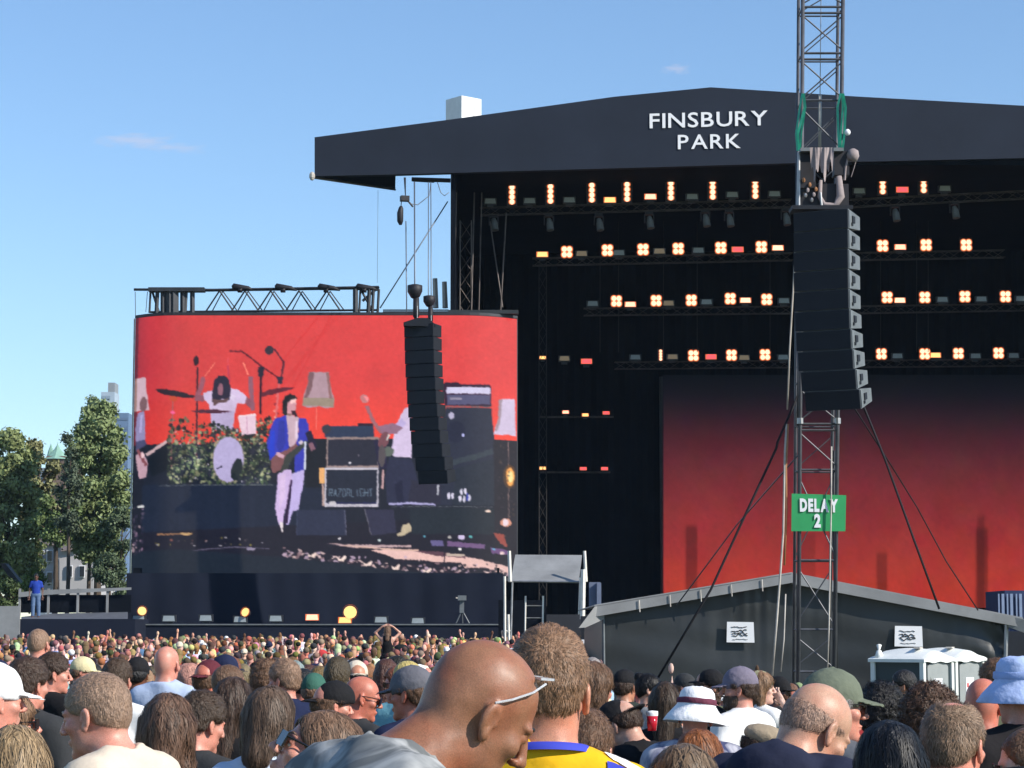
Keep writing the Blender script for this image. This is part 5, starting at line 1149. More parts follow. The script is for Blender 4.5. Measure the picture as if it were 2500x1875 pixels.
for n, (x0, y0) in enumerate(((1062, 680), (1085, 688))):
    tag(MB().tube([P(x0, y0, 101), P(x0 + 2, 752, 101)], [0.12, 0.14], 6).build('scaffold_cover', M_CABLE, None), ['left of two pale wrapped poles seen between cables and drape', 'right of two pale wrapped poles beside the black drape'][n], 'pole', 'wrapped poles behind the screen')

# ------------------------------------------------------------ ledge with floor lamps, side deck, steward's rail
ledge = empty('lower_platform', (P(760, 1540, 94).x, 94, gz(94))); tag(ledge, 'long black platform under the band screen with a row of floor lamps', 'platform'); linv = Matrix.Translation(-ledge.location)
o = MB().box(((P(308, 1500, 94).x + P(1240, 1500, 94).x) / 2, 95.4, (zl + gz(94)) / 2), (P(1240, 1500, 94).x - P(308, 1500, 94).x, 3.4, zl - gz(94))).build('deck', M_SKIRT, ledge); o.matrix_parent_inverse = linv
o = MB().box(((P(308, 1500, 94).x + P(1240, 1500, 94).x) / 2, 93.66, zl - 0.05), (P(1240, 1500, 94).x - P(308, 1500, 94).x, 0.05, 0.05)).build('edge_strip', M_CABS, ledge); o.matrix_parent_inverse = linv
FL = [(338, 1512, 'bar_off', 0), (412, 1512, 'bar_off', 0), (502, 1511, 'bar_off', 0), (586, 1514, 'bar_off', 0), (673, 1512, 'bar_off', 0), (762, 1509, 'bar_salm', 0), (842, 1516, 'bar_yel', 0), (930, 1515, 'bar_off', 0), (1020, 1518, 'bar_off', 0)]
for n, (px, py, k, _) in enumerate(FL): lamp(k, px, py - 2, 94.4, f"{KN[k]}, number {ORD[n]} from left in the row under the band screen".replace('number ', ''), 'floor lamps under the band screen', 1.0)
def beam(px, py, ax, lab, s=1.0):
    r = empty('par_lamp', P(px, py, 94.3)); tag(r, lab, 'light', 'glowing par lamps under the band screen')
    v = Vector((ax, -0.9, 0.28)).normalized()
    MB().tube([-v * -0.0 + v * -0.34, v * -0.26, v * 0.0], [0.07 * s, 0.13 * s, 0.19 * s], 14, False).build('can', M_MOTOR, r, True)
    MB().tube([v * -0.04, v * -0.02], [0.178 * s, 0.178 * s], 14).build('lens', E_YEL, r); MB().tube([v * -0.021, v * 0.004], [0.215 * s, 0.215 * s], 14, False).build('halo_ring', E_HALO, r)
    MB().tube([(0, 0.2, -0.4), (0, 0.1, 0)], 0.03, 5).build('stand', M_MOTOR, r)
beam(347, 1491, 0.25, 'round lamp glowing yellow at the left end of the platform', 1.0); beam(598, 1494, -0.45, 'round lamp glowing yellow above the fourth floor lamp', 1.0); beam(855, 1494, 0.1, 'brightest round yellow lamp left of the platform middle', 1.5)
tp_ = empty('tripod_stand', P(1128, 1533, 95)); tag(tp_, 'small grey camera tripod on the platform under the band screen', 'tripod')
for dx, dy in ((-0.33, 0), (0.40, 0), (0.02, 0.35)): MB().tube([(0, 0, 0.72), (dx, dy, 0.0)], 0.028, 5).build('leg', M_CABS, tp_)
MB().box((-0.01, 0, 0.86), (0.18, 0.12, 0.5)).build('column', M_CABS, tp_); MB().box((0, 0, 1.22), (0.34, 0.4, 0.2)).build('camera', M_CABS, tp_); MB().tube([(0.02, -.1, 1.2), (-0.25, -.2, 1.22)], 0.03, 5).build('handle', M_CABLE, tp_)
sd = empty('side_deck', (P(180, 1540, 91).x, 91, gz(91))); tag(sd, 'black side deck left of the band screen with railings', 'platform'); dinv = Matrix.Translation(-sd.location)
def dk(mb, name, m): o = mb.build(name, m, sd); o.matrix_parent_inverse = dinv; return o
x0, x1 = P(44, 1500, 91).x, P(330, 1500, 91).x; zd = P(100, 1511, 91).z
dk(MB().box(((x0 + x1) / 2, 92.7, (zd + gz(91)) / 2), (x1 - x0, 3.4, zd - gz(91))), 'deck', M_SKIRT)
dk(MB().prism([P(52, 1506, 92.5), P(128, 1498, 94), P(312, 1494, 94.3), P(312, 1516, 91.5), P(52, 1513, 91.2)], (0, 0, -0.05)), 'ramp', mat('grey_ply', (0.09, 0.10, 0.12), var=0.2))
for px in (48, 118, 190, 262):
    dk(MB().box(P(px, 1470, 94.2), (0.09, 0.08, 1.1)), 'post', M_GREY)
for (a, b) in ((51, 115), (121, 187), (193, 259), (265, 320)): dk(MB().box(P((a + b) / 2, 1474, 94.35), ((b - a) * 94 / F, 0.03, 0.72)), 'infill_panel', M_BLACK)
dk(MB().prism([P(45, 1446, 94.1), P(115, 1440, 94.1), P(320, 1434, 94.1), P(320, 1440, 94.1), P(115, 1452, 94.1), P(45, 1458, 94.1)], (0, 0.06, 0)), 'top_rail', M_GREY)
# ------------------------------------------------------------ canopy with ladder right of the screen
cn = empty('scaffold_canopy', (P(1335, 1540, 80).x, 80, gz(80))); tag(cn, 'small grey tarpaulin roof on white scaffold poles between screen and tent', 'canopy'); cinv = Matrix.Translation(-cn.location)
def cp(mb, name, m, par=None): o = mb.build(name, m, par or cn); o.matrix_parent_inverse = cinv if par is None else Matrix(); return o
cp(MB().prism([P(1258, 1354, 81.5), P(1421, 1355, 81.5), P(1413, 1420, 80), P(1247, 1419, 80)], (0, 0.02, -0.04)), 'tarpaulin', M_GREY)
wp = mat('white_pole', (0.72, 0.69, 0.62), rough=0.5, var=0.15, vscale=5)
for (xa_, ya_, xb_, yb_, w) in ((1232, 1407, 1233, 1592, .05), (1243, 1345, 1246, 1420, .07), (1241, 1500, 1243, 1585, .05), (1427, 1345, 1431, 1420, .06), (1424, 1390, 1422, 1512, .10), (1416, 1410, 1413, 1500, .03)):
    cp(MB().tube([P(xa_, ya_, 79.8), P(xb_, yb_, 79.8)], w, 6), 'pole', wp)
cp(MB().tube([P(1251, 1420, 80), P(1247, 1570, 80)], .035, 5), 'pole', M_ALU); cp(MB().tube([P(1233, 1541, 79.8), P(1246, 1541, 79.8)], .04, 5), 'coupler', wp); cp(MB().tube([P(1241, 1419, 80), P(1418, 1421, 80)], .04, 5), 'eaves_pole', M_ALU)
ld = empty('access_ladder', P(1305, 1532, 80.5)); tag(ld, 'pale metal ladder standing under the grey tarpaulin roof', 'ladder')
for dx in (-0.31, 0.30): MB().tube([(dx - 0.06, 0, -2.6), (dx, 0, 1.09)], 0.035, 6).build('stile', wp, ld)
for k in range(9): MB().tube([(-0.33, 0, 0.75 - 0.42 * k), (0.30, 0, 0.75 - 0.42 * k)], 0.022, 5).build('rung', M_ALU, ld)
tag(MB().box(P(1452, 1453, 86), (0.42, 0.5, 0.95)).box(P(1462, 1453, 85.7), (0.16, 0.5, 0.9)).build('equipment_case', mat('blue_grey_case', (0.13, 0.16, 0.24), var=0.1)), 'blue grey equipment case standing right of the tarpaulin roof', 'case')
tag(MB().box(P(1440, 1566, 62), (0.44, 0.1, 0.10)).box(P(1468, 1564, 62), (0.5, 0.1, 0.10)).box(P(1452, 1590, 62.1), (0.95, 0.05, 0.42)).build('crowd_barrier', M_PAPER), 'low white barrier left of the black tent', 'barrier')
tag(MB().box(P(1455, 1545, 70), (0.9, 1.0, 1.0)).build('dark_block', M_CAB), 'black box left of the black tent', 'case')  # plain black box beside the tent
tag(MB().box(P(1275, 1550, 88), (1.8, 2, 2.6)).build('monitor_booth', M_BLACK), 'black booth behind the ladder', 'booth')

# ------------------------------------------------------------ black tent
YT = 48.0
tent = empty('black_tent', (P(1940, 1540, YT).x, YT, gz(YT))); tag(tent, 'long low black marquee with light grey roof edge and two paper notices', 'tent'); vinv = Matrix.Translation(-tent.location)
def tn(o): o.parent = tent; o.matrix_parent_inverse = vinv; return o
xl, xm, xr = P(1473, 1500, YT).x, P(1935, 1400, YT).x, P(2457, 1525, YT).x; zlft, zmid, zrgt = P(1473, 1513, YT).z, P(1935, 1425, YT).z, P(2457, 1528, YT).z
nx, nz = 330, 26; rg = np.random.default_rng(3); V = []
def ztop(x): return np.interp(x, [xl, xm, xr], [zlft, zmid, zrgt])
for i in range(nx + 1):
    x = xl + (xr - xl) * i / nx; zt_ = ztop(x)
    for k in range(nz + 1):
        t = k / nz; z = gz(YT) + (zt_ + 0.15 - gz(YT)) * t
        edge = math.exp(-(1 - t) * 5.0); pl = 0.020 * edge * (0.5 + 0.5 * sin(x * 1.3 + 1)) * (sin(x * 13 + 2.6 * sin(x * 2.1) + (1 - t) * 3) + 0.7 * sin(x * 21 + 2.0 * sin(x * 3.7)))
        cr_ = 0.05 * math.exp(-abs(x - xr + (1 - t) * 1.9 - 0.2) * 3.0) * sin(t * 26 + x * 5) + 0.04 * math.exp(-abs(x - xr + (1 - t) * 0.9) * 4.0)
        V.append((x, YT + pl + cr_ + 0.03 * sin(x * 0.9 + z * 1.7) + 0.010 * sin(x * 3.1 - z * 4) + 0.008 * sin(x * 1.7 + z * 9), z))
i, k = np.meshgrid(np.arange(nx), np.arange(nz), indexing='ij'); a = (i * (nz + 1) + k).ravel()
tn(link('front_wall', np_mesh('front_wall', V, np.stack([a, a + nz + 1, a + nz + 2, a + 1], 1)), M_TENT))
tn(MB().box((xl, YT + 6, (gz(YT) + zlft) / 2), (0.05, 11.8, zlft - gz(YT))).build('side_wall', M_TENT)); tn(MB().box((xr, YT + 6, (gz(YT) + zrgt) / 2), (0.05, 11.8, zrgt - gz(YT))).build('side_wall', M_TENT))
for s_, e_ in (((1452, 1481), (1935, 1401)), ((1935, 1401), (2504, 1512))):
    p, q2 = P(*s_, YT - .25), P(*e_, YT - .25); sgn = 1 if s_[0] < 1900 else -1
    dz = 0.18
    tn(MB().prism([p, q2, q2 - Vector((0, 0, dz)), p - Vector((0, 0, dz * 1.15))], (0, 0.22, 0)).build('roof_edge', M_GREY))
    tn(MB().prism([p + Vector((0, .24, 0.01)), q2 + Vector((0, .24, 0.01)), q2 + Vector((0, 12, 0.01)), p + Vector((0, 12, 0.01))], (0, 0, 0.03)).build('roof_sheet', M_GREY))
for n in range(5):
    px = 1560 + n * 75; tn(MB().tube([P(px, 1465 - n * 12.6, YT - .275), P(px + 2, 1494 - n * 12.6, YT - .275)], 0.012, 4).build('lashing', M_CABLE))
tn(MB().prism([P(1413, 1533, YT - .5), P(1452, 1481, YT - .3), P(1475, 1479, YT - .1), P(1474, 1512, YT - .1), P(1430, 1532, YT - .4)], (0, 0.06, 0)).build('roof_corner', M_GREY))
tn(MB().prism([P(2500, 1512, YT - .3), P(2456, 1503, YT - .2), P(2460, 1530, YT - .2), P(2520, 1552, YT - .3)], (0, 0.06, 0)).build('roof_corner', M_GREY))
tn(MB().tube([P(1473, 1500, YT - .06), P(1475, 1650, YT - .06)], 0.03, 6).build('corner_pole', M_CABS)); tn(MB().tube([P(2457, 1520, YT - .08), P(2454, 1640, YT - .08)], 0.045, 6).build('corner_pole', M_ALU))
for (px0, py0, px1, py1, lab) in ((1774, 1519, 1840, 1568, 'white paper notice with scribbled lines taped left of the speaker mast'), (2184, 1529, 2251, 1578, 'white paper notice taped to the tent above the toilets')):
    nt_ = empty('paper_notice', P((px0 + px1) / 2, py1, YT - .1)); tag(nt_, lab, 'notice', 'paper notices on the tent'); ninv = Matrix.Translation(-nt_.location)
    o = MB().prism([P(px0, py1, YT - .1), P(px1 + 2, py1 + 1, YT - .1), P(px1, py0, YT - .1), P(px0 + 1, py0 - 1, YT - .1)], (0, 0.012, 0)).build('sheet', M_PAPER, nt_); o.matrix_parent_inverse = ninv
    ink = MB(); rr = random.Random(int(px0))
    def pen(xx, yy, n_, amp, w_=0.0045):
        pts = [(xx + j * 3.4, yy + rr.uniform(-amp, amp)) for j in range(n_)]
        for p_, q_ in zip(pts[:-1], pts[1:]): ink.tube([P(*p_, YT - .108), P(*q_, YT - .108)], w_, 4, False)
    pen(px0 + 12, py0 + 12, 12, 1.8, 0.0075)
    for r_ in range(3): pen(px0 + 12 + r_, py0 + 21 + r_ * 5.5, 12, 3.2, 0.009)
    pen(px0 + 14, py1 - 7, 12, 1.2); o = ink.build('print', M_INK, nt_); o.matrix_parent_inverse = ninv; o['kind'] = 'stuff'
# shipping containers right
ct = empty('blue_container', P(2480, 1540, 74)); ct.location.z = gz(74); tag(ct, 'dark blue container with pale blue upright panels behind the tent corner', 'container'); kinv = Matrix.Translation(-ct.location)
o = MB().box(P(2520, 1500, 75.6), (2.4, 3, 1.5)).build('body', mat('container_blue', (0.015, 0.03, 0.09), var=0.2), ct); o.matrix_parent_inverse = kinv
for k, px in enumerate((2439, 2449, 2460, 2470, 2482, 2492, 2504)):
    o = MB().box(P(px, 1490, 74.02), (0.085 if k % 2 else 0.045, 0.04, 1.05)).build('panel', mat('pale_blue_panel', (0.22, 0.28, 0.42), var=0.15), ct); o.matrix_parent_inverse = kinv
tag(MB().box(P(2490, 1590, 70), (1.2, 2, 1.2)).build('dark_box', M_CAB), 'black box right of the tent corner', 'box')  # plain black box below the container

# ------------------------------------------------------------ portable toilets
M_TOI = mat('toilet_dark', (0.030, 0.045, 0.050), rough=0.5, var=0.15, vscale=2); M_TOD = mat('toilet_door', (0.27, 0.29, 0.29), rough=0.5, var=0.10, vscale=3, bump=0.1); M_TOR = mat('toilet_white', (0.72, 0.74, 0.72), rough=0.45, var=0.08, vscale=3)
TY = 43.8; yaw = radians(50)
def toilet():
    r = empty('portable_toilet'); h = 2.05
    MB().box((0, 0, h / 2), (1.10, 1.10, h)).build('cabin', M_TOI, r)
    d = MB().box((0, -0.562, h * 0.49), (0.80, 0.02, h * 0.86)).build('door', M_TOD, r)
    dm = MB(); dm.prism([(0.40 * cos(t), -0.572, h * 0.92 + 0.10 * sin(t)) for t in np.linspace(0, pi, 12)], (0, 0.02, 0)); dm.build('door_arch', M_TOD, r)
    MB().box((0.30, -0.585, 1.18), (0.06, 0.03, 0.16)).build('handle', M_TOR, d); MB().box((0.0, -0.576, 1.45), (0.32, 0.006, 0.42)).build('sign', M_PAPER, d)
    MB().box((-0.09, -0.581, 1.50), (0.07, 0.004, 0.09)).build('red_mark', mat('red_print', (0.5, 0.08, 0.08)), d)
    for sx in (-1, 1):
        for sy in (-1, 1): MB().box((sx * 0.55, sy * 0.55, h / 2), (0.09, 0.09, h)).build('corner_post', M_TOR, r)
    rb = MB(); n = 13     # domed overhanging roof
    for i in range(n):
        for j in range(n):
            x, y = -0.63 + 1.26 * i / (n - 1), -0.63 + 1.26 * j / (n - 1); rr = 0.20 * cos(x * 2.2) ** 2 * (0.6 + 0.4 * cos(y * 2.3)) + (0.02 if (i in (0, n - 1) or j in (0, n - 1)) else 0.05)
            rb.v.append((x, y, h + rr - 0.02 + (0.016 * sin(i * 1.3) if j % 12 == 0 else 0)))
    m0 = len(rb.v)
    for i in range(n):
        for j in range(n): rb.v.append((rb.v[i * n + j][0], rb.v[i * n + j][1], h - 0.06 + (0.016 * sin(i * 1.3) if j % 12 == 0 else 0)))
    for i in range(n - 1):
        for j in range(n - 1): a = i * n + j; rb.f += [(a, a + n, a + n + 1, a + 1), (m0 + a, m0 + a + 1, m0 + a + n + 1, m0 + a + n)]
    for i in range(n - 1):
        for (u, v_) in ((i, i + 1), (i * n, (i + 1) * n), ((n - 1) * n + i, (n - 1) * n + i + 1), (i * n + n - 1, (i + 1) * n + n - 1)): rb.f.append((u, v_, m0 + v_, m0 + u))
    rb.build('roof', M_TOR, r); MB().box((-0.1, -0.2, h + 0.23), (0.5, 0.12, 0.03), 0.4).build('roof_vent', M_CABLE, r)
    return r
t1 = toilet(); c0 = P(2243, 1540, TY); t1.location = (c0.x, TY + 0.78, gz(TY)); t1.rotation_euler = (0, 0, yaw); tag(t1, 'left portable toilet with dark side, grey door and white domed roof', 'toilet', 'portable toilets in front of the tent')
MB().tube([(-0.5, 0.45, 2.05), (-0.5, 0.45, 2.22), (-0.5, 0.45, 2.24), (-0.5, 0.45, 2.34), (-0.5, 0.45, 2.36)], [0.10, 0.05, 0.02, 0.055, 0.01], 10).build('vent_pipe', M_TOR, t1, True)
t1.scale = (.97, .97, .925); t2 = copy_tree(t1); t2.location = (c0.x + 1.22 * cos(yaw), TY + 0.78 + 1.22 * sin(yaw), gz(TY)); t2['label'] = 'right portable toilet behind the first, partly hidden by heads'
for ch in list(t2.children):
    if ch.name.startswith('vent_pipe'): bpy.data.objects.remove(ch)

# ------------------------------------------------------------ delay tower
YD = 40.0
dm = empty('speaker_mast', (P(1993, 1540, YD).x, YD, gz(YD))); tag(dm, 'tall square lattice mast carrying the grey sided speaker column', 'mast'); minv = Matrix.Translation(-dm.location)
def mp_(mb, name, m=M_MAST, sm=False): o = mb.build(name, m, dm, sm); o.matrix_parent_inverse = minv; return o
tl, trg = P(1960, 0, YD), P(2058, 0, YD); bl, br = P(1949, 1640, YD), P(2037, 1640, YD)
def mx(side, z, back): # chord position at height z
    t = (z - bl.z) / (tl.z - bl.z); a, b = (bl, tl) if side < 0 else (br, trg); x = a.x + (b.x - a.x) * t
    return Vector((x, YD + (0.62 if back else 0), z))
zs0, zs1 = gz(YD), P(2000, -80, YD).z
for s_ in (-1, 1):
    for bk in (0, 1): mp_(MB().tube([mx(s_, zs0, bk), mx(s_, zs1, bk)], 0.036 if not bk else 0.030, 8), 'chord', sm=True)
zj = [P(2000, y, YD).z for y in (1640, 1537, 1368, 1147, 1035, 930, 820, 710, 600, 490, 370, 245, 130, 17, -70)]
PB = {}
def member(a, b, r, name, m=M_MAST):
    key = (round((b - a).length, 2), r)
    mp_(MB().tube([a, b], r, 6), name, m)
for n, z in enumerate(zj):
    member(mx(-1, z, 0), mx(1, z, 0), 0.022, 'rung'); member(mx(-1, z, 1), mx(1, z, 1), 0.016, 'rung')
    if n in (4, 12, 13): member(mx(-1, z - 0.11, 0), mx(1, z - 0.11, 0), 0.022, 'rung')
    for s_ in (-1, 1): member(mx(s_, z, 0), mx(s_, z, 1), 0.016, 'rung')
for n in range(len(zj) - 1):
    a, b = zj[n] + 0.06, zj[n + 1] - 0.16
    member(mx(-1, b, 0), mx(1, a, 0), 0.014, 'brace'); 
    if n >= 10 or n in (4,): member(mx(1, b, 0), mx(-1, a, 0), 0.014, 'brace')
    member(mx(1, b, 1), mx(-1, a, 1), 0.012, 'brace')
for s_ in (-1, 1): mp_(MB().tube([mx(s_, P(2000, 1028, YD).z, 0) - Vector((0, 0.02, 0.05)), mx(s_, P(2000, 1028, YD).z, 0) - Vector((0, 0.02, -0.05))], 0.055, 8), 'coupler', M_ALU)
# lifting gear on the mast
cable([(2005, 0 - 60, YD + .3), (2002, 235, YD + .3)], 0.008, M_TCAB, 'thin hoist chain hanging down the middle of the mast')
cable([(2002, 232, YD + .2), (2001, 362, YD + .2)], 0.030, M_CABLE, 'thick pale hoist chain between the green straps')
for n, (x0, x1) in enumerate(((1962, 1951), (2056, 2053))):
    g = MB()
    for (dx0, dx1, w) in ((-9, -7, 2.6), (3, -2, 3.4), (5, 6, 2.2)) if n == 0 else ((-11, -6, 3.0), (2, 0, 2.4), (9, 9, 3.2)):
        pts = [(x0 + dx0 * .3, 228), (x0 + dx0, 262), (x1 + dx1, 325), (x1 + dx1 * .5, 368)]
        for (p_, q_) in zip(pts[:-1], pts[1:]):
            g.prism([P(p_[0] - w, p_[1], YD - .08), P(q_[0] - w, q_[1], YD - .08), P(q_[0] + w * .8, q_[1], YD - .1), P(p_[0] + w * .8, p_[1], YD - .1)], (0, 0.02, 0))
    tag(g.build('lifting_strap', M_STRAP), ['green lifting strap wrapped round the left mast leg', 'green lifting strap wrapped round the right mast leg'][n], 'strap', 'green straps on the mast')
tag(MB().ball(P(2069, 323, YD - .1), (0.055, 0.05, 0.06), 8, 6).build('shackle', M_LETTER, None, True), 'small white shackle beside the right green strap', 'shackle')
hf = empty('hoist_frame', P(2005, 370, YD)); tag(hf, 'dark hoist frame with canvas covers above the speaker column', 'hoist'); hinv = Matrix.Translation(-hf.location)
def hp_(mb, name, m, sm=False): o = mb.build(name, m, hf, sm); o.matrix_parent_inverse = hinv; return o
D_ = YD - .25
hp_(MB().box(P(2005, 368, D_), (0.75, .25, .06)), 'spreader', M_CABS); hp_(MB().box(P(1970, 420, D_ + .15), (0.27, .3, .62)), 'motor_body', M_MOTOR); hp_(MB().box(P(2052, 402, D_ + .15), (0.26, .3, .42)), 'motor_body', M_MOTOR)
hp_(MB().box(P(2010, 480, D_ + .2), (0.85, .3, .40)), 'motor_body', M_MOTOR)
def drape(pts, m, name, seed=0, thick=0.10):
    return hp_(MB().prism([P(x, y, D_ - .05) for x, y in pts], (0, thick, 0)), name, m)
cvx = np.linspace(1977, 2036, 40); cvV = []
for i_, x_ in enumerate(cvx):
    low_ = 425 + 14 * sin(x_ * 0.21) + 9 * sin(x_ * 0.63 + 1) - 18 * (x_ > 2028) - 22 * (x_ < 1984) - 16 * math.exp(-((x_ - 2006) / 4.0) ** 2)
    for j_ in range(14):
        t_ = j_ / 13; cvV.append(tuple(P(x_ + (x_ - 2006) * -0.12 * t_, 360 + (low_ - 360) * t_, D_ - .28 - (0.012 + 0.022 * t_) * sin(x_ * 0.30 + 1.5 * t_) - 0.006 * sin(x_ * 0.8))))
i_, j_ = np.meshgrid(np.arange(39), np.arange(13), indexing='ij'); a_ = (i_ * 14 + j_).ravel()
o = link('canvas_cover', np_mesh('canvas_cover', cvV, np.stack([a_, a_ + 1, a_ + 15, a_ + 14], 1)), M_BAG, hf); o.matrix_parent_inverse = hinv
hp_(MB().tube([P(2083, 363, D_), P(2083, 368, D_), P(2082, 380, D_), P(2080, 392, D_)], [0.03, 0.09, 0.115, 0.09], 10), 'canvas_bag', M_BAG, True)
hp_(MB().tube([P(2072, 380, D_), P(2064, 410, D_), P(2062, 440, D_)], 0.022, 6), 'chain', M_BAG); hp_(MB().tube([P(2090, 392, D_), P(2085, 410, D_), P(2078, 432, D_)], 0.007, 5), 'cable', M_BAG)
hp_(MB().tube([P(2004, 440, D_), P(2001, 480, D_), P(2012, 500, D_), P(2040, 502, D_), P(2052, 480, D_), P(2048, 430, D_)], [0.03, 0.04, 0.05, 0.055, 0.075, 0.05], 8), 'chain_bag', M_BAG, True)
hp_(MB().tube([P(1950, 372, D_), P(1950, 510, D_)], 0.028, 6), 'leg', M_ALU); hp_(MB().tube([P(1960, 400, D_ + .2), P(1962, 510, D_ + .2)], 0.016, 6), 'leg', M_ORANGE); hp_(MB().tube([P(2003, 470, D_ - .05), P(2006, 505, D_ - .05)], 0.022, 6), 'leg', M_ALU)
for k in range(7): hp_(MB().ball(P(1962 + k * 5, 440 + (k * 37 % 50), D_ - .02), (0.03, 0.03, 0.045), 6, 4), 'fitting', [M_ORANGE, M_ALU, M_BAG][k % 3])
hp_(MB().box(P(2004, 512, YD - .55), (1.05, .5, .07)), 'lifting_beam', M_CAB)
da = array('line_array_speaker', 'grey sided speaker column hung on the lattice mast, bottom curving away', [(2004, 514), (2004, 700), (2008, 800), (2018, 905), (2038, 1002)], YD - 1.0, 0.98, 0.62, radians(-27), 10, M_CAB, M_CABS, 0.30, 0.012, True)
# sign
sg = empty('green_sign', P(1997, 1297, YD - .1)); tag(sg, 'green banner reading DELAY 2 tied across the mast', 'sign'); sginv = Matrix.Translation(-sg.location)
o = MB().prism([P(1932, 1297, YD - .06), P(2064, 1297, YD - .06), P(2066, 1209, YD - .06), P(1933, 1205, YD - .06)], (0, 0.012, 0)).build('banner', M_GREEN, sg); o.matrix_parent_inverse = sginv
letters('DELAY', (1953, 1247), (2046, 1249), 28, YD - .075, M_LETTER, sg, sginv, 0.055, ext=0.006)
letters('2', (1988, 1286), (2004, 1286), 29, YD - .075, M_LETTER, sg, sginv, 0.05, ext=0.006)
# cables down the left of the mast, guy ropes
for n, (pts, r, m, lab) in enumerate((
    ([(1949, 372, YD), (1944, 560, YD), (1938, 680, YD), (1928, 850, YD), (1922, 1000, YD)], 0.016, M_CABLE, 'pale cable running down left of the speaker column'),
    ([(1920, 1035, YD), (1916, 1110, YD), (1912, 1300, YD), (1905, 1400, YD), (1896, 1520, YD), (1885, 1650, YD)], 0.020, M_CABLE, 'pale cable bundle from the column foot down past the green sign'),
    ([(1924, 1035, YD), (1919, 1140, YD), (1920, 1250, YD), (1915, 1380, YD)], 0.018, M_ORANGE, 'orange brown cable beside the pale bundle left of the mast'),
    ([(1946, 800, YD), (1950, 900, YD), (1948, 1040, YD)], 0.03, M_MAST, 'grey cable sleeve behind the foot of the speaker column'),
    ([(2030, 1090, YD - .12), (2029, 1250, YD - .12), (2026, 1400, YD - .12), (2024, 1520, YD - .12), (2020, 1640, YD - .12)], 0.014, M_CABLE, 'thin pale cable in front of the green sign'),
    ([(1918, 1450, YD), (1914, 1560, YD), (1906, 1640, YD)], 0.012, M_CABLE, 'dashed pale cable near the mast foot'),
    ([(2035, 1100, YD + .1), (2036, 1300, YD + .1), (2040, 1500, YD + .1), (2043, 1650, YD + .1)], 0.03, M_STEEL, 'black multicore cable on the right mast leg'),
    ([(1957, 945, YD), (1898, 1080, YD), (1895, 1095, YD), (1818, 1260, YD), (1735, 1440, YD), (1606, 1655, YD)], 0.022, M_ROPE, 'thick black guy rope left of the mast, nearer one'),
    ([(1955, 1104, YD + .3), (1906, 1160, YD + 1.5), (1800, 1280, YD + 5), (1652, 1478, YD + 5)], 0.014, M_MAST, 'thin grey guy rope left of the mast, farther one'),
    ([(2050, 850, YD + .3), (2138, 1065, YD + .1), (2160, 1120, YD), (2232, 1320, YD), (2293, 1487, YD)], 0.022, M_ROPE, 'thick black guy rope right of the mast, nearer one'),
    ([(2050, 940, YD + .4), (2172, 1130, YD + 2), (2240, 1240, YD + 5), (2310, 1370, YD + 5), (2388, 1490, YD + 5)], 0.014, M_ROPE, 'thin dark guy rope right of the mast, farther one'))):
    cable(pts, r, m, lab, 'rope' if 'guy' in lab else 'cable', name='guy_rope' if 'guy' in lab else 'cable')

# ------------------------------------------------------------ left background: trees, house, church, towers
def leafmat(name, c, var=0.45):
    return mat(name, c, rough=0.65, var=var, vscale=1.3, spec=0.3)
def tree(px, ptop, pbot, Y, wpx, col, label, seed, blobs=26, leaves=14000, lsz=0.16, pointy=0.0, group='trees left of the stage'):
    rg = np.random.default_rng(seed); base = P(px, 1540, Y); top = P(px, ptop, Y).z; bz = P(px, pbot, Y).z; W = wpx * Y / F / 2; H = top - bz
    t = empty('tree', (base.x, Y, gz(Y))); tag(t, label, 'tree', group); cx, cy = 0, 0; g0 = gz(Y)
    tb = MB().tube([(0, 0, 0), (0.1, 0, (bz - g0) * .6 + .5), (0.0, 0.1, bz - g0 + H * 0.4), (0.1, 0, top - g0 - H * .25)], [W * .085 + .08, W * .07 + .06, W * .04 + .03, 0.03], 8)
    for k in range(9):
        a = rg.uniform(0, 6.28); z0 = bz - g0 + H * rg.uniform(0.0, .55); tb.tube([(0.05, 0, z0), (W * .4 * cos(a), W * .4 * sin(a), z0 + H * .12), (W * .8 * cos(a), W * .8 * sin(a), z0 + H * .2)], [W * .03 + .02, W * .02 + .02, 0.015], 5)
    tb.build('trunk', mat('bark', (0.07, 0.05, 0.035), var=0.3, vscale=3, bump=0.5, bscale=10), t)
    B = []
    for k in range(blobs):
        u = rg.uniform(0.02, 0.97); prof = (sin(pi * min(1, u * .9 + .08)) ** .6) * (1 - pointy * u); a = rg.uniform(0, 6.28); r = W * prof * sqrt(rg.uniform(0.05, 0.8))
        B.append((r * cos(a), r * sin(a) * .8, bz - g0 + H * u, W * rg.uniform(.13, .30) * (1 - .5 * pointy * u)))
    B = np.array(B); w = B[:, 3] ** 2; idx = rg.choice(len(B), leaves, p=w / w.sum()); d = rg.normal(0, 1, (leaves, 3)); d /= np.linalg.norm(d, axis=1, keepdims=True); rad = rg.uniform(0.45, 1.08, (leaves, 1)) ** .6
    C = B[idx, :3] + d * rad * B[idx, 3:4] * np.array((1, 1, .8)); C += rg.normal(0, .13, C.shape)
    nrm = d + rg.normal(0, .6, d.shape); nrm /= np.linalg.norm(nrm, axis=1, keepdims=True); tx = np.cross(nrm, rg.normal(0, 1, nrm.shape)); tx /= np.linalg.norm(tx, axis=1, keepdims=True); ty = np.cross(nrm, tx)
    s = lsz * rg.uniform(.4, 1.3, (leaves, 1)); V = np.stack([C - tx * s, C - ty * s * .6, C + tx * s, C + ty * s * .6], 1).reshape(-1, 3); q_ = np.arange(leaves)[:, None] * 4 + np.arange(4)
    me = np_mesh('crown', V, q_, False); o = link('crown', me, leafmat('leaves_' + '%03d' % int(sum(col) * 1000 + seed), col), t); o['kind'] = 'stuff'
    return t
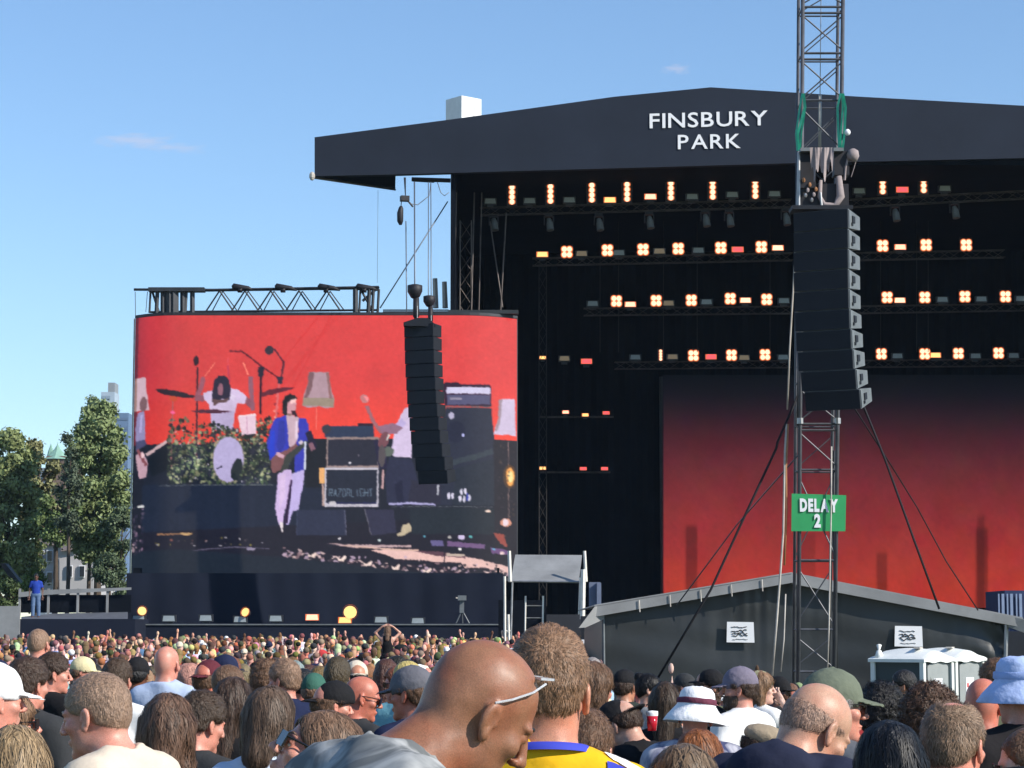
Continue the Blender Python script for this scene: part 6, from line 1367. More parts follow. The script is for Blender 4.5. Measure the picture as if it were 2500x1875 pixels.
tree(14, 1050, 1460, 146, 196, (0.20, 0.24, 0.095), 'broad dark green tree at the left edge of the photo', 1, 120, 32000, 0.15)
tree(232, 985, 1365, 142, 196, (0.19, 0.24, 0.10), 'dark green tree standing directly left of the band screen', 2, 130, 34000, 0.14, .30)
tree(212, 948, 1150, 144, 60, (0.20, 0.26, 0.14), 'thin pale topped tree rising above the dark tree beside the screen', 3, 16, 4500, 0.10, .5)
tree(85, 1078, 1300, 150, 110, (0.19, 0.19, 0.085), 'olive yellow tree behind the dark tree at the left edge', 4, 22, 9000, 0.16)
tree(130, 1190, 1330, 140, 120, (0.12, 0.17, 0.06), 'light green bushy tree above the grey roofed house', 5, 18, 7000, 0.13)
tree(290, 1230, 1470, 140, 64, (0.10, 0.14, 0.075), 'slim dark tree touching the left edge of the band screen', 6, 24, 9000, 0.10)
tree(160, 1060, 1300, 135, 70, (0.09, 0.12, 0.075), 'dark narrow tree in front of the green spire', 7, 22, 8000, 0.10, .3)
tree(75, 1400, 1480, 104, 60, (0.09, 0.13, 0.035), 'small sunlit yellow green bush behind the steward', 8, 10, 3500, 0.09)
tree(10, 1430, 1500, 100, 70, (0.06, 0.09, 0.03), 'low green bush at the left edge above the pale barrier', 9, 10, 3500, 0.09)
tree(262, 1350, 1425, 138, 90, (0.09, 0.13, 0.07), 'low dark tree just above the side deck railing', 10, 18, 8000, 0.09)
hs = empty('house', (P(110, 1540, 165).x, 165, -.3)); tag(hs, 'pale rendered house with brown grey pitched roof between the trees', 'house'); hsi = Matrix.Translation(-hs.location)
def hh_(mb, name, m, par=None): o = mb.build(name, m, par or hs); o.matrix_parent_inverse = hsi if par is None else Matrix(); return o
M_REN = mat('render_wall', (0.42, 0.41, 0.42), var=0.1, vscale=0.6); M_ROOF = mat('roof_tiles', (0.16, 0.13, 0.12), var=0.25, vscale=2)
hh_(MB().prism([P(80, 1465, 165), P(148, 1465, 165), P(148, 1330, 165), P(80, 1330, 165)], (0, 8, 0)), 'wall', M_REN); hh_(MB().prism([P(145, 1465, 162), P(228, 1465, 162), P(228, 1360, 162), P(200, 1338, 162), P(145, 1345, 162)], (0, 9, 0)), 'wall', M_REN)
hh_(MB().prism([P(84, 1331, 164.6), P(150, 1331, 164.6), P(146, 1282, 169), P(92, 1284, 169)], (0, 0.1, .1)), 'roof', M_ROOF); hh_(MB().prism([P(148, 1346, 161.6), P(202, 1338, 161.6), P(196, 1300, 166), P(150, 1304, 166)], (0, 0.1, .1)), 'roof', M_ROOF)
M_PANE = mat('window_pane', (0.03, 0.035, 0.045), rough=0.15, var=0.05)
for (x_, y_) in ((121, 1357), (101, 1357), (121, 1410), (170, 1395), (200, 1395), (136, 1428)):
    f_ = hh_(MB().box(P(x_, y_, (164.9 if x_ < 146 else 161.9)), (0.42, 0.1, 0.85)), 'window', M_LETTER); o = MB().box(P(x_, y_, (164.82 if x_ < 146 else 161.82)), (0.32, 0.06, 0.72)).build('pane', M_PANE, f_)
ch_ = empty('church_tower', (P(140, 1540, 320).x, 320, 0)); tag(ch_, 'distant brown church tower with pale green copper spire', 'tower'); chi = Matrix.Translation(-ch_.location)
def cc(mb, name, m): o = mb.build(name, m, ch_); o.matrix_parent_inverse = chi
a = P(140, 1150, 320); cc(MB().box((a.x, 320, a.z - 6), (2.6, 2.6, 16)), 'wall', mat('brown_brick', (0.16, 0.11, 0.09), var=0.15)); b_ = P(140, 1122, 320); apex = P(141, 1086, 320)
cc(MB().lathe([(2.1, 0), (1.5, 0.35), (0.55, 1.3), (0.08, (apex.z - b_.z)), (0.01, (apex.z - b_.z) + .4)], (b_.x, 320, b_.z), 8), 'spire', mat('copper_green', (0.22, 0.38, 0.31), var=0.15)); cc(MB().lathe([(0.6, 0), (0.4, .9), (0.02, 2.0)], (P(124, 1115, 320).x, 320, P(124, 1118, 320).z), 6), 'pinnacle', mat('copper_green'))
for n, (x0, x1, y0, Y, m) in enumerate(((247, 280, 957, 1700, mat('hazed_glass_grey', (0.36, 0.43, 0.50), var=0.1, vscale=0.1)), (278, 314, 1008, 1500, mat('hazed_glass_blue', (0.10, 0.16, 0.27), var=0.08, vscale=0.1)), (96, 118, 1142, 900, mat('far_flats', (0.16, 0.19, 0.22), var=0.1, vscale=0.1)))):  # pale and blue tower colours carry the distance haze
    a, b = P(x0, y0, Y), P(x1, y0, Y); t = empty('tower_block', ((a.x + b.x) / 2, Y, 0)); tag(t, ['distant haze paled glass tower with stepped top above the trees', 'distant plain tower block painted haze blue left of the band screen', 'distant low grey block beside the green spire'][n], 'building', 'distant tower blocks')
    w = b.x - a.x; h = a.z; MB().box((0, 10, h / 2), (w, 20, h)).build('wall', m, t)
    if n == 0:
        MB().box((w * .25, 8, h + 3.5), (w * .5, 16, 7)).build('roof_plant', M_GREY, t)
        for k in range(16): MB().box((-w * .12, -0.2, h - 4 - k * 6), (w * .62, .4, 2.2)).build('window_band', mat('hazed_glass_band', (0.22, 0.28, 0.34), var=0.05), t);  # bands lightened for the same haze
    else:
        for k in range(12): MB().box((0, -0.2, h - 4 - k * 6), (w * .92, .3, 1.6)).build('window_band', mat('far_band', (0.08, 0.12, 0.20), var=0.05), t)
tag(MB().box(P(10, 1520, 88), (1.2, 0.1, 1.25)).build('site_barrier', M_GREY), 'pale grey barrier at the left edge in front of the side deck', 'barrier')
rl = MB()
for k in range(4): rl.tube([P(-8 + k * 16, 1487, 89), P(-8 + k * 16, 1515, 89)], 0.02, 4)
rl.tube([P(-12, 1487, 89), P(44, 1489, 89)], 0.02, 4); tag(rl.build('railing', M_MAST), 'thin grey railing on the pale barrier at the left edge', 'railing')
tag(MB().prism([P(0, 1375, 110), P(12, 1375, 110), P(62, 1438, 110), P(40, 1440, 110)], (0, .8, 0)).build('slanted_shape', M_MOTOR), 'dark slanting shape between the left edge tree and the steward', 'ramp')  # plain slanted dark shape
for n, (x_, y_) in enumerate(((1636, 1433), (1650, 1440))): pass

# ------------------------------------------------------------ the air
hz = bpy.data.materials.new('air'); hz.use_nodes = True; hn_ = hz.node_tree.nodes; 
for n_ in list(hn_): hn_.remove(n_)
ho_ = hn_.new('ShaderNodeOutputMaterial'); pv = hn_.new('ShaderNodeVolumePrincipled'); hz.node_tree.links.new(pv.outputs[0], ho_.inputs['Volume'])
pv.inputs['Color'].default_value = (0.55, 0.75, 1.0, 1); pv.inputs['Density'].default_value = 0.00010; pv.inputs['Anisotropy'].default_value = 0.0
tag(MB().box((-50, 990, 100), (1200, 2100, 204)).build('haze', hz), 'thin summer haze filling the air', kind='stuff')
# ------------------------------------------------------------ the crowd
SKINS = {'fair': (0.55, 0.33, 0.25), 'pink': (0.58, 0.28, 0.21), 'tan': (0.42, 0.22, 0.14), 'red': (0.50, 0.18, 0.12), 'brown': (0.20, 0.090, 0.050), 'dark': (0.085, 0.042, 0.028), 'pale': (0.62, 0.42, 0.34)}
HC = {'black': (0.010, 0.009, 0.010), 'dbrown': (0.055, 0.032, 0.022), 'brown': (0.130, 0.070, 0.040), 'lbrown': (0.21, 0.12, 0.068), 'blond': (0.42, 0.27, 0.165), 'dblond': (0.26, 0.16, 0.105), 'ginger': (0.22, 0.075, 0.025), 'grey': (0.22, 0.21, 0.20)}
CC = {'black': (0.012, 0.012, 0.014), 'charcoal': (0.035, 0.037, 0.040), 'white': (0.72, 0.72, 0.72), 'navy': (0.014, 0.020, 0.055), 'lblue': (0.36, 0.46, 0.70), 'grey': (0.28, 0.29, 0.30), 'cream': (0.63, 0.54, 0.43), 'olive': (0.10, 0.11, 0.07), 'green': (0.04, 0.12, 0.09),
      'red': (0.38, 0.035, 0.04), 'maroon': (0.10, 0.02, 0.03), 'teal': (0.18, 0.42, 0.45), 'pink': (0.55, 0.22, 0.25), 'purple': (0.16, 0.14, 0.24), 'yellow': (0.75, 0.42, 0.015), 'khaki': (0.27, 0.20, 0.14), 'denim': (0.10, 0.16, 0.28), 'sky': (0.30, 0.42, 0.72), 'orange': (0.55, 0.2, 0.04)}
stripe = bpy.data.materials.new('tie_dye_cotton'); stripe.use_nodes = True
def _pattern(m, c1, c2, scale, dist, lo, hi, stretch):
    nt = m.node_tree; N, L = nt.nodes, nt.links; b = N['Principled BSDF']; b.inputs['Roughness'].default_value = 0.9; b.inputs['Specular IOR Level'].default_value = 0.15
    tc = N.new('ShaderNodeTexCoord'); mp = N.new('ShaderNodeMapping'); mp.inputs['Scale'].default_value = stretch; L.new(tc.outputs['Object'], mp.inputs[0])
    no = N.new('ShaderNodeTexNoise'); no.inputs['Scale'].default_value = scale; no.inputs['Distortion'].default_value = dist; no.inputs['Detail'].default_value = 3; L.new(mp.outputs[0], no.inputs[0])
    r = N.new('ShaderNodeMapRange'); r.inputs[1].default_value = lo; r.inputs[2].default_value = hi; L.new(no.outputs[0], r.inputs[0])
    mi = N.new('ShaderNodeMix'); mi.data_type = 'RGBA'; L.new(r.outputs[0], mi.inputs[0]); mi.inputs[6].default_value = (*c1, 1); mi.inputs[7].default_value = (*c2, 1); L.new(mi.outputs[2], b.inputs['Base Color'])
_pattern(stripe, (0.06, 0.07, 0.15), (0.42, 0.42, 0.48), 9, 1.5, 0.42, 0.58, (1, 1, 0.35))
fold_tones = bpy.data.materials.new('fold_toned_grey_cotton'); fold_tones.use_nodes = True; _pattern(fold_tones, (0.13, 0.14, 0.145), (0.38, 0.39, 0.39), 7, 1.8, 0.40, 0.62, (1, 1, 1))  # light and dark patches painted as the shading of wrinkles

HERO_RECTS = []
def hero(S, lod, px, py, Y, face, skin, shirt, hair, label, trousers='denim', hat='black', band=None, hw=None):
    o = person(S, lod); dress(o, SKINS[skin] if isinstance(skin, str) else skin, CC.get(shirt, (0.3, 0.3, 0.3)) if isinstance(shirt, str) else shirt, HC[hair] if isinstance(hair, str) else hair, CC.get(trousers, (0.03, 0.035, 0.06)), CC[hat] if isinstance(hat, str) else hat, band or (0.2, 0.03, 0.04))
    s = place(o, px, py, Y, face); tag(o, label, 'person', 'people in the festival crowd')
    w = 0.085 * F / Y; h = 0.27 * F / Y
    if S['hair'] in ('long', 'wavy', 'curly'): h *= 1.4
    HERO_RECTS.append((px - w, py, px + w, py + h, Y, P(px, py, Y).x))
    return o
H = hero
# --- nearest people
bald = H(dict(hair='bald', hy=8, hp=36, hr=3, ho=(0, 0.115, -0.050), bulk=1.16, neck=1.22, heavy=0.006, crease=1, glasses='forehead', glassmat=CLEARM, face=2, seed=1, loose=0.022, shirtmat=fold_tones, wr=1.6, curl=.5), 'hero', 1168, 1590, 4.35, 62, (0.27, 0.125, 0.070), 'grey', 'black',
         'brown skinned bald man looking down with clear glasses pushed up, in a fold-shaded grey t-shirt', 'charcoal')
ysp = dict(hair='fade', hy=6, hp=3, bulk=1.12, neck=1.10, ear=1, seed=2, crop=1, loose=0.020, wr=1.3)
yel = H(ysp, 'hero', 1342, 1522, 5.15, 3, (0.52, 0.26, 0.17), 'yellow', (0.21, 0.12, 0.07), 'tall brown haired man seen from behind in a yellow football shirt with blue collar', 'navy')
fn_y = make_shirt_fn(ysp)
m_blue = mat('blue_trim', (0.035, 0.05, 0.42), rough=0.8, var=0.1); m_wtr = mat('white_trim', (0.72, 0.70, 0.72), rough=0.8, var=0.05); m_rtr = mat('red_print_thread', (0.25, 0.035, 0.02), rough=0.8)
yshirt = [c for c in yel.children if c.name.startswith('shirt')][0]
cl_ = MB().lathe([(0.0925, 1.505), (0.0905, 1.510), (0.085, 1.5215), (0.079, 1.522)], (0, -0.014, 0), 40, 1.04)
cl_.v = [(x, y, z + 0.30 * (-y - 0.014) * 0.55) for x, y, z in cl_.v]
link('collar', cl_.mesh('collar', True), m_blue, yshirt)
for sx in (-1, 1):
    base_ = [(sx * 0.108, -0.045, 1.462), (sx * 0.14, -0.05, 1.452), (sx * 0.18, -0.06, 1.43), (sx * 0.215, -0.055, 1.37), (sx * 0.24, -0.05, 1.27)]
    link('stripe', surf_ribbon(fn_y, [(x, y - 0.0, z) for x, y, z in base_], 0.020, 0.0035, 40), m_blue, yshirt)
    link('stripe', surf_ribbon(fn_y, [(x, y + 0.026, z + 0.006) for x, y, z in base_], 0.030, 0.003, 40), m_wtr, yshirt)
lg = []
for k in range(8): lg.append([(-0.045 + k * 0.011, -0.14, 1.385 + 0.006 * sin(k * 2.0)), (-0.041 + k * 0.011, -0.14, 1.395 + 0.004 * cos(k)), (-0.036 + k * 0.011, -0.14, 1.384)])
for pth in lg: link('shirt_print', surf_ribbon(fn_y, pth, 0.0035, 0.003, 8, 2), m_rtr, yshirt)
link('shirt_print', surf_ribbon(fn_y, [(-0.05, -0.14, 1.378), (0.045, -0.14, 1.382)], 0.004, 0.003, 12, 2), m_rtr, yshirt)
H(dict(hair='buzz', hy=-8, hp=12, hr=0, bulk=1.1, neck=1.1, face=1, seed=3, loose=0.02, wr=1.5, heavy=0.002, ho=(0, 0.04, -0.03)), 'hero', 236, 1640, 6.9, -66, 'pink', 'cream', (0.27, 0.175, 0.12), 'man with cropped brown hair in a cream t-shirt, turned left with face in shade')
H(dict(hair='wavy', female=1, hy=12, hp=4, seed=4, sleeve='tank'), 'hero', 412, 1690, 7.6, -8, 'tan', 'khaki', (0.12, 0.068, 0.045), 'woman with long wavy brown hair right of the man in the cream t-shirt')
H(dict(hair='ponytail', female=1, hy=-10, hp=-30, glasses=1, face=1, seed=5, loose=.012, sleeve='short'), 'hero', 770, 1734, 5.5, -92, 'pink', 'sky', (0.16, 0.095, 0.06), 'woman in big dark sunglasses with swept back brown hair left of the bald man')
H(dict(hair='bob', female=1, hy=18, hp=4, seed=6, sleeve='long', loose=.022, wr=1.5), 'hero', 662, 1672, 8.2, 6, 'fair', (0.50, 0.58, 0.70), (0.10, 0.065, 0.045), 'woman with brown bob in a pale blue jacket crossed by a dark strap')
H(dict(hair='long', female=1, hy=-10, hp=8, seed=7, ar=((0.25, -0.08, 1.24), (0.075, -0.185, 1.50), (-0.5, 0.02, 0.6)), curl=1.1), 'hero', 40, 1768, 5.6, 5, 'pink', 'charcoal', (0.26, 0.18, 0.10), 'woman with blond streaked hair at the bottom left corner raising her hand')
H(dict(hair='wavy', female=1, hy=10, hp=-4, glasses=1, face=1, seed=8), 'mid', 30, 1684, 8.4, 70, 'pink', 'maroon', 'lbrown', 'woman with light brown hair and dark glasses facing right at the left edge')
H(dict(hair='short', hy=25, hp=3, bulk=1.1, seed=9, loose=.02), 'mid', 72, 1600, 11.2, 14, 'pink', 'charcoal', 'dbrown', 'broad man with dark brown hair in a charcoal shirt near the left edge')
H(dict(hair='bald', hat='cap', hy=20, hp=2, seed=10), 'mid', -12, 1612, 8.0, 40, 'pink', 'white', 'dbrown', 'person in a white cap cut off by the left edge', hat='white')
H(dict(hair='short', hy=40, hp=2, seed=11, loose=.02, collar=.02), 'mid', 133, 1590, 14.5, 35, 'pink', 'black', 'dbrown', 'man with short dark hair in a black jacket turned right, behind the broad man')
H(dict(hair='short', hat='cap', hy=50, hp=5, seed=12), 'crowd', 205, 1602, 19.5, 40, 'pink', 'khaki', 'brown', 'man in a cream yellow cap left of the white shirted man', hat=(0.65, 0.56, 0.33))
H(dict(hair='short', hy=12, seed=13), 'mid', 289, 1604, 14.0, 6, 'pink', 'white', (0.06, 0.036, 0.022), 'slim man with glossy brown hair in a white shirt seen from behind')
H(dict(hair='bald', hy=10, hp=3, bulk=1.15, seed=14, loose=.025, neck=1.1, wr=1.4), 'mid', 409, 1578, 15.5, 10, 'pink', (0.42, 0.50, 0.66), 'dbrown', 'bald man standing tall in a pale blue t-shirt on the left of the crowd')
H(dict(hair='buzz', hy=10, hp=3, seed=15, loose=.02), 'mid', 96, 1535, 21.5, 10, 'pink', 'teal', 'dblond', 'tall short haired man in a teal and white shirt rising above the far left crowd')
H(dict(hair='short', hy=28, hp=14, seed=16, loose=.018), 'mid', 496, 1683, 9.2, 22, 'pink', 'charcoal', (0.055, 0.034, 0.022), 'man with shiny dark brown hair in a dark grey t-shirt, head bent to the right')
H(dict(hair='long', female=1, hy=16, seed=17, sleeve='long', loose=.02), 'mid', 572, 1652, 9.8, 10, 'fair', 'black', 'dbrown', 'woman with long dark hair dressed in black, left of the pale blue jacket')
H(dict(hair='short', hat='cap_back', hy=15, seed=18), 'mid', 508, 1609, 14.5, 10, 'red', 'charcoal', 'brown', 'man in a dark maroon cap right of the pale blue t-shirt', hat='maroon')
H(dict(hair='short', hat='cap', hy=40, seed=181), 'crowd', 553, 1597, 19, 60, 'fair', 'navy', 'brown', 'man in a dark blue cap turned right behind the maroon cap', hat='navy')
H(dict(hair='buzz', hy=38, hp=0, seed=19), 'mid', 562, 1622, 13.4, 28, 'pink', 'grey', 'brown', 'man with cropped brown hair in a light grey top looking right')
H(dict(hair='curly', hy=15, seed=20), 'mid', 654, 1606, 15.5, 10, 'fair', 'charcoal', 'brown', 'person with tousled brown curls in the left middle of the crowd')
H(dict(hair='short', hy=-35, seed=21), 'mid', 693, 1607, 14.6, -30, 'pink', 'navy', 'dblond', 'man with sandy hair turned left beside the tousled curls')
H(dict(hair='short', hat='beanie', hy=10, seed=22), 'crowd', 768, 1642, 15.0, 5, 'fair', 'green', 'brown', 'person in a dark green hat in the middle left of the crowd', hat='green')
H(dict(hair='short', hat='cap_back', hy=40, hp=5, seed=23), 'mid', 812, 1660, 11.4, 30, 'pink', 'black', 'brown', 'man in a black cap above the woman in big sunglasses', hat='black')
H(dict(hair='bald', hy=45, hp=12, glasses=1, seed=24, neck=1.1), 'mid', 885, 1652, 12.0, 40, 'red', 'charcoal', 'brown', 'shaven headed man with sunglasses and sunburnt scalp left of the grey cap')
H(dict(hair='short', hat='cap', hy=-30, hp=4, seed=25, bulk=1.12, loose=.02), 'mid', 1002, 1622, 10.6, -38, 'red', 'navy', 'brown', 'man in a grey baseball cap and navy t-shirt facing left, beside the bald man', hat=(0.12, 0.12, 0.14))
# --- right side
H(dict(hair='wavy', female=1, hy=30, hp=10, seed=26, loose=.02, ho=(0, 0.03, 0)), 'mid', 1452, 1612, 11.5, 20, 'pink', 'charcoal', 'brown', 'woman with untidy brown hair in a charcoal top just right of the yellow shirted man')
H(dict(hair='short', hat='cap', hy=25, seed=27, loose=.02), 'mid', 1527, 1632, 16.5, 10, 'tan', (0.03, 0.04, 0.035), 'dbrown', 'man in black cap and dark green t-shirt under the black guy rope end', hat='black')
H(dict(hair='short', hat='cap_back', hy=-20, hp=35, seed=28, ho=(0, .04, -.03), ar='front'), 'mid', 1516, 1708, 10.6, -40, 'fair', 'black', 'dbrown', 'man in a black cap leaning over with bare forearm, right of the grey t-shirt', hat='black')
H(dict(hair='short', hy=0, hp=40, seed=29, ho=(0, .06, -.06), bulk=1.15, loose=.03), 'mid', 1432, 1728, 7.6, 10, 'pink', (0.30, 0.33, 0.31), 'brown', 'bent over person in a pale grey t-shirt behind the yellow shirt shoulder')
H(dict(hair='bun', female=1, hy=60, hp=0, seed=30, ar='face'), 'mid', 1586, 1642, 16.0, 40, 'fair', 'grey', 'black', 'woman with black hair raising her hand to her face left of the dark haired head')
H(dict(hair='long', female=1, hy=8, seed=31), 'mid', 1624, 1662, 12.4, 5, 'fair', 'black', (0.045, 0.028, 0.018), 'person with long dark brown hair directly left of the white bucket hat')
H(dict(hair='short', hat='cap', hy=60, seed=32), 'crowd', 1674, 1643, 20.5, 60, 'pink', 'white', 'brown', 'person in a black and white cap above the white bucket hat', hat='charcoal')
H(dict(hair='short', hat='cap_back', hy=60, hp=6, beard=1, seed=33, glasses=1), 'mid', 1732, 1632, 16.5, 55, 'tan', 'black', 'dbrown', 'bearded man in a black beanie like cap looking right against the tent', hat='black')
bk = H(dict(hair='bald', hat='bucket', hy=6, hp=5, hr=5, seed=34, shirtmat=stripe, sleeve='long', loose=.03), 'mid', 1698, 1674, 10.2, 0, 'pink', 'grey', 'brown', 'person in a white bucket hat with dark red band and blue white patterned shirt', hat=(0.78, 0.78, 0.80), band=(0.13, 0.035, 0.06))
H(dict(hair='short', hat='cap', hy=-45, hp=2, seed=35, loose=.02, beard=1), 'mid', 1803, 1625, 13.2, -40, 'pink', 'white', 'dbrown', 'man in a grey purple cap and bright white t-shirt facing left', hat=(0.17, 0.15, 0.20))
H(dict(hair='wavy', female=1, hat='beanie', hy=50, hp=0, ar='face', al='face', seed=36, loose=.02), 'mid', 1858, 1636, 16.2, 45, 'pale', 'white', 'lbrown', 'woman in a pale olive hat and white top shading her face', hat=(0.30, 0.29, 0.18))
H(dict(hair='short', hat='cap', hy=60, seed=37), 'crowd', 1903, 1650, 18.2, 60, 'dark', 'charcoal', 'black', 'dark skinned man in a black cap with white badge near the mast foot', hat='black')
gcap = H(dict(hair='short', hat='cap', hy=55, hp=2, seed=38, loose=.022, face=1, glasses=1, beard=0), 'hero', 2036, 1627, 7.9, 28, 'pink', (0.10, 0.11, 0.13), 'grey', 'man in an olive green cap and sunglasses looking right', hat=(0.13, 0.15, 0.11))
H(dict(hair='ring', hy=30, hp=38, seed=39, hood=1, sleeve='long', loose=.035, ho=(0, .03, -.03), neck=1.1, wr=1.6), 'hero', 1990, 1688, 6.3, 32, (0.50, 0.29, 0.20), (0.018, 0.022, 0.045), (0.30, 0.19, 0.14), 'balding man in a navy hooded jacket in front of the olive green cap')
H(dict(hair='short', hat='flatcap', hy=50, hp=16, ar='face', seed=40, glasses=1), 'mid', 1862, 1766, 10.2, 45, 'pale', 'pink', 'dbrown', 'person in a tan flat cap bending right, left of the navy jacket', hat=(0.30, 0.24, 0.17))
H(dict(hair='afro', hy=10, seed=41), 'mid', 2152, 1662, 10.6, 5, 'dark', 'black', 'black', 'person with a big black afro right of the olive green cap')
H(dict(hair='curly', female=1, hy=18, seed=42, loose=.02), 'hero', 2272, 1664, 8.0, 12, 'fair', 'black', (0.085, 0.048, 0.032), 'person with a large mop of curly brown hair in front of the toilets')
H(dict(hair='long', female=1, hy=-6, hp=6, seed=43), 'hero', 2168, 1757, 5.8, 0, 'fair', 'black', (0.010, 0.011, 0.015), 'woman with straight glossy black hair at the bottom right')
H(dict(hair='thin', hy=22, hp=6, seed=44, neck=1.1, loose=.018, ear=1), 'hero', 2328, 1716, 6.2, 14, 'pink', (0.13, 0.15, 0.17), (0.22, 0.145, 0.095), 'man with thinning sandy hair and a bald spot at the bottom right')
H(dict(hair='bald', hy=14, hp=4, seed=45, neck=1.15, bulk=1.1, loose=.02), 'mid', 2400, 1656, 9.7, 10, 'red', 'black', 'brown', 'sunburnt bald man in a black t-shirt on the right')
H(dict(hair='bald', hat='bucket', hy=-20, hp=0, seed=46, loose=.022), 'mid', 2487, 1601, 8.8, -10, 'pink', (0.022, 0.02, 0.022), 'brown', 'person in a pale blue bucket hat at the right edge', hat=(0.40, 0.50, 0.76), band=(0.30, 0.40, 0.68))
H(dict(hair='short', hy=-30, seed=47), 'mid', 2428, 1606, 13.6, -25, 'pink', 'olive', 'brown', 'man with brown hair turned left between bald man and pale blue hat')
H(dict(hair='short', hy=-45, seed=48), 'crowd', 2204, 1634, 18.5, -40, 'tan', 'black', 'black', 'man with black hair standing before the left toilet')
H(dict(hair='long', female=1, hy=0, hp=4, seed=49), 'hero', 1668, 1814, 5.2, 0, 'fair', 'charcoal', (0.14, 0.095, 0.06), 'person with light brown hair, only the crown showing at the bottom middle')
H(dict(hair='long', female=1, hy=20, seed=50), 'mid', 1708, 1778, 7.6, 10, 'fair', 'navy', 'ginger', 'person with copper red hair under the white bucket hat')
H(dict(hair='buzz', hy=-50, glasses=1, seed=51), 'mid', 2515, 1772, 6.2, -40, 'pale', 'charcoal', 'brown', 'person in thin dark glasses cut off by the right edge')
# crossbody strap, drink
st = surf_ribbon(make_shirt_fn(dict(female=1, sleeve='long', loose=.022, wr=1.5, seed=6, hair='bob')), [(0.05, -0.11, 1.47), (0.0, -0.13, 1.38), (-0.09, -0.13, 1.22), (-0.15, -0.08, 1.08)], 0.035, 0.004, 30)
for o in bpy.data.objects:
    if o.get('label', '').startswith('woman with brown bob'): link('strap', st, mat('navy_strap', (0.012, 0.012, 0.04)), o)
cup = empty('drink_cup', P(1592, 1784, 10.6)); cup.scale = (.62, .62, .62); tag(cup, 'red drink in a clear cup with white foam left of the white bucket hat', 'drink')
MB().lathe([(0.001, 0), (0.032, 0), (0.043, 0.11), (0.041, 0.11), (0.001, 0.108)], seg=14).build('cup', mat('red_drink', (0.45, 0.015, 0.03), rough=0.1), cup, True); MB().lathe([(0.0435, 0.108), (0.045, 0.125), (0.044, 0.142), (0.001, 0.147)], seg=14).build('foam', M_PAPER, cup, True)

# --- templates for everybody else
TPL = []
def tree_of(o): return (o, [(c, list(c.children)) for c in o.children])
def put(t, name='person'):
    o, ch = t; n = o.copy(); COL.objects.link(n)
    for c, g in ch:
        k = c.copy(); COL.objects.link(k); k.parent = n
        for x in g: y = x.copy(); COL.objects.link(y); y.parent = k
    return n
tspecs = [dict(hair='short', hy=0), dict(hair='short', hy=35, ar='front'), dict(hair='short', hy=-40, loose=.02), dict(hair='buzz', hy=60), dict(hair='long', female=1, hy=0), dict(hair='long', female=1, hy=50, ar='face'),
          dict(hair='wavy', female=1, hy=-35), dict(hair='bob', female=1, hy=15), dict(hair='curly', hy=0), dict(hair='bald', hy=20, bulk=1.1), dict(hair='short', hat='cap', hy=-30), dict(hair='short', hat='cap_back', hy=10),
          dict(hair='short', hy=5, ar='up'), dict(hair='short', hy=0, ar='upwide', al='upwide', hat='beanie'), dict(hair='long', female=1, hy=0, ar='up', al='up', sleeve='tank'), dict(hair='bald', hat='bucket', hy=10), dict(hair='ponytail', female=1, hy=30, ar='phone'), dict(hair='bun', female=1, hy=-15),
          dict(hair='short', hy=85, beard=1), dict(hair='long', female=1, hy=-85, glasses=1, ar='front')]
for n, S in enumerate(tspecs):
    S['seed'] = n + 60; o = person(S, 'crowd'); TPL.append((tree_of(o), S, [False]))
rg = random.Random(11)
skin_w = ['fair', 'fair', 'pink', 'pink', 'pale', 'tan', 'red', 'brown', 'dark']; hair_w = ['black', 'dbrown', 'dbrown', 'brown', 'brown', 'lbrown', 'dblond', 'blond', 'ginger', 'grey']
shirt_w = ['black', 'black', 'black', 'charcoal', 'charcoal', 'white', 'white', 'navy', 'navy', 'grey', 'lblue', 'olive', 'green', 'red', 'maroon', 'cream', 'khaki', 'pink', 'purple', 'denim', 'teal', 'orange']
hat_w = ['black', 'white', 'navy', 'khaki', 'charcoal', 'cream', 'maroon', 'black', 'white']
# standing places
spots = []; occ = [(r[5], r[4]) for r in HERO_RECTS]
HASH = {}
def occupy(x, y): HASH.setdefault((int(x // 0.6), int(y // 0.6)), []).append((x, y))
for a_, b_ in occ: occupy(a_, b_)
def free(x, y, d):
    i, j = int(x // 0.6), int(y // 0.6)
    return all((x - a) ** 2 + (y - b) ** 2 > d * d for u in (-1, 0, 1) for v in (-1, 0, 1) for a, b in HASH.get((i + u, j + v), ()))
def visible_right(px): return px > 1455
tries = 0
while len(spots) < 3000 and tries < 60000:
    tries += 1
    u = rg.random(); Y = 10.0 + 78.5 * (u ** 0.62); px = rg.uniform(-60, 2560); x = P(px, 1500, Y).x
    if Y > 46 and px > 1440 - (Y - 46) * 0.5: continue
    if Y > 43 and 1900 < px: continue
    if 38.5 < Y < 42 and 1900 < px < 2090: continue
    if 78 < Y < 83 and px > 1215: continue
    if not free(x, Y, 0.50 if Y < 40 else 0.60): continue
    h = rg.gauss(1.72, 0.075); h = min(1.92, max(1.54, h)); zt_ = gz(Y) + h; _, py = project((x, Y, zt_))
    if Y < 32:
        w = 0.10 * F / Y; hh = 0.26 * F / Y; bad = False
        for (x0, y0, x1, y1, hy_, _x) in HERO_RECTS:
            if Y < hy_ and px + w * 1.5 > x0 and px - w * 1.5 < x1 and py < y1 + 40: bad = True; break
        if bad: continue
        if Y < 14 and py < 1650 : continue
    if px < 1450 and ((Y < 14.5 and py < 1628) or (Y < 22 and (py < 1598 or rg.random() < .5)) or (Y < 34 and py < 1596)): continue
    if px > 1450 and py < (1662 if px < 2080 else 1700): continue
    occupy(x, Y); spots.append((Y, px, py, h, x))
spots.sort(); occ_n = len(spots)
NIND = 300 - len(HERO_RECTS) - 3
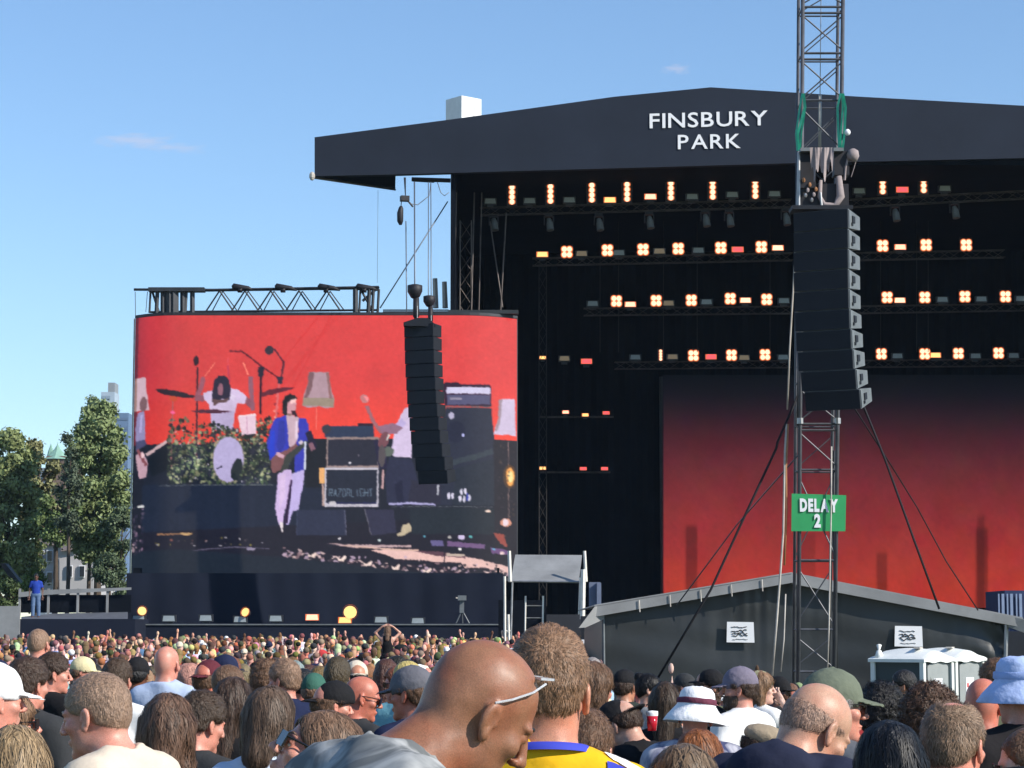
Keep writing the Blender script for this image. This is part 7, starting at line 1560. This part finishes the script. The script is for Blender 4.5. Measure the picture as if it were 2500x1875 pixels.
SNM = {'lblue': 'light blue', 'denim': 'denim blue', 'sky': 'sky blue'}
LM = [(0, 'at left edge'), (150, 'below side deck'), (330, 'below screen left end'), (470, 'below the screen drums'), (640, 'below the screen singer'), (780, 'below brightest yellow lamp'), (920, 'below black speaker column'), (1080, 'left of yellow shirt'), (1250, 'behind yellow shirt'),
      (1420, 'right of yellow shirt'), (1560, 'by tent left end'), (1720, 'below left paper notice'), (1900, 'by mast foot'), (2080, 'left of toilets'), (2260, 'before the toilets'), (2400, 'at right edge')]
HN = {'short': '{} short hair', 'buzz': '{} cropped hair', 'long': 'long {} hair', 'wavy': 'wavy {} hair', 'bob': '{} bobbed hair', 'curly': 'curly {} hair', 'bald': 'a shaved head', 'ponytail': 'a {} ponytail', 'bun': 'a {} hair bun'}
HCN = {'black': 'black', 'dbrown': 'dark brown', 'brown': 'brown', 'lbrown': 'light brown', 'blond': 'blond', 'dblond': 'sandy', 'ginger': 'ginger', 'grey': 'grey'}
used = {}
def dressed(i, Y, px, py, h, x, tpl=None, zbase=None, face=None, label=None):
    t, S, flag = tpl or TPL[rg.choices(range(len(TPL)), [6, 5, 4, 3, 5, 3, 4, 4, 2, 3, 3, 3, 1.2 if Y > 30 else 0.0, 0.8 if Y > 30 else 0.0, 0.8 if Y > 30 else 0.0, 1.2, 2, 3, 2, 1.5])[0]]
    if not flag[0]: o = t[0]; flag[0] = True
    else: o = put(t)
    sk, hc_, sc_, ht = rg.choice(skin_w), rg.choice(hair_w), rg.choice(shirt_w), rg.choice(hat_w)
    v = rg.uniform(.8, 1.2); dress(o, [c * v for c in SKINS[sk]], [c * rg.uniform(.85, 1.15) for c in CC[sc_]], [c * rg.uniform(.7, 1.4) for c in HC[hc_]], CC[rg.choice(['denim', 'black', 'navy', 'khaki', 'charcoal'])], CC[ht], CC[rg.choice(hat_w)])
    s = h / 1.78; f = (rg.gauss(0, 24) if rg.random() < .74 else rg.uniform(-115, 115)) if face is None else face
    o.scale = (s * rg.uniform(.96, 1.05), s * rg.uniform(.96, 1.05), s); o.rotation_euler = (0, 0, -radians(f)); o.location = (x, Y, gz(Y) if zbase is None else zbase)
    where = [w for p_, w in LM if px >= p_ - 60][-1] if px > -60 else LM[0][1]; dist = 'near' if Y < 16 else ('midway' if Y < 26 else 'far')
    hn = HN[S['hair']].format(HCN[hc_]); hat = {'cap': f' under a {ht} cap', 'cap_back': f' under a {ht} backward cap', 'beanie': f' under a {ht} beanie', 'bucket': f' under a {ht} bucket hat'}.get(S.get('hat'), '')
    arms = {'up': ', arm raised', 'upwide': ', arms raised', 'phone': ', hand up', 'face': ', hand at face', 'front': ''}.get(S.get('ar', ''), '')
    if S.get('ar') == 'up' and S.get('al') == 'up': arms = ', both arms raised'
    lab = label or f"person with {hn}{hat} in {SNM.get(sc_, sc_)} top{arms}, {dist} {where}"
    ws = lab.split(); 
    if len(ws) > 16: lab = f"{hn}{hat}, {SNM.get(sc_, sc_)} top{arms}, {dist} {where}"; lab = ' '.join(lab.split()[:16])
    if lab in used and not label:      # another shirt colour, so that the label singles this person out
        for alt in ('teal', 'orange', 'purple', 'green', 'grey', 'cream', 'denim', 'pink'):
            l2 = lab.replace(f' {SNM.get(sc_, sc_)} top', f' {SNM.get(alt, alt)} top')
            if l2 not in used and alt != sc_:
                lab = l2
                for c in o.children:
                    if c.name.startswith('shirt'): c.color = (*CC[alt], 1)
                break
    used[lab] = 1
    tag(o, lab, 'person', 'people in the festival crowd'); return o
for i, (Y, px, py, h, x) in enumerate(spots[:NIND]): dressed(i, Y, px, py, h, x)
# the steward, the girl on shoulders, figures on the stage
o = dressed(0, 92.5, 88, 1400, 1.78, P(88, 1450, 92.5).x, TPL[0], P(88, 1509, 92.5).z, 175, 'steward in a blue shirt standing on the side deck left of the band screen'); o['group'] = ''; del o['group']
for c in o.children:
    if c.name.startswith('shirt'): c.color = (0.02, 0.05, 0.30, 1)
    if c.name.startswith('hair'): c.color = (0.01, 0.01, 0.01, 1)
o.color = (0.12, 0.06, 0.04, 1)
gS = dict(hair='wavy', female=1, hy=0, ar='ontop', al='ontop', sleeve='tank', seed=90); g_ = person(gS, 'crowd'); dress(g_, SKINS['fair'], CC['black'], HC['brown'], CC['black'])
Yg = 56; zt_ = P(946, 1527, Yg).z; s = 0.92; g_.scale = (s, s, s); g_.location = (P(946, 1527, Yg).x, Yg, zt_ - g_['topz'] * s); tag(g_, 'girl in a black vest on shoulders with both hands on her head', 'person')
hgt = (zt_ - 0.60 - gz(Yg)); dressed(0, Yg, 946, 1600, min(1.85, hgt), P(946, 1600, Yg).x, TPL[9], None, 0, 'person carrying the girl in the black vest on his shoulders')
# people beyond the 300 nearest: joined into one crowd mesh, from coarse full figures nearer by and simpler ones far off
def coarse(S):
    parts = []; J, fs = spec_joints(S); R, piv, hc = head_frame(S)
    raised = S.get('ar') in ('up', 'upwide', 'face') or S.get('al') in ('up', 'upwide')
    pts = [j for a in J for j in (a[1], a[2])] + [hc]; lo = np.min(pts, 0) - .13; hi = np.max(pts, 0) + .13; lo[0] = min(lo[0], -.27); hi[0] = max(hi[0], .27)
    X = axis(lo[0], hi[0], hc[0] - .11, hc[0] + .11, .034, .07); Y = axis(min(lo[1], -.17), max(hi[1], .2), hc[1] - .13, hc[1] + .13, .034, .07); Z = axis(.9, max(hi[2], hc[2] + .14), hc[2] - .15, hc[2] + .14, .032, .10)
    m = nets(make_body_fn(S), X, Y, Z); V, Q = verts_of(m), quads_of(m)
    if raised:
        for sh, e, w, dr, side in J:
            if w[2] > 1.3: h = MB().ball(tuple(w + dr * .09), (.045, .035, .085), 6, 5); hv = np.array(h.v, np.float32); hq = [list(f) + [f[2]] * (4 - len(f)) for f in h.f]; Q = np.concatenate([Q, np.array(hq) + len(V)]); V = np.concatenate([V, hv])
    parts.append((V, Q, 'skin')); m = shirt_mesh(S, .066); parts.append((verts_of(m), quads_of(m), 'shirt'))
    if S['hair'] != 'bald' and not (S.get('hat') == 'cap'): m = hair_mesh(S, .030); parts.append((verts_of(m), quads_of(m), 'hair'))
    if S.get('hat') in ('cap', 'cap_back', 'beanie'):
        m = nets({'cap': cap_fn, 'cap_back': lambda q: cap_fn(q, True), 'beanie': beanie_fn}[S['hat']], *box_axes((-.115, -.22, -.01), (.115, .22, .16), .017), 'cap', head_post(S)); parts.append((verts_of(m), quads_of(m), 'hat'))
    elif S.get('hat') == 'bucket':
        mb = bucket_mb(); parts.append((head_post(S)(np.array(mb.v)).astype(np.float32), np.array(mb.f), 'hat'))
    return parts
COARSE = [coarse(dict(S_, seed=n_)) for n_, S_ in enumerate((dict(hair='short', hy=0), dict(hair='short', hy=30, ar='front'), dict(hair='buzz', hy=-40), dict(hair='long', female=1, hy=0), dict(hair='wavy', female=1, hy=40), dict(hair='bob', female=1, hy=-30, ar='face'), dict(hair='bald', hy=15), dict(hair='short', hat='cap', hy=70),
    dict(hair='short', hat='cap_back', hy=0), dict(hair='short', hy=0, ar='up'), dict(hair='bald', hat='bucket', hy=0), dict(hair='short', hy=80, beard=0)))]
def far_crowd(lst):
    rgn = np.random.default_rng(4); V, Q, C = [], [], []; n = 0
    def add(mb, col):
        nonlocal n
        v = np.array(mb.v); V.append(v); C.append(np.tile(np.array(col), (len(v), 1)))
        for f in mb.f:
            f = list(f)
            if len(f) == 3: f.append(f[2])
            Q.append([a + n for a in f])
        n += len(v)
    for (Y, px, py, h, x) in lst:
        if Y < 42:
            k = rg.choices(range(12), [6, 5, 4, 4, 4, 3, 2.5, 3, 2.5, .7, 1.5, 3])[0]; f = rg.gauss(0, 30) if rg.random() < .8 else rg.uniform(-120, 120); a = -radians(f); s = h / 1.78; g = gz(Y); ca, sa = cos(a) * s, sin(a) * s
            cols = {'skin': [c * rg.uniform(.9, 1.2) for c in SKINS[rg.choice(skin_w)]], 'hair': [c * rg.uniform(.8, 2.2) for c in HC[rg.choice(['black', 'dbrown', 'brown', 'brown', 'brown', 'lbrown', 'lbrown', 'blond', 'dblond'])]],  # hair lightened to stand for sunlit highlights
                'shirt': CC[rg.choice(['black', 'black', 'charcoal', 'charcoal', 'white', 'white', 'white', 'navy', 'grey', 'lblue', 'cream', 'maroon', 'red', 'pink', 'khaki', 'denim'])], 'hat': CC[rg.choice(['white', 'cream', 'khaki', 'black', 'navy', 'white', 'charcoal'])]}
            for (v, q, kind) in COARSE[k]:
                V.append(np.stack([x + v[:, 0] * ca - v[:, 1] * sa, Y + v[:, 0] * sa + v[:, 1] * ca, g + v[:, 2] * s], 1)); C.append(np.tile(np.array(cols[kind], float), (len(v), 1))); Q += (q + n).tolist(); n += len(v)
            lg_ = MB().tube([(x - .09, Y, g + .9), (x - .1, Y, g + .03)], [.1, .06], 5, False).tube([(x + .09, Y, g + .9), (x + .1, Y, g + .03)], [.1, .06], 5, False); add(lg_, (0.03, 0.035, 0.05)); continue
        s = h / 1.75; g = gz(Y); sk = [c * rg.uniform(.85, 1.15) for c in SKINS[rg.choice(skin_w)]]; hc_ = [c * rg.uniform(.8, 2.2) for c in HC[rg.choice(['black', 'dbrown', 'dbrown', 'brown', 'brown', 'brown', 'lbrown', 'lbrown', 'blond'])]]; sh = [c * rg.uniform(.8, 1.2) for c in CC[rg.choice(['black', 'black', 'charcoal', 'charcoal', 'white', 'white', 'white', 'navy', 'grey', 'lblue', 'cream', 'maroon', 'red', 'pink', 'khaki', 'denim'])]]; sk = [c * 1.15 for c in sk]  # lightened hair and pale tops stand for sunlit highlights
        f = rg.gauss(0, 22); a = -radians(f); ca, sa = cos(a), sin(a); L = lambda lx, ly, lz: (x + (lx * ca - ly * sa) * s, Y + (lx * sa + ly * ca) * s, g + lz * s)
        m = MB().ball(L(0, 0.02, 1.62), (0.076 * s, 0.09 * s, 0.115 * s), 7, 5).tube([L(0, 0, 1.42), L(0, 0.01, 1.56)], [0.06, 0.05], 5, False); add(m, sk)
        r = rg.random()
        if r < .68: m = MB().ball(L(0, -0.016, 1.672), (0.084 * s, 0.098 * s, 0.082 * s), 8, 5); add(m, hc_)
        elif r < .84: m = MB().ball(L(0, -0.022, 1.65), (0.09 * s, 0.10 * s, 0.105 * s), 9, 6).tube([L(0, -.05, 1.62), L(0, -.09, 1.3)], [0.085 * s, 0.06 * s], 7); add(m, hc_)
        elif r < .93: m = MB().ball(L(0, -0.01, 1.675), (0.088 * s, 0.105 * s, 0.085 * s), 9, 6).box(L(0, 0.12 * rg.choice((-1, 1)), 1.65), (0.13, 0.12, 0.015), a); add(m, CC[rg.choice(['white', 'cream', 'khaki', 'black', 'navy', 'white', 'charcoal'])])
        w = 0.21 * s * rg.uniform(.85, 1.12)
        m = MB(); m.lathe([(0.05, 1.49 * s), (w * .62, 1.465 * s), (w * .98, 1.40 * s), (w, 1.30 * s), (w * .80, 1.0 * s), (w * .84, 0.85 * s)], (x, Y, g), 8, 0.62); add(m, sh)
        m = MB().tube([L(0, 0, .9), L(0, 0, .03)], [.17, .12], 5, False); add(m, (0.03, 0.035, 0.05))
        for sd_ in (-1, 1):
            if rg.random() < (.012 if Y < 70 else .03):
                wr = rg.uniform(-.1, .12); m = MB().tube([L(sd_ * .19, 0, 1.40), L(sd_ * .27, .06, 1.60)], [.055, .042], 6, False); add(m, sh if rg.random() < .4 else sk)
                m = MB().tube([L(sd_ * .27, .06, 1.60), L(sd_ * (.25 + wr), .1, 1.84)], [.042, .028], 6, False).ball(L(sd_ * (.25 + wr), .1, 1.90), (.045, .03, .075), 6, 5); add(m, sk)
            else:
                m = MB().tube([L(sd_ * .2, 0, 1.40), L(sd_ * .25, -.02, 1.12), L(sd_ * .22, .12, .95)], [.055, .045, .03], 4, False); add(m, sh)
    V = np.concatenate(V); me = bpy.data.meshes.new('crowd'); me.from_pydata([tuple(v) for v in V], [], [tuple(dict.fromkeys(q)) for q in Q]); me.polygons.foreach_set('use_smooth', np.ones(len(me.polygons), bool)); set_color(me, np.concatenate(C))
    o = link('crowd', me, mat('far_people', attr='paint', rough=0.85, var=0.2, vscale=12, spec=0.2)); tag(o, 'dense mass of distant people standing right up to the platform', kind='stuff')
far_crowd(spots[NIND:])
for t, S, flag in TPL:      # a template nobody used is dropped
    if not flag[0]:
        for c, g in t[1]:
            for y in g: bpy.data.objects.remove(y)
            bpy.data.objects.remove(c)
        bpy.data.objects.remove(t[0])
for o in list(bpy.data.objects):
    for k in ('topz', 'hcx', 'hcy', 'bandcol', 'proto'):
        if k in o: del o[k]
